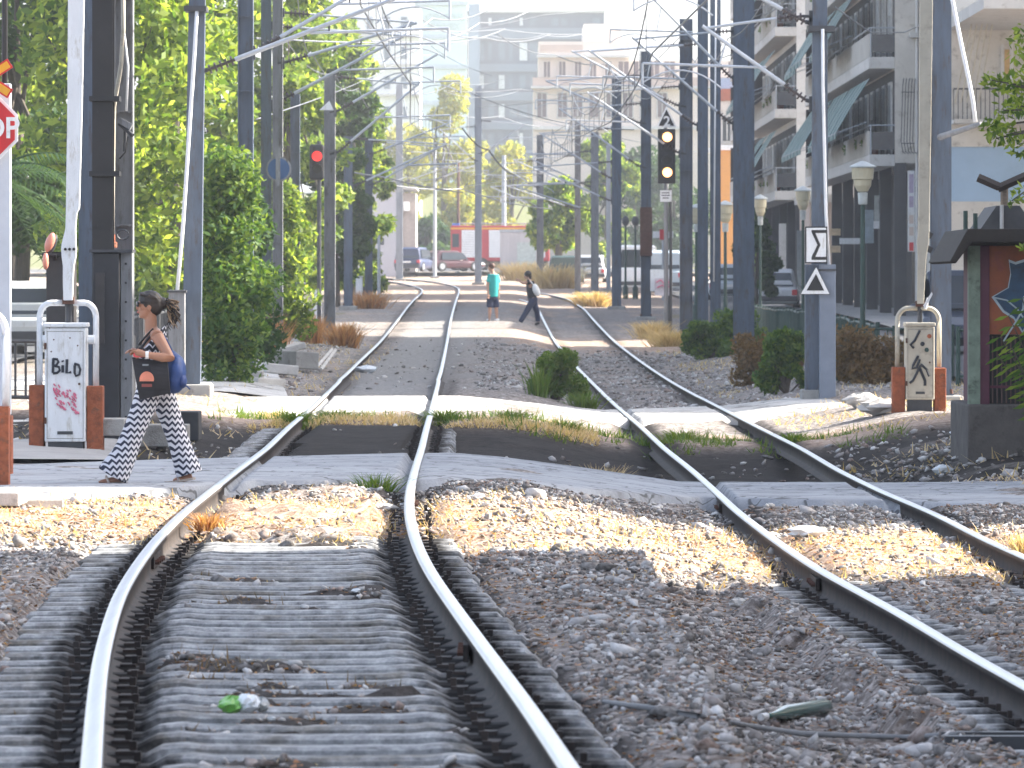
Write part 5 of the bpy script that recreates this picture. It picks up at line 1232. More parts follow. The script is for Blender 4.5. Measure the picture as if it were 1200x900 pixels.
MB().bb(x0+.02, x1-.02, Y-.02, Y-.004, zb+2.9, zb+3.02, yellowp).build('stripe', t)
for xw in (.45, 2.1, 5.25):
    MB().tube((x0+xw, Y-.02, zb+.5), (x0+xw, Y+.3, zb+.5), .5, tyre, n=20).build('wheel', t, bevel=.03); MB().tube((x0+xw, Y-.04, zb+.5), (x0+xw, Y-.02, zb+.5), .26, steel_pale, n=14).build('rim', t)
b = MB(); 
for dy in (.5, 1.0): b.tube((x0+.6, Y+dy, zb+3.3), (x1-.3, Y+dy, zb+3.3), .04, steel_pale, n=6)
for k in range(16): b.tube((x0+.8+k*.35, Y+.5, zb+3.3), (x0+.8+k*.35, Y+1.0, zb+3.3), .025, steel_pale, n=5)
for k in range(3): b.tube((x0+1+k*2, Y+.75, zb+3.1), (x0+1+k*2, Y+.75, zb+3.3), .04, steel_pale, n=5)
b.build('ladder', t)
MB().bb(x0+.1, x0+.6, Y+.4, Y+1.9, zb+3.16, zb+3.32, mat('blue_beacon', (.05, .15, .5), .3)).build('beacon_bar', t, bevel=.02)
for xs, w_ in ((.12, .45), ):
    MB().bb(x0+xs, x0+xs+w_, Y-.02, Y-.003, zb+1.7, zb+2.6, glassd).build('window', t)
Y = 375; l = P(586, 320, Y)
t = thing('container', 'grey metal container with a pale panel standing before the fire engine', 'container', tuple(l)); ppm = F/Y
MB().bb(l.x, XW(631, Y), Y, Y+2.3, l.z-.1, P(0, 272, Y).z, mat('container_grey', (.42, .40, .41), .6, 0, .12, 1, stretch=(6, 1, .3))).build('box', t, bevel=.03)
MB().bb(XW(606, Y), XW(628, Y), Y-.03, Y-.003, P(0, 312, Y).z, P(0, 284, Y).z, mat('panel_green_grey', (.40, .45, .43), .6)).build('panel', t)
MB().bb(l.x-.04, XW(631, Y)+.04, Y-.05, Y+2.35, P(0, 272, Y).z+.003, P(0, 269, Y).z, steel_pale).build('lid', t)
# ================================================================== BUILDINGS
plaster = mat('beige_plaster', (.56, .53, .48), .9, 0, .12, .8, dirt=(.34, .31, .27)); plaster_w = mat('white_plaster', (.62, .61, .59), .9, 0, .08, .7, dirt=(.5, .48, .45))
plaster_p = mat('pinkish_plaster', (.52, .42, .36), .9, 0, .1, .6); slabm = mat('balcony_concrete', (.52, .51, .49), .9, 0, .12, 1.5, dirt=(.36, .34, .31))
recess = mat('recess_wall_shade', (.035, .031, .03), .9, 0, .3, 1); shut = mat('window_shutter', (.16, .19, .21), .6, 0, .2, 4); frm = mat('window_frame', (.5, .5, .48), .5)  # recess walls: their shade is put into the near-black colour
rooftile = mat('roof_tiles', (.35, .12, .07), .8, 0, .2, 2); bluewall = mat('blue_wall', (.30, .42, .56), .8, 0, .08, 1)
m, nt, b = newmat('awning_stripes'); co = nt.add('ShaderNodeTexCoord').outputs['Object']; s3 = nt.add('ShaderNodeSeparateXYZ'); nt.link(co, s3.inputs[0])
v = mth('FRACT', mth('MULTIPLY', mth('ADD', s3.outputs[1], 500.), .42)); c = ramp(nt, v, [(0, (.05, .13, .13)), (.35, (.05, .13, .13)), (.37, (.40, .52, .50)), (.55, (.40, .52, .50)), (.57, (.12, .24, .23)), (.8, (.12, .24, .23)), (.82, (.5, .58, .56))])
c.node.color_ramp.interpolation = 'CONSTANT'
nt.link(c, b.inputs['Base Color']); b.inputs['Roughness'].default_value = .8
tr = nt.add('ShaderNodeBsdfTranslucent'); nt.link(c, tr.inputs['Color']); mx = nt.add('ShaderNodeMixShader'); mx.inputs[0].default_value = .35
nt.link(b.outputs[0], mx.inputs[1]); nt.link(tr.outputs[0], mx.inputs[2]); nt.link(mx.outputs[0], m.node_tree.nodes['Material Output'].inputs['Surface']); awn = m
def window_front(t, x, y, z, w_, h, gl=glassd, fr=frm, sill=True, d=.06, shutter=None):   # faces the camera (-Y)
    o = MB().bb(x-w_/2, x+w_/2, y-.03, y-.002, z, z+h, gl).build('window', t)
    b = MB(); b.bb(x-w_/2-.08, x-w_/2-.002, y-d, y-.002, z-.05, z+h+.08, fr); b.bb(x+w_/2+.002, x+w_/2+.08, y-d, y-.002, z-.05, z+h+.08, fr); b.bb(x-w_/2, x+w_/2, y-d, y-.031, z+h+.002, z+h+.08, fr)
    b.bb(x-.03, x+.03, y-d+.01, y-.031, z, z+h, fr)
    if sill: b.bb(x-w_/2-.14, x+w_/2+.14, y-.18, y-d-.002, z-.14, z-.052, slabm)
    b.build('frame', o)
    if shutter: MB().bb(x-w_/2+.01, x+w_/2-.01, y-.045, y-.032, z+h*(1-shutter), z+h-.01, shut).build('shutter', o)
def window_side(t, x, y, z, w_, h, gl=glassd, fr=frm, shutter=None):     # faces the tracks (-X)
    o = MB().bb(x-.03, x-.002, y-w_/2, y+w_/2, z, z+h, gl).build('window', t)
    b = MB(); b.bb(x-.06, x-.002, y-w_/2-.08, y-w_/2-.002, z-.05, z+h+.08, fr); b.bb(x-.06, x-.002, y+w_/2+.002, y+w_/2+.08, z-.05, z+h+.08, fr); b.bb(x-.06, x-.031, y-w_/2, y+w_/2, z+h+.002, z+h+.08, fr); b.bb(x-.05, x-.031, y-.03, y+.03, z, z+h, fr); b.build('frame', o)
    if shutter: MB().bb(x-.045, x-.032, y-w_/2+.01, y+w_/2-.01, z+h*(1-shutter), z+h-.01, shut).build('shutter', o)
def balcony_block(name, label, xw, xb, ya, yb, floors, ztop, x_in, awnings, wallm=plaster, seed=3, ground_shops=True):
    rnd = random.Random(seed); z0 = gz(xw, ya)-.3; t = thing(name, label, 'building', ((xw+x_in)/2, ya, z0))
    MB().bb(xw, x_in, ya, yb, floors[0]-.1, ztop, wallm).build('upper_walls', t)
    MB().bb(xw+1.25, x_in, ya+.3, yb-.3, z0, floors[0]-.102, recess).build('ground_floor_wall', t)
    MB().bb(xw-.1, x_in+.1, ya-.1, yb+.1, ztop+.002, ztop+.25, slabm).build('roof_edge', t)
    y = ya+.02
    while y < yb-.3:
        MB().bb(xw-.02, xw+.35, y, y+.3, z0, floors[0]-.103, mat('grey_pillar', (.06, .06, .063), .8, 0, .3, 1)).build('pillar', t)
        if rnd.random() < .6: MB().bb(xw+.1, xw+.2, y+1.4, y+1.7, z0, floors[0]-1.5, rnd.choice([mat('blue_door', (.04, .10, .28), .5), mat('cream_door', (.5, .42, .27), .6), whitep])).build('door_post', t)
        o = MB().bb(xw+1.2, xw+1.248, y+.7, y+3.0, z0+.9, floors[0]-1.5, glassd).build('shop_window', t); MB().bb(xw+1.15, xw+1.199, y+.6, y+3.1, floors[0]-1.49, floors[0]-.9, rnd.choice([mat('fascia_blue', (.12, .2, .3), .5), whitep, mat('fascia_cream', (.45, .38, .28), .6), mat('fascia_grey', (.2, .2, .22), .6)])).build('fascia', t)
        MB().bb(xw+1.17, xw+1.199, y+.9, y+1.0, z0+.9, floors[0]-1.5, frm).build('mullion', t)
        y += 6.8
    for fi, zf in enumerate(floors):
        b = MB(); b.bb(xb, xw-.002, ya, yb, zf-.20, zf+.16, slabm); sl = b.build('balcony_slab', t, bevel=.02)
        b = MB(); b.bb(xb, xb+.09, ya+.05, yb, zf+.162, zf+.88, mat('parapet_beige', (.40, .385, .35), .9, 0, .15, 1.2)); 
        b.bb(xb+.1, xw-.003, ya+.02, ya+.06, zf+.3, zf+.86, mat('smoked_glass', (.05, .055, .065), .2)); b.build('parapet', sl)
        b = MB(); b.tube((xb+.04, ya+.04, zf+1.06), (xb+.04, yb, zf+1.06), .022, steel_pale); b.tube((xb+.04, ya+.04, zf+1.06), (xw, ya+.04, zf+1.06), .022, steel_pale)
        b.tube((xb+.06, ya+.04, zf+.16), (xb+.06, ya+.04, zf+1.06), .022, steel_pale); b.build('handrail', sl)
        if zf+2.9 <= ztop+.1:
            MB().bb(xw-.012, xw-.002, ya+.1, yb-.1, zf+.17, min(ztop, zf+2.75), recess).build('balcony_shade_sheet', t)  # dark sheet over the plaster stands in for balcony shade
            y = ya+1.6
            while y < yb-1: window_side(t, xw-.012, y, zf+.25, 1.3, 2.1, shutter=rnd.choice([None, .4, 1.0])); y += 2.9
            y = ya+2.5+rnd.random()
            while y < yb-1:       # things on the balcony: plants
                if rnd.random() < .5: plant((xb+.35, y, zf+.17), .45, rnd.randint(0, 9999), 'potted balcony plant')
                y += 3
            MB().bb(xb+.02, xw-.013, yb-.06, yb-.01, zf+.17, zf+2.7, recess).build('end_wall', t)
        for (fa, y1, y2, out) in awnings:
            if fa == fi:
                zt_ = zf+2.55; zl = zf+.85; n = 8; V = []
                for i in range(n+1):
                    yy = y1+(y2-y1)*i/n; V += [Vector((xb+.12, yy, zt_)), Vector((xb+.12-out*.55, yy, zt_-(zt_-zl)*.5-.04+.02*math.sin(i))), Vector((xb+.12-out, yy, zl+.03*math.sin(i*1.7))), Vector((xb+.12-out, yy, zl-.18))]
                b = MB(); fs = []
                for i in range(n):
                    for k in range(3): fs.append((i*4+k, i*4+k+1, i*4+k+5, i*4+k+4))
                b.add(V, fs, awn); o = b.build('awning', t); s_ = o.modifiers.new('thick', 'SOLIDIFY'); s_.thickness = .012
                b = MB()
                for yy in (y1, y2): b.tube((xb+.02, yy, zf+1.2), (xb+.12-out, yy, zl), .018, steel_pale, n=6)
                b.tube((xb+.12-out, y1, zl), (xb+.12-out, y2, zl), .02, steel_pale, n=6); b.build('awning_arms', o)
    return t
plants = []
def plant(c, h, seed, lab): plants.append((c, h, seed))
t = balcony_block('apartment_building', 'apartment block with green striped awnings over dark balconies, nearest on the right', 11.78, 10.98, 175, 213, [5.35, 8.35, 11.35, 14.35], 17.3, 24,
    [(0, 176.5, 186.5, 1.05), (0, 187.5, 196, .9), (0, 197, 211, 1.1), (1, 184, 193, 1.0), (1, 194.5, 202, 1.2), (1, 203, 211, 1.0), (2, 176, 186, 1.0), (2, 188, 198, 1.1)])
# camera-facing end wall: pipes, wire cage, signs on the street front
b = MB(); b.tube((12.45, 174.9, 1), (12.45, 174.9, 17), .05, plaster_w); b.tube((12.86, 174.88, 1), (12.86, 174.88, 17), .08, plaster_p); b.build('drain_pipe', t)
b = MB()
for k in range(5): x = 1057+k*3.4; b.path([P(x+2, 92, 174.9), P(x+1, 100, 174.5), P(x-1, 165, 174.3), P(x+1, 178, 174.5), P(x+4, 180, 174.9)], .014, darkgrey, 5)
for yy in (108, 168): b.tube(P(1056, yy, 174.4), P(1072, yy, 174.4), .014, darkgrey, n=5)
b.build('wire_cage', t)
MB().bb(XW(1068, 174), XW(1079, 174), 174.6, 174.98, P(0, 44, 174.8).z, P(0, 38, 174.8).z, slabm).build('ledge', t)
t2 = balcony_block('apartment_building', 'pale apartment block with awnings behind the sigma mast, second on the right', 11.1, 10.25, 222, 252, [5.0, 8.2, 11.4, 14.6], 17.7, 24,
    [(0, 223, 229, 1.0), (0, 231, 238, 1.1), (1, 224, 231, 1.1), (1, 233, 241, 1.0), (2, 225, 233, 1.0)], plaster_w, 5)
t2 = balcony_block('apartment_building', 'tall white apartment block beyond the awning houses, behind the broad dark mast', 12.2, 11.5, 272, 300, [6, 9.2, 12.4, 15.6], 18.8, 24, [(1, 274, 282, 1.)], plaster_w, 9)
def signb(px0, px1, py0, py1, Y, m_, lab, txt=None, nm='shop_sign'):
    t = thing(nm, lab, 'shop sign', tuple(P((px0+px1)/2, (py0+py1)/2, Y)), 'shop signs of the right street')
    MB().bb(XW(px0, Y), XW(px1, Y), Y, Y+.12, P(0, py1, Y).z, P(0, py0, Y).z, m_).build('panel', t, bevel=.01)
    return t
gs = signb(1025, 1037, 229, 262, 184, lanw, 'white and grey square shop sign left of the beige mast pair'); MB().bb(XW(1030, 184), XW(1035, 184), 183.99, 183.998, P(0, 250, 184).z, P(0, 234, 184).z, darkgrey).build('print', gs)
signb(1013, 1024, 246, 285, 186, mat('grey_blue_sign', (.35, .42, .47), .6), 'tall grey-blue shop sign beside the green street lamp')
signb(1024, 1037, 259, 268, 183.7, whitep, 'small white shop sign under the square one')
signb(1048, 1058, 243, 293, 177, whitep, 'tall white shop sign with a cut corner beside the beige end wall')
signb(984, 1008, 279, 286, 188, whitep, 'long thin white sign over the shop windows')
gs = signb(973, 985, 268, 276, 189, mat('cream_sign', (.6, .45, .28), .6), 'small cream sign above another cream sign by the sigma sign')
signb(973, 985, 288, 296, 189, mat('cream_sign', (.6, .45, .28), .6), 'lower small cream sign by the sigma sign')
gs = signb(1064, 1072, 200, 295, 173, plaster_w, 'tall narrow vertical sign with faded red lettering on the beige corner')
b = MB()
for k, (a_, c_) in enumerate(((204, 226), (230, 243), (252, 262), (266, 276), (284, 294))): b.bb(XW(1065.5, 173), XW(1070.5, 173), 172.99, 172.998, P(0, c_, 173).z, P(0, a_, 173).z, [mat('mauve_print', (.35, .28, .36)), mat('mauve_print', (.35, .28, .36)), plaster_p, plaster_p, redp][k])
b.build('print', gs)
# low old stone house between
t = thing('old_house', 'low old stone house with a cornice and stained wall, right of the white lantern', 'building', (11.8, 256, 1))
MB().bb(11.2, 12.4, 214.2, 221.5, .5, 4.6, plaster_p).build('wall', t); MB().bb(11.0, 12.6, 214.0, 221.7, 4.602, 4.9, slabm).build('cornice', t)
window_side(t, 11.2, 217.5, 1.6, 1.1, 1.9, shutter=.6); MB().bb(XW(913,214.1), XW(921,214.1), 213.9, 214.19, P(0,330,214).z, P(0,262,214).z, plaster_w).build('pilaster', t)
MB().bb(XW(934,214.1), XW(940,214.1), 213.95, 214.19, P(0,345,214).z, P(0,270,214).z, shut).build('door', t)
# near right house with balcony (beyond the kiosk)
Y = 165; t = thing('balcony_house', 'cream house with overhanging balcony, yellow door and pale blue lower wall, right edge', 'building', (15, Y, .5))
MB().bb(XW(1112, Y), 30, Y, 174, P(0, 172, Y).z, 18, plaster).build('upper_wall', t); MB().bb(XW(1112, Y)+.02, 30, Y+.05, 174, P(0, 236, Y).z, P(0, 172, Y).z-.002, bluewall).build('lower_wall', t); MB().bb(XW(1112, Y)+.01, 30, Y+.03, 174, .3, P(0, 236, Y).z-.002, plaster).build('base_wall', t)
Yb = 152
b = MB(); b.prism([P(1153, 10, Yb), (XW(1153, Yb), Yb, P(0, -4, Yb).z), (30, Yb, P(0, -4, Yb).z), (30, Yb, P(0, 10, Yb).z)], (0, 12.9, 0), slabm); b.build('balcony_slab', t)
MB().bb(XW(1153, Yb)+.02, 30, Yb+.02, Yb+.15, P(0, -4, Yb).z+.003, P(0, -40, Yb).z, plaster_p).build('parapet', t)
MB().bb(XW(1177, Y), XW(1183, Y), Y-.05, Y-.002, P(0, 95, Y).z, P(0, 58, Y).z, mat('yellow_door', (.55, .36, .14), .6)).build('door', t)
b = MB(); b.bb(XW(1173, Y), XW(1176.6, Y), Y-.08, Y-.002, P(0, 97, Y).z, P(0, 52, Y).z, plaster_w); b.bb(XW(1183.4, Y), XW(1187, Y), Y-.08, Y-.002, P(0, 97, Y).z, P(0, 52, Y).z, plaster_w); b.build('door_frame', t)
b = MB(); b.bb(XW(1114, Y), 30, Y-1.2, Y-.002, P(0, 146, Y).z, P(0, 141, Y).z, slabm); b.build('lower_balcony', t)
b = MB(); zt_ = P(0, 104, Y-1.2).z; zl = P(0, 141, Y-1.2).z; x = XW(1114, Y)
while x < 17: b.tube((x, Y-1.15, zl), (x, Y-1.15, zt_), .014, darkgrey, n=5); x += .13
b.tube((XW(1114, Y), Y-1.15, zt_), (18, Y-1.15, zt_), .025, darkgrey); b.build('balcony_railing', t)
b = MB()
for k in range(5): b.tube(P(1119+k*7, 120-0*k, 163), P(1140+k*6, 22, 161), .02, beigep, n=5)
b.build('awning_frame', t)
# wall-mounted AC etc. hidden; shade-casting street front nearer the viewer on the right (beyond the frame edge)
for k, (ya, yb, h, lab) in enumerate(((-60, 38.6, 14, 'long cream apartment block alongside the viewer on the right street'), (48.0, 70.4, 13, 'apartment block on the right street abreast of the first path'), (84.0, 143.5, 13, 'apartment block on the right street before the cream balcony house'))):
    t = thing('apartment_building', lab, 'building', (14, ya, 0)); MB().bb(13.6, 22, ya, yb, -.3, h, plaster).build('wall', t); MB().bb(13.4, 22.2, ya-.15, yb+.15, h+.002, h+.4, slabm).build('roof_edge', t)
    y = ya+2
    while y < yb-1.5:
        for z in (1, 4.2, 7.4, 10.4): window_side(t, 13.6, y, z, 1.3, 1.7, shutter=.5)
        y += 3.6
# distant: glass tower and dark office block
Y = 700; pm = F/Y
t = thing('office_building', 'large blue-grey office block with long window bands behind the fire engine', 'building', (XW(625, Y), Y, 10)); dk = mat('office_dark', (.05, .075, .12), .5, 0, .1, .05); bd = mat('office_band', (.12, .16, .22), .6, 0, .06, .05)
MB().bb(XW(549, Y), XW(708, Y), Y, Y+20, 8, P(0, 15, Y).z, dk).build('wall', t)
for i, (a_, c_) in enumerate(((33, 46), (75, 84), (108, 118), (142, 152), (176, 186))): MB().bb(XW(549.5, Y), XW(707.5, Y), Y-.5, Y-.01, P(0, c_, Y).z, P(0, a_, Y).z, bd).build('floor_band', t)
gl_ = mat('office_glass', (.10, .14, .19), .15, 0, .3, .3); lt = mat('office_blind', (.50, .53, .56), .5)
rnd = random.Random(4)
for (a_, c_) in ((19, 32), (48, 73), (86, 106), (120, 140), (154, 174)):
    for k in range(15):
        x = 560+k*12.2
        if x < 697: MB().bb(XW(x, Y), XW(x+rnd.choice([4, 7, 9]), Y), Y-.1, Y-.012, P(0, c_-2, Y).z, P(0, a_+2, Y).z, rnd.choice([gl_, gl_, gl_, lt])).build('window', t)
MB().bb(XW(548, Y-.6), XW(709, Y), Y-.8, Y+20.4, P(0, 14.9, Y).z, P(0, 12.5, Y).z, slabm).build('roof_edge', t)
t = thing('office_tower', 'pale glass office tower with faint rooftop lettering, left of the dark office block', 'building', (XW(520, Y), Y, 10)); pg = mat('pale_glass', (.52, .64, .68), .3, 0, .05, .05)
MB().bb(XW(487, Y-6), XW(547, Y-6), Y-6, Y+14, 8, P(0, 3, Y).z, pg).build('wall', t)
for yy in (4, 43, 78, 120, 160): MB().bb(XW(488, Y-6.3), XW(549, Y-6.3), Y-6.4, Y-6.01, P(0, yy+5, Y).z, P(0, yy, Y).z, mat('pale_band', (.36, .45, .52), .5)).build('floor_band', t)
MB().bb(XW(486, Y-6.3), XW(492, Y-6.3), Y-6.3, Y-6.02, 8, P(0, 3, Y).z+.3, mat('pale_band', (.36, .45, .52), .5)).build('corner_pier', t)
MB().bb(XW(549.2, Y-3), XW(562, Y-3), Y-3, Y+10, 8, P(0, 6, Y).z, bd).build('side_wing', t)
fm = mat('faint_letters', (.40, .52, .50), .6)
text_mesh('CSWTHL', 1.15, fm, 'lettering', t, P(521.5, 20.5, Y-6.2), sx=1.05, ext=.04); text_mesh('OMMEX', 1.05, fm, 'lettering', t, P(521, 31.5, Y-6.2), sx=1.0, ext=.04)
# beige classical building
Y = 455; t = thing('classical_building', 'pale beige classical building with tall windows and balustrade, behind the right masts', 'building', (XW(700, Y), Y, 4)); cl = mat('cream_stone', (.74, .66, .59), .9, 0, .06, .2)
MB().bb(XW(625, Y), XW(905, Y), Y, Y+16, 2, P(0, 104, Y).z, cl).build('lower_wall', t); MB().bb(XW(631, Y), XW(738, Y), Y+1, Y+16, P(0, 104, Y).z+.002, P(0, 48, Y).z, cl).build('upper_wall', t); MB().bb(XW(738, Y)+.01, XW(905, Y), Y+1.05, Y+16, P(0, 104, Y).z+.002, P(0, 70, Y).z, cl).build('lower_wing', t)
MB().bb(XW(684, Y+3), XW(728, Y+3), Y+3, Y+14, P(0, 48, Y).z+.003, P(0, 26, Y).z, cl).build('attic', t)
MB().bb(XW(622, Y), XW(906, Y), Y-.8, Y+.998, P(0, 104, Y).z+.003, P(0, 101, Y).z, plaster_w).build('cornice', t); MB().bb(XW(629, Y), XW(739, Y), Y+.3, Y+.998, P(0, 67, Y).z, P(0, 64.5, Y).z, plaster_w).build('upper_cornice', t)
MB().bb(XW(624, Y), XW(906, Y), Y-.5, Y-.3, P(0, 101, Y).z+.004, P(0, 91, Y).z, plaster_p).build('balustrade', t)
MB().bb(XW(624, Y), XW(906, Y), Y-.4, Y-.01, P(0, 152, Y).z, P(0, 148, Y).z, plaster_w).build('string_course', t)
for k, x in enumerate((641, 659, 677.5, 695, 713, 731, 749, 767, 785, 860)):
    window_front(t, XW(x, Y), Y+1, P(0, 90, Y).z, .5 if k < 5 else .8, 1.25, mat('brownish_glass', (.22, .17, .17), .3), cl, sill=False, d=.2)
for x in (635, 659, 677, 696, 716, 736, 756, 776, 860): window_front(t, XW(x, Y), Y, P(0, 137, Y).z, .72, 1.9, mat('brownish_glass', (.22, .17, .17), .3), plaster_w, d=.2)
MB().bb(XW(633, Y), XW(683, Y), Y+.9, Y+.997, P(0, 60, Y).z, P(0, 52, Y).z, plaster_p).build('faded_frieze', t)
# small buildings right of centre
Y = 330; t = thing('small_house', 'small ochre and white house with a red tiled roof seen between the broad right masts', 'building', (XW(855, Y), Y, 2))
MB().bb(XW(838, Y), XW(884, Y), Y, Y+8, 1, P(0, 176, Y).z, mat('ochre_wall', (.62, .30, .08), .8, 0, .08, 1)).build('lower_wall', t); MB().bb(XW(836, Y), XW(884, Y), Y-.2, Y+8, P(0, 176, Y).z+.002, P(0, 170, Y).z, whitep).build('band', t)
MB().bb(XW(838, Y), XW(884, Y), Y+.1, Y+8, P(0, 170, Y).z+.003, P(0, 118, Y).z, plaster).build('upper_wall', t)
MB().prism([P(836, 118, Y), P(886, 118, Y), P(886, 104, Y), P(846, 104, Y)], (0, 7, 0), rooftile).build('roof', t)
MB().bb(XW(846, Y), XW(862, Y), Y+2, Y+6, P(0, 104, Y).z, P(0, 90, Y).z, bluewall).build('rooftop_room', t); window_front(t, XW(852, Y), Y+.1, P(0, 165, Y).z, .5, 1.4)
# grey concrete building at far left of the gap
Y = 372; t = thing('grey_building', 'plain grey building with an air conditioner on its wall, left of the parked dark car', 'building', (XW(455, Y), Y, 2))
MB().bb(XW(380, Y), XW(471, Y), Y, Y+10, 1, P(0, 222, Y).z, mat('grey_render', (.45, .45, .49), .9, 0, .06, .6)).build('wall', t); MB().bb(XW(471.2, Y+1), XW(487, Y+1), Y+1, Y+9, 1, P(0, 226, Y).z, mat('brownish_render', (.30, .26, .24), .9)).build('side_wing', t)
MB().bb(XW(473, Y+.8), XW(480, Y+.8), Y+.4, Y+.98, P(0, 247, Y).z, P(0, 236, Y).z, whitep).build('air_conditioner', t); MB().bb(XW(446, Y), XW(450, Y), Y-.03, Y-.002, P(0, 287, Y).z, P(0, 279, Y).z, glassd).build('window', t)
MB().bb(XW(379, Y), XW(488, Y), Y-.2, Y+10.2, P(0, 221.8, Y).z, P(0, 219, Y).z, slabm).build('roof_edge', t)
Y = 560; t = thing('white_building', 'pale white building top seen above the trees left of the glass tower', 'building', (XW(440, Y), Y, 5))
MB().bb(XW(395, Y), XW(492, Y), Y, Y+12, 3, P(0, 8, Y).z, mat('bright_render', (.70, .72, .74), .9, 0, .03, .3)).build('wall', t)
for yy in (40, 75, 110): MB().bb(XW(394, Y), XW(493, Y), Y-.6, Y-.01, P(0, yy+3, Y).z, P(0, yy, Y).z, slabm).build('balcony', t)
for x in (410, 430, 450, 470): 
    for yy in (20, 55, 90, 125): MB().bb(XW(x, Y), XW(x+7, Y), Y-.1, Y-.012, P(0, yy+14, Y).z, P(0, yy, Y).z, gl_).build('window', t)
# graffiti panel right of the signal
Y = 158; t = thing('graffiti_panel', 'white panels with pink graffiti under the orange signal', 'panel', tuple(P(776, 346, Y)))
MB().bb(XW(762, Y), XW(788, Y), Y, Y+.05, P(0, 341, Y).z, P(0, 316, Y).z, whitep).build('left_panel', t); MB().bb(XW(767, Y), XW(787, Y), Y-.1, Y-.05, P(0, 346.5, Y).z, P(0, 326, Y).z, mat('panel_pinkish', (.60, .55, .58), .6)).build('front_panel', t)
gb = MB(); strokes([[(769, 331), (774, 328), (779, 333), (785, 330)], [(770, 337), (776, 334), (781, 338), (785, 335)]], .02, pinki, Y-.13, gb); gb.build('scrawl', t)
MB().tube((XW(784, Y), Y+.02, gz(4.3, Y)-.1), (XW(784, Y), Y+.02, P(0, 330, Y).z), .07, darkgrey).build('post', t)
t = thing('red_white_sign', 'red and white street sign behind the panel, right of the rust-banded mast', 'sign', tuple(P(778, 275, 240)))
MB().bb(XW(765, 240), XW(789, 240), 240, 240.06, P(0, 279, 240).z, P(0, 271, 240).z, whitep).build('board', t); MB().bb(XW(773, 240), XW(782, 240), 239.95, 239.99, P(0, 281, 240).z, P(0, 269, 240).z, redp).build('red_field', t); MB().tube((XW(777, 240.03), 240.03, gz(6.3, 240)), P(777, 272, 240.03), .05, steel_pale).build('post', t)

# ================================================================== VEGETATION
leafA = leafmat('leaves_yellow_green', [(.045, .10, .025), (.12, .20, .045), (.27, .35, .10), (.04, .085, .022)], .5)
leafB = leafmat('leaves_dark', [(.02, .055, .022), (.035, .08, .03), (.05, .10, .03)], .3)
leafC = leafmat('leaves_ivy', [(.03, .075, .028), (.07, .14, .04), (.15, .22, .055)], .4)
leafY = leafmat('leaves_pale', [(.22, .26, .07), (.30, .29, .07), (.16, .22, .07)], .45)
dryM = leafmat('dry_plants', [(.36, .17, .09), (.44, .28, .19), (.22, .12, .08)], .3)
dryP = leafmat('dry_straw', [(.48, .37, .27), (.55, .47, .36), (.34, .25, .17)], .25)
bark = mat('bark', (.09, .075, .06), .95, 0, .4, 5, stretch=(3, 3, .6), bumps=.6)
weedM = leafmat('weeds_green', [(.05, .11, .025), (.09, .16, .03), (.13, .17, .05)], .35)
def leaves(name, C_, n, size, m_, parent=None, rs=0, droop=0.):
    rg = np.random.default_rng(rs); C_ = np.asarray(C_); k = len(C_); w_ = np.array([c[3]**2 for c in C_]); w_ /= w_.sum()
    ci = rg.choice(k, n, p=w_); d = rg.normal(size=(n, 3)); d /= np.linalg.norm(d, axis=1)[:, None]
    r = C_[ci, 3]*rg.uniform(.35, 1.12, n)**.6; c = C_[ci, :3]+d*r[:, None]*np.array([1, 1, .85])
    a = rg.normal(size=(n, 3)); a[:, 2] -= droop; a /= np.linalg.norm(a, axis=1)[:, None]; b_ = np.cross(a, rg.normal(size=(n, 3))); b_ /= np.linalg.norm(b_, axis=1)[:, None]
    s = (size*rg.uniform(.6, 1.35, n))[:, None]
    V = np.stack([c-a*s, c+b_*s*.42, c+a*s, c-b_*s*.42], 1).reshape(-1, 3)
    if parent is not None: V = V-np.array(parent.location)
    return npmesh(name, V, np.arange(n*4).reshape(-1, 4), [m_], None, parent)
def tree(name, label, X, Y, h, rad, m_, zlow, seed, n=6000, size=.16, group=None, trunk=.14, tall=1., blobs=46, lean=0, bf=(.17, .36)):
    z0 = gz(X, Y); t = thing(name, label, 'tree', (X, Y, z0), group); rd = random.Random(seed)
    b = MB(); top = Vector((X+lean, Y, z0+h*.72)); base_ = Vector((X, Y, z0-.1)); b.path([base_, base_.lerp(top, .3)+Vector((rd.uniform(-.15, .15), 0, 0)), base_.lerp(top, .65), top], [trunk*1.3, trunk, trunk*.7, trunk*.3], bark, 8)
    cl = []
    for i in range(blobs):
        a = rd.uniform(0, 6.28); u = rd.random(); zc = z0+zlow+(h-zlow)*(u); prof_ = math.sin(math.pi*min(1, max(.08, (u*.86+.12))))**.6; rr_ = rad*prof_*rd.uniform(.25, .9)
        c = (X+lean*u+math.cos(a)*rr_, Y+math.sin(a)*rr_, zc, rad*rd.uniform(*bf)); cl.append(c)
        if i < 9:
            p0 = base_.lerp(top, .35+.6*rd.random()); b.path([p0, p0.lerp(Vector(c[:3]), .5)+Vector((0, 0, .15)), Vector(c[:3])], [trunk*.4, trunk*.25, trunk*.1], bark, 5)
    b.build('trunk', t); leaves('crown', cl, n, size, m_, t, seed); return t
LT = 'trees along the left of the tracks'
tree('broadleaf_tree', 'bright yellow-green tree between the woman mast and the tapering mast', -7.3, 104, 10.5, 2.6, leafA, 1.4, 11, 12000, .13, LT)
tree('broadleaf_tree', 'leafy tree just behind the tapering grey mast on the left', -7.0, 118, 11, 2.1, leafA, 1.2, 12, 11000, .13, LT)
tree('broadleaf_tree', 'tree filling the gap between the tall grey mast and the blue round sign', -7.6, 139, 11.5, 2.2, leafA, 1.0, 13, 11000, .14, LT)
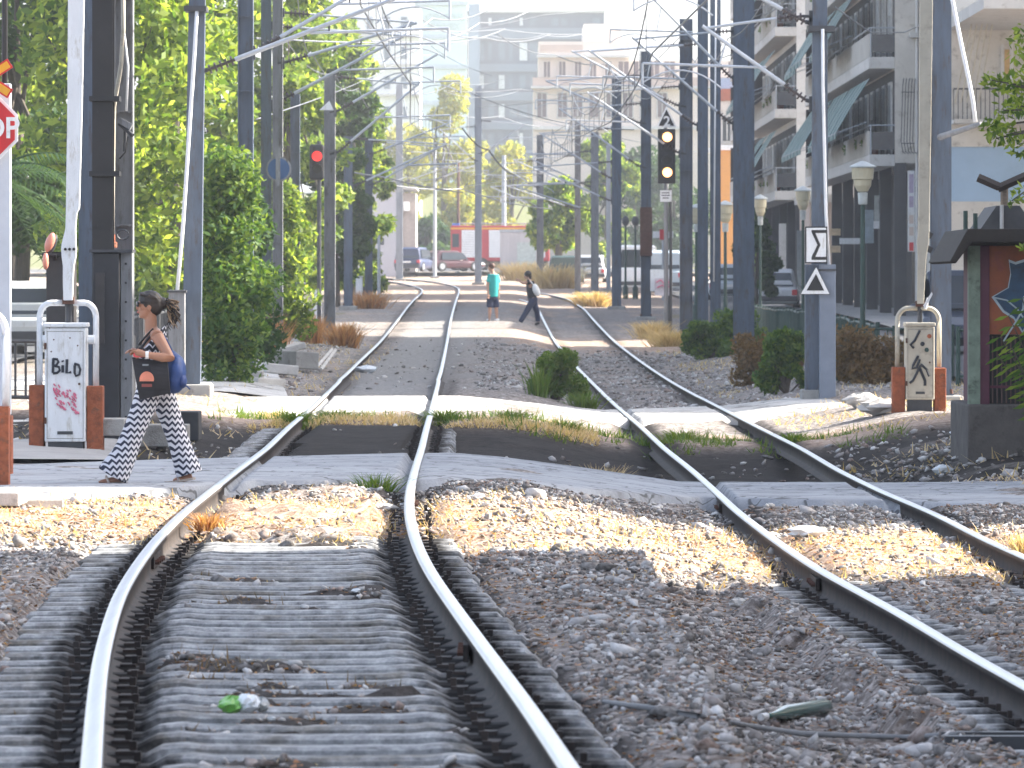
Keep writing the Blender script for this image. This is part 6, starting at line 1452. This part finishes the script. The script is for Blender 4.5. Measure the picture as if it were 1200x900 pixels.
tree('broadleaf_tree', 'sunny tree just right of the blue round sign', -5.95, 152, 9.8, 1.5, leafA, .6, 14, 9000, .14, LT)
tree('broadleaf_tree', 'tall tree behind the red signal', -6.7, 168, 11.0, 2.3, leafA, 1.6, 15, 9000, .15, LT)
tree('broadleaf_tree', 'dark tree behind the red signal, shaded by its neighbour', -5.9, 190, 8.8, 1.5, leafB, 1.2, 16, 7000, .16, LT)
tree('broadleaf_tree', 'bright tree right of the red signal', -5.9, 212, 9.5, 1.35, leafA, .5, 17, 7000, .16, LT)
tree('broadleaf_tree', 'last bright tree of the left row beside the grey building', -6.1, 236, 8.4, 1.2, leafA, .4, 18, 7000, .17, LT)
tree('broadleaf_tree', 'tall thin-topped tree above the last trees of the left row', -7.6, 262, 12.4, 2.2, leafA, 3.2, 19, 7000, .18, LT)
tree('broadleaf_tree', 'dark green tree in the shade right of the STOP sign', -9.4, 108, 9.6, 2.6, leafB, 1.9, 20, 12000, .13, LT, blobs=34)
tree('broadleaf_tree', 'light green tree top above the STOP sign', -10.8, 124, 12.5, 2.6, leafA, 4.5, 21, 8000, .15, LT)
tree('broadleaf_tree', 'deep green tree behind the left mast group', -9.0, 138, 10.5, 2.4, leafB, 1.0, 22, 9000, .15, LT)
tree('ivy_column', 'dense ivy-green shrub hiding the foot of the tall grey mast', -4.15, 84, 3.3, .55, leafC, .05, 23, 14000, .06, None, .06, blobs=60, bf=(.4, .75))
tree('shrub_tree', 'dark green bushy shrub left of the slim masts, above the boards', -4.55, 97, 2.8, .6, leafB, .1, 24, 7000, .07, None, .06, bf=(.35, .6))
tree('shrub_tree', 'bright green shrub right of the slim masts', -4.9, 122, 3.4, .65, leafA, .1, 25, 6000, .08, None, .06, bf=(.3, .55))
# park beyond
PK = 'park trees beyond the end of the tracks'
for i, (px, Y, h, r, m_, zl, lab) in enumerate(((520, 480, 15.5, 4.2, leafY, 3, 'pale olive tree in front of the glass tower'), (480, 500, 12, 4, leafY, 2, 'pale tree above the dark parked car'), (556, 520, 10, 4.2, leafY, 2, 'loose pale tree left of the tall pale central mast'), (600, 500, 9.5, 4, leafY, 2, 'pale tree above the middle of the fire engine'),
        (655, 340, 5.8, 2.3, leafA, 2.4, 'yellow-green tree with a dark trunk right of the fire engine'), (690, 470, 9.0, 4.2, leafY, 1.5, 'pale yellow tree behind the parked cars'), (745, 450, 8.8, 4.5, leafB, 1.5, 'dark tree behind the white van'), (790, 440, 8, 4, leafB, 1, 'dark tree behind the post sign'), (500, 420, 4.2, 2.3, leafB, .5, 'small dark tree beside the grey building'),
        (893, 255, 5.2, 1.3, leafA, .8, 'green tree behind the street lamp right of the broad dark mast'), (712, 400, 9.5, 2.6, leafA, 1.5, 'bright tree behind the dark mast of the right row'), (888, 195, 3.6, .75, leafB, .4, 'dark cypress-like shrub beside the right street lamp'))):
    tree('park_tree', lab, XW(px, Y), Y, h, r, m_, zl, 40+i, 5000, .3 if Y > 300 else .14, PK, .25 if Y > 300 else .1, blobs=20)
def bush(label, px, py, Y, w_, h, m_, seed, n=2500, size=.06, kind='bush', gr=None):
    c = P(px, py, Y); X = c.x; z0 = gz(X, Y); t = thing(kind, label, 'bush', (X, Y, z0), gr); rd = random.Random(seed)
    cl = [(X+rd.uniform(-.5, .5)*w_*(1-.55*u), Y+rd.uniform(-.35, .35)*w_, z0+h*(.12+.75*u), w_*rd.uniform(.16, .26)) for u in [rd.random()**1.3 for _ in range(16)]]
    b = MB()
    for c_ in cl: b.path([Vector((X, Y, z0-.05)), Vector((X, Y, z0)).lerp(Vector(c_[:3]), .5)+Vector((0, 0, .05)), Vector(c_[:3])], [.018, .012, .005], bark, 5)
    b.build('stems', t); leaves('foliage', cl, n, size, m_, t, seed); return t
def tuft(label, px, py, Y, w_, h, m_, seed, n=500, kind='grass_tuft', gr=None, cat='tuft', bw=.012):
    c = P(px, py, Y); X = c.x; z0 = gz(X, Y); rg = np.random.default_rng(seed)
    p = rg.normal(size=(n, 2))*w_*.16; d = p*.9+rg.normal(size=(n, 2))*w_*.16; hh = h*rg.uniform(.45, 1.05, n); a = rg.uniform(0, 6.28, n); sx = np.stack([np.cos(a), np.sin(a)], 1)*bw
    B = np.stack([X+p[:, 0], Y+p[:, 1], np.full(n, z0-.02)], 1); T = B+np.stack([d[:, 0], d[:, 1], hh], 1); Mi = (B+T)/2+np.stack([-d[:, 0]*.15, -d[:, 1]*.15, hh*.12], 1)
    s = np.stack([sx[:, 0], sx[:, 1], np.zeros(n)], 1); V = np.stack([B-s, B+s, Mi+s*.8, Mi-s*.8, T+s*.15, T-s*.15], 1).reshape(-1, 3); k = np.arange(n)[:, None]*6
    Fc = np.concatenate([k+np.array([[0, 1, 2, 3]]), k+np.array([[3, 2, 4, 5]])]); V = V-np.array([X, Y, z0]); o = npmesh(kind, V, Fc, [m_]); o.location = (X, Y, z0); tag(o, label, cat, gr); return o
bush('green feathery bush between the tracks beyond the second path', 650, 470, 85.5, .78, .80, weedM, 60, 6500, .038); 
tuft('tall green grass around the feathery bush between the tracks', 632, 470, 85.0, .5, .55, weedM, 61, 90, 'tall_grass', None, 'grass')
tuft('low green grass spreading right from the feathery bush', 684, 474, 84.5, .5, .26, weedM, 62, 200, 'tall_grass', None, 'grass')
bush('dark green bush at the foot of the twin-leg mast', 828, 415, 122, 1.0, .85, leafC, 63, 3500, .06)
bush('dark green bush left of the sigma mast foot', 922, 430, 90, .85, 1.05, leafC, 64, 5000, .055)
brn = leafmat('brown_thicket', [(.14, .09, .05), (.20, .13, .07), (.09, .07, .04)], .25)
bush('brown dry thicket between the broad dark mast and the sigma mast', 893, 420, 98, 1.2, .9, brn, 65, 5000, .05)
bush('brown dry thicket behind the railing right of the sigma mast', 1015, 455, 91, 1.4, .85, brn, 66, 6000, .05)
bush('greenish thicket far right of the track near the street lamps', 860, 395, 135, 1.5, .8, leafC, 67, 4000, .07)
for i, (px, py, Y, w_, h, lab) in enumerate(((403, 385, 125, .55, .58, 'rust-orange dry tuft left of the track beyond the boards'), (312, 400, 104, .5, .9, 'rust-orange dry plant at the foot of the slim masts'), (365, 380, 128, .45, .65, 'orange dry tuft beside the white marker post'), (432, 350, 185, .9, .6, 'orange dry grass near the last left masts'),
        (790, 395, 140, 1.0, .45, 'pale dry grass below the orange signal'), (695, 350, 215, 1.0, .6, 'pale dry grass at the foot of the slim masts by the parked cars'), (650, 320, 290, 2.2, 1.3, 'yellow dry bush right of the grey container'), (765, 388, 150, .8, .5, 'pale dry grass in front of the graffiti panel'),
        (612, 312, 330, 2., 1.2, 'yellow weeds in front of the grey container'), (240, 430, 100, .6, .5, 'dry weeds at the foot of the tapering mast'))):
    tuft(lab, px, py, Y, w_*1.4, h, dryM if i < 4 else dryP, 70+i, 650, 'dry_tuft', 'dry tufts along the tracks', 'dry plant', .012 if Y < 200 else .03)
tuft('small green weed at the edge of the asphalt path between the left rails', 440, 568, 44.2, .4, .15, weedM, 90, 140, 'weed', None, 'weed', .006)
tuft('dry grass standing in the dark hollow between the two paths', 705, 545, 52.6, .5, .24, dryP, 91, 220, 'dry_grass', None, 'dry plant', .005)
tuft('rusty dry weed against the left rail at the sunlit strip', 243, 628, 37.2, .25, .12, dryM, 92, 200, 'dry_weed', None, 'dry plant', .006)
tuft('orange dry weed at the right edge beside the outer rail', 1198, 620, 38.0, .18, .22, dryP, 93, 200, 'dry_weed', None, 'dry plant', .006)
for k in range(7): tuft('low green weeds along the near edge of the second path', [345, 395, 520, 600, 660, 800, 930][k], 495, 65.5+.3*k, .5, .14, weedM, 100+k, 200, 'weed', 'weeds along the second path', 'weed', .008)
# palm on the left
def palm():
    X, Y = -9.2, 98; z0 = gz(X, Y); t = thing('palm_tree', 'palm with drooping fronds low behind the STOP pole', 'palm tree', (X, Y, z0)); MB().path([(X, Y, z0-.1), (X+.05, Y, z0+1.6), (X, Y, z0+3.2)], [.24, .2, .22], bark, 10).build('trunk', t)
    for i in range(26):
        a = i*2.4; L = 2.3; el = .9-1.1*(i/26); V = []; Fc = []; d = Vector((math.cos(a), math.sin(a), 0)); s = Vector((-math.sin(a), math.cos(a), 0)); c = Vector((X, Y, z0+3.2)); b = MB(); pts = []
        for k in range(13):
            u = k/12; p = c+d*L*u*math.cos(el*.6)+Vector((0, 0, L*u*math.sin(el)-1.5*u*u)); pts.append(p)
        b.path(pts, [.03-.002*k for k in range(13)], leafB, 5)
        for k in range(1, 13):
            for e in (-1, 1):
                for j in range(2): p = pts[k]-(pts[k]-pts[k-1])*.5*j; w_ = .5*math.sin(math.pi*(k/13*.8+.15)); q = p+s*e*w_+Vector((0, 0, -.45*w_))+d*.15; b.add([p, p+d*.05, q], [(0, 1, 2)], leafB)
        b.build('frond', t)
palm()
# ailanthus-like branch at the right edge, near
t = thing('leafy_tree', 'near tree at the right edge whose leaves hang into the picture above the kiosk', 'tree', (6.3, 54, gz(6.3, 54)))
b = MB(); b.path([(6.3, 54, gz(6.3, 54)-.1), (6.2, 54, 1.5), (6.0, 54, 3.2), (5.9, 54, 4.5)], [.1, .09, .07, .05], bark, 8)
Cb = []
for px, py, r in ((1160, 95, .10), (1178, 100, .14), (1195, 95, .16), (1192, 125, .14), (1174, 130, .11), (1160, 148, .11), (1178, 158, .15), (1198, 168, .16), (1165, 163, .10), (1225, 120, .3), (1222, 190, .22), (1188, 235, .07), (1200, 228, .12), (1230, 60, .4), (1198, 290, .06)):
    c = P(px, py, 54); c.y += random.uniform(-.3, .3); Cb.append((c.x, c.y, c.z, r)); b.path([Vector((6.0, 54, 3.0)), Vector((6.0, 54, 3.0)).lerp(c, .6)+Vector((0, 0, .08)), c], [.03, .015, .006], bark, 5)
b.build('trunk', t); leaves('crown', Cb, 1300, .045, leafA, t, 5, .5)
def frondbush(label, spots, m_, name='sapling'):
    x, y = spots[0][0]; base_ = Vector((x, y, gz(x, y))); t = thing(name, label, 'sapling', tuple(base_)); b = MB(); V = []
    st = MB(); rd = random.Random(8)
    for (bx, by), tip in spots:
        p0 = Vector((bx, by, gz(bx, by))); tip = Vector(tip); pts = [p0.lerp(tip, k/10)+Vector((0, 0, .12*math.sin(math.pi*k/10))) for k in range(11)]; st.path(pts, .006, bark, 5)
        for k in range(3, 11):
            for e in (-1, 1):
                d = (pts[k]-pts[k-1]).normalized(); s = Vector((d.z, rd.uniform(-.4, .4), -d.x)).normalized()*e; p = pts[k]; q = p+s*.15+d*.05+Vector((0, 0, -.02)); w_ = d*.022
                b.add([p, p.lerp(q, .5)+w_, q, p.lerp(q, .5)-w_], [(0, 1, 2, 3)], m_)
    st.build('stems', t); b.build('foliage', t)
frondbush('feathery green sapling hanging in front of the kiosk gate', [((5.2, 55.3), P(1170, 418, 54.6)), ((5.25, 55.3), P(1172, 395, 54.6)), ((5.3, 55.3), P(1182, 370, 54.6)), ((5.3, 55.3), P(1190, 425, 54.5)), ((5.35, 55.3), P(1198, 350, 54.5)), ((5.2, 55.2), P(1186, 408, 54.3))], leafC)
# balcony plants as one object per balcony plant
for i, (c, h, sd) in enumerate(plants[:40]):
    t = thing('potted_plant', 'green plant standing on one of the awning balconies of the right street', 'potted plant', c, 'plants on the balconies'); MB().lathe(c, [(.12, 0), (.17, .3), (.15, .3)], rust, 10).build('pot', t); leaves('foliage', [(c[0], c[1], c[2]+.3+h*.5, h*.6), (c[0]-.2, c[1]+.1, c[2]+.35+h*.2, h*.5)], 260, .09, leafC, t, sd)

# ================================================================== STONES, STRAW, LITTER
ph = (1+5**.5)/2; ico = np.array([(-1, ph, 0), (1, ph, 0), (-1, -ph, 0), (1, -ph, 0), (0, -1, ph), (0, 1, ph), (0, -1, -ph), (0, 1, -ph), (ph, 0, -1), (ph, 0, 1), (-ph, 0, -1), (-ph, 0, 1)])/1.9
icf = np.array([(0, 11, 5), (0, 5, 1), (0, 1, 7), (0, 7, 10), (0, 10, 11), (1, 5, 9), (5, 11, 4), (11, 10, 2), (10, 7, 6), (7, 1, 8), (3, 9, 4), (3, 4, 2), (3, 2, 6), (3, 6, 8), (3, 8, 9), (4, 9, 5), (2, 4, 11), (6, 2, 10), (8, 6, 7), (9, 8, 1)])
def stonemat(name, cols):
    m, nt, b = newmat(name); g_ = nt.add('ShaderNodeNewGeometry'); c = ramp(nt, g_.outputs['Random Per Island'], [(i/(len(cols)-1), cc) for i, cc in enumerate(cols)])
    c = mixc(nt, .35, c, ramp(nt, noise(nt, g_.outputs['Position'], 40, 4), [(.3, (.05, .045, .04)), (.7, (.6, .58, .55))])); nt.link(c, b.inputs['Base Color']); b.inputs['Roughness'].default_value = .9; return m
def scatter(name, n, xr, yr, size, m_, mask, seed, flat=.7, sink=.3):
    rg = np.random.default_rng(seed); x = rg.uniform(*xr, n); y = yr[0]+(yr[1]-yr[0])*rg.uniform(0, 1, n)**1.35; k = rg.uniform(0, 1, n) < mask(x, y); x, y = x[k], y[k]; n = len(x)
    vis = np.abs(x) < .093*y+.25; x, y = x[vis], y[vis]; n = len(x)
    s = size*np.exp(rg.normal(0, .38, n)); z = gz2(x, y)+s*(flat-sink)*.6
    q = rg.normal(size=(n, 4)); q /= np.linalg.norm(q, axis=1)[:, None]; w_, a, b_, c_ = q.T
    Rm = np.stack([1-2*(b_*b_+c_*c_), 2*(a*b_-c_*w_), 2*(a*c_+b_*w_), 2*(a*b_+c_*w_), 1-2*(a*a+c_*c_), 2*(b_*c_-a*w_), 2*(a*c_-b_*w_), 2*(b_*c_+a*w_), 1-2*(a*a+b_*b_)], -1).reshape(n, 3, 3)
    L = ico[None]*rg.uniform(.5, 1.3, (n, 12, 1)); L = L*np.stack([np.ones(n)*1.15, rg.uniform(.45, 1, n), rg.uniform(.35, .8, n)], 1)[:, None, :]
    V = np.einsum('nij,nkj->nki', Rm, L)*s[:, None, None]; V[:, :, 2] *= flat; V += np.stack([x, y, z], 1)[:, None, :]
    Fc = (np.arange(n)[:, None, None]*12+icf[None]).reshape(-1, 3); o = npmesh(name, V.reshape(-1, 3), Fc, [m_]); tag(o, kind='stuff'); return o
def raildist(x, y):
    d = np.full(np.shape(x), 9.); 
    for A in (aLL, aLR, aRL, aRR): d = np.minimum(d, np.abs(x-np.interp(y, A[:, 1], A[:, 0])))
    return d
def intrack(x, y, pad=.5):
    a = (x > np.interp(y, aLL[:, 1], aLL[:, 0])-pad) & (x < np.interp(y, aLR[:, 1], aLR[:, 0])+pad); b_ = (x > np.interp(y, aRL[:, 1], aRL[:, 0])-pad) & (x < np.interp(y, aRR[:, 1], aRR[:, 0])+pad); return a, b_
def m1(x, y):
    a, b_ = intrack(x, y); k = vnoise(x, y, 1.1, 31); k2 = vnoise(x, y, .5, 32)
    v = .35+.65*sstep(.35, .6, k); v = np.where(a & (y < 42), .16+.25*sstep(.5, .7, k), v); v = np.where(b_, .35, v); v = np.where((y > 42) & (y < 46), .7, v)*(~((y > np.interp(x, [-4.3, -3.15, -2.6, -2.0, -1.2, 0, .7, 1.6, 2.8, 4.2], [41.0, 42, 43.1, 44.6, 45, 45.3, 46.2, 47.8, 47.2, 46.2])-.15) & (y < 52.2))); v = np.where((y > 36.5) & (y < 41.5), v*.45, v); v = np.where(x < -2.2, v*.8, v); return v
gstone = stonemat('ballast_stone', [(.025, .02, .018), (.10, .085, .075), (.28, .25, .235), (.55, .52, .50), (.80, .78, .76), (.20, .10, .06), (.10, .09, .08), (.50, .47, .46)])
scatter('ballast_stones', 125000, (-3.4, 4.3), (15.5, 47.5), .0165, gstone, m1, 1)
scatter('ballast_stones', 7000, (-3.4, 4.3), (15.5, 46), .030, gstone, lambda x, y: m1(x, y)*.6, 2)
def m2_(x, y): a, b_ = intrack(x, y, .6); v = .25+.6*sstep(.4, .65, vnoise(x, y, .8, 33)); v = np.where(a, .05, v); v = np.where((y < 66) & (x < 3.6), v*.2, v); return v*(~((y > 65) & (y < 84.5)))
scatter('ballast_stones', 34000, (-6, 8), (52, 135), .030, gstone, m2_, 3)
def blades(name, n, xr, yr, h, m_, mask, seed, bw=.004, flat=.5):
    rg = np.random.default_rng(seed); x = rg.uniform(*xr, n); y = rg.uniform(*yr, n); k = (rg.uniform(0, 1, n) < mask(x, y)) & (np.abs(x) < .095*y+.2); x, y = x[k], y[k]; n = len(x); z = gz2(x, y)
    a = rg.uniform(0, 6.28, n); hh = h*rg.uniform(.3, 1.2, n); d = np.stack([np.cos(a), np.sin(a), np.zeros(n)], 1)*hh[:, None]*rg.uniform(.3, 1.3, n)[:, None]; up = np.stack([np.zeros(n), np.zeros(n), hh*rg.uniform(.15, 1, n)*flat*2], 1)
    B = np.stack([x, y, z], 1); T = B+d+up; s = np.stack([-np.sin(a), np.cos(a), np.zeros(n)], 1)*bw; V = np.stack([B-s, B+s, T+s*.2, T-s*.2], 1).reshape(-1, 3); o = npmesh(name, V, np.arange(n*4).reshape(-1, 4), [m_]); tag(o, kind='stuff'); return o
strw = lambda x, y: sstep(.42, .6, vnoise(x, y, 1.3, 41))*(raildist(x, y) > .1)*(~((y > 42) & (y < 52)))
blades('dry_straw', 9000, (-4.3, 4.3), (35.6, 43.5), .08, dryP, lambda x, y: .35+.65*strw(x, y), 4, .005, .45)
blades('dry_straw', 9000, (-3.4, 3.4), (16, 33), .06, dryP, lambda x, y: .45*strw(x, y), 5, .003, .3)
blades('dry_leaves', 34000, (-4.3, 4.3), (16, 43), .032, dryM, lambda x, y: np.where(y > 35.5, .9, .30+.5*strw(x, y)), 6, .014, .2)
blades('dry_straw', 12000, (-3, 1), (64.8, 67.5), .10, dryP, lambda x, y: strw(x, y), 7, .008, .5); blades('green_weeds', 7000, (-3.5, 4.5), (64.6, 67.8), .12, weedM, lambda x, y: sstep(.45, .6, vnoise(x, y, 1.7, 44)), 8, .009, .6)
blades('dry_straw', 22000, (3.4, 8), (50, 135), .14, dryP, lambda x, y: .6*sstep(.4, .6, vnoise(x, y, .7, 45)), 9, .01, .4)
blades('dry_straw', 9000, (-6, -2.6), (52, 130), .12, dryP, lambda x, y: .5*sstep(.45, .6, vnoise(x, y, .9, 46)), 10, .01, .4)
brown_leaf = leafmat('brown_litter', [(.11, .055, .03), (.20, .10, .055), (.28, .17, .10)], .15)
blades('leaf_litter', 80000, (-4.3, 4.3), (16, 46.5), .03, brown_leaf, lambda x, y: sstep(.38, .62, vnoise(x, y, 1.1, 52))*np.where(raildist(x, y) < .12, 0, 1), 16, .013, .2)
blades('moss_tufts', 6000, (-1.9, -.2), (17, 33), .035, brn, lambda x, y: sstep(.55, .66, vnoise(x, y, 1.6, 47))*(raildist(x, y) > .3), 11, .004, .9)
# litter
def crumple(name, lab, px, py, Y, s, mats_, cat='litter', gr=None, seed=0, sc=(1, 1, .4), dz=0):
    rd = random.Random(seed); c = GP(px, py); Y = c.y; z0 = c.z+dz-.004; b = MB(); n, k = 12, 7; rs = []
    for j in range(k):
        t_ = -math.pi/2+math.pi*(j+.02)/(k-.96); rs.append([Vector((c.x+s*sc[0]*math.cos(t_)*math.cos(6.283*i/n)*rd.uniform(.6, 1.2), Y+s*sc[1]*math.cos(t_)*math.sin(6.283*i/n)*rd.uniform(.6, 1.2), z0+s*sc[2]*(1+math.sin(t_)*rd.uniform(.7, 1.2)))) for i in range(n)])
    b.rings(rs, mats_); o = b.build(name); tag(o, lab, cat, gr); return o
film = mat('plastic_film', (.70, .73, .75), .3, 0, .08, 20)
c = P(283, 832, 21.0); t = thing('plastic_bag', 'crumpled green and white plastic bag on the sleepers in the foreground', 'plastic bag', (c.x, 21.2, c.z)); zb_ = float(zL(21))-.08
def lump(cx, cy, r, m_, nm, sd):
    rd = random.Random(sd); b = MB(); rs = []; n = 16
    for j in range(8):
        t_ = -1.5+3.0*j/7; rs.append([Vector((cx+r[0]*math.cos(t_)*math.cos(6.283*i/n)*rd.uniform(.72, 1.12), cy+r[1]*math.cos(t_)*math.sin(6.283*i/n)*rd.uniform(.8, 1.1), zb_+r[2]*(1+math.sin(t_))*rd.uniform(.85, 1.1))) for i in range(n)])
    b.rings(rs, m_); b.build(nm, t)
lump(XW(271, 21.2), 21.2, (.052, .10, .032), mat('green_film', (.16, .42, .07), .35, 0, .15, 20), 'green_part', 1); lump(XW(290, 21.2), 21.22, (.052, .09, .036), film, 'white_part', 2); lump(XW(306, 21.2), 21.25, (.03, .06, .028), mat('grey_film', (.4, .42, .42), .3), 'grey_part', 3)
bt = mat('green_bottle_glass', (.02, .085, .07), .15, 0, .3, 4); p0 = GP(893, 853); p1 = GP(968, 842); zg = lambda x, y: float(gz2(np.array([x]), np.array([y]))[0])
p0.z = zg(p0.x, p0.y)+.045; p1.z = zg(p1.x, p1.y)+.05; d = (p1-p0); t = thing('glass_bottle', 'dark green glass bottle lying on the gravel at the lower right', 'bottle', tuple(p0)); b = MB()
b.path([p0, p0+d*.14, p0+d*.2, p0+d*.34, p0+d*.96, p0+d], [.014, .014, .016, .034, .034, .030], bt, 16); b.build('glass', t, smooth=True); b = MB(); b.path([p0-d*.02, p0+d*.06], [.016, .016], whitep, 12); b.build('cap', t)
# buried cable and channel at the lower right
pts = [P(715, 828, 22.3), P(760, 834, 22.1), P(820, 844, 21.8), P(880, 856, 21.3), P(940, 864, 21.0), P(1000, 867, 20.9), P(1060, 868, 20.85), P(1120, 866, 20.9)]
pts = [GP(*q_)+Vector((0, 0, .02)) for q_ in ((708, 830), (760, 837), (820, 846), (880, 858), (940, 866), (1000, 869), (1060, 870), (1120, 868))]
o = MB().path(pts, .012, mat('cable_sheath', (.22, .22, .22), .6), 8).build('ground_cable', smooth=True); tag(o, 'grey cable lying across the gravel at the lower right', 'cable')
t = thing('cable_trough', 'dark metal cable trough at the lower right corner', 'cable trough', tuple(GP(1130, 876))); b = MB(); q_ = GP(1108, 876); x0_ = q_.x; zt_ = q_.z+.04
for dy in (0, .22): b.bb(x0_, 2.6, q_.y+dy, q_.y+.06+dy, zt_-.1, zt_, darkgrey)
b.bb(x0_, 2.6, q_.y+.062, q_.y+.218, zt_-.1, zt_-.03, concrete); b.build('channel', t)
# litter papers
for i, (px, py, Y, s, lab, sx) in enumerate(((417, 695, 27.9, .026, 'small white paper scrap on the sleepers right of the rail centre', 1), (176, 742, 24.7, .034, 'torn white scrap on the sleepers beside the left rail', 1.4), (96, 766, 23.2, .03, 'white scrap in the dark gap outside the left rail', 1), (260, 720, 25.8, .028, 'pale paper scrap in the middle of the left sleepers', 1), (865, 712, 27.0, .06, 'large white stone-like scrap in the gravel centre right', 1),
        (1128, 520, 57.5, .17, 'crumpled pale plastic sheet below the kiosk', 1), (1193, 518, 54.5, .16, 'crumpled white plastic at the right edge below the kiosk', 1), (1105, 556, 49.5, .10, 'white scrap on the bank beside the path right', 1), (945, 630, 38.0, .09, 'pale flat scrap beside the right rail', 1.6), (430, 437, 93, .14, 'white flat scrap between the left rails beyond the second path', 1.6), (1030, 487, 68.5, .22, 'pale rubble lump on the right bank by the barrier', 1.3), (1010, 478, 70, .2, 'pale stone lump left of the barrier on the bank', 1.2),
        (560, 585, 41.0, .05, 'small pale scrap beside the path between the tracks', 1.), (450, 600, 40.3, .07, 'pale stone beside the right rail before the path', 1.3), (905, 634, 37.2, .07, 'pale stone leaning against the right track rail', 1.0), (318, 845, 20.3, .02, 'small grey scrap near the green bag', 1))):
    crumple('litter', lab, px, py, Y, s, film if i not in (4, 10, 11, 13, 14) else concrete_l, 'litter', None, 200+i, (sx, 1, .5))
# concrete debris and boards left
for i, (px, py, Y, d, rz, ry, lab) in enumerate(((315, 432, 93, (.55, 1.5, .16), .35, .1, 'tilted pale slab at the broken kerb left of the track'), (292, 448, 86, (.5, 1.3, .14), .6, .06, 'flat pale slab leading down to the second path'), (335, 408, 104, (.5, 1.6, .12), .2, -.25, 'pale slab leaning behind the slim masts'), (345, 422, 98, (.45, 1.0, .3), .5, .05, 'rough concrete lump at the broken kerb'))):
    c = P(px, py, Y); o = MB().box(c, d, concrete_l if i != 3 else concrete, Matrix.Rotation(rz, 3, 'Z') @ Matrix.Rotation(ry, 3, 'Y')).build('concrete_slab', bevel=.02); tag(o, lab, 'concrete slab', 'broken slabs on the left')
for i, (a_, c_) in enumerate((((357, 420), (376, 400)), ((369, 420), (389, 399)), ((376, 419), (393, 398)))):
    p0, p1 = P(*a_, 98), P(*c_, 103); p0.z = gz(p0.x, 98)+.08; p1.z = gz(p1.x, 103)+.35; o = MB().path([p0, p1], .035, wood if i == 0 else concrete_l, 4).build('board'); tag(o, ['dark board lying left of the others beside the track', 'pale middle board lying beside the track', 'pale right-hand board lying beside the track'][i], 'board')
for px, py0, py1, Y, lab in ((350, 380, 350, 128, 'white short marker post left of the track'), (421, 347, 325, 200, 'small white cabinet-like post near the last left trees'), (372, 352, 322, 160, 'pale marker post below the red signal')):
    X = XW(px, Y); t = thing('marker_post', lab, 'marker post', (X, Y, gz(X, Y))); MB().bb(X-.12, X+.12, Y-.1, Y+.1, gz(X, Y)-.1, P(0, py1, Y).z, whitep).build('post', t, bevel=.02); MB().bb(X-.14, X+.14, Y-.12, Y+.12, P(0, py1, Y).z+.002, P(0, py1, Y).z+.05, slabm).build('cap', t)

# ================================================================== HAZE
m = bpy.data.materials.new('haze_air'); m.use_nodes = True; nt = NT(m); nt.n.clear(); out = nt.add('ShaderNodeOutputMaterial'); pv = nt.add('ShaderNodeVolumePrincipled')
pv.inputs['Color'].default_value = (.93, .96, 1, 1); pv.inputs['Density'].default_value = HAZE; pv.inputs['Anisotropy'].default_value = .45; nt.link(pv.outputs[0], out.inputs['Volume'])
o = MB().bb(-3200, 3200, -400, 3200, -3, 60, m).build('haze'); tag(o, kind='stuff')
scene.cycles.volume_step_rate = 4; scene.cycles.volume_max_steps = 64; scene.cycles.max_bounces = 6; scene.cycles.transparent_max_bounces = 6; scene.cycles.volume_bounces = 0
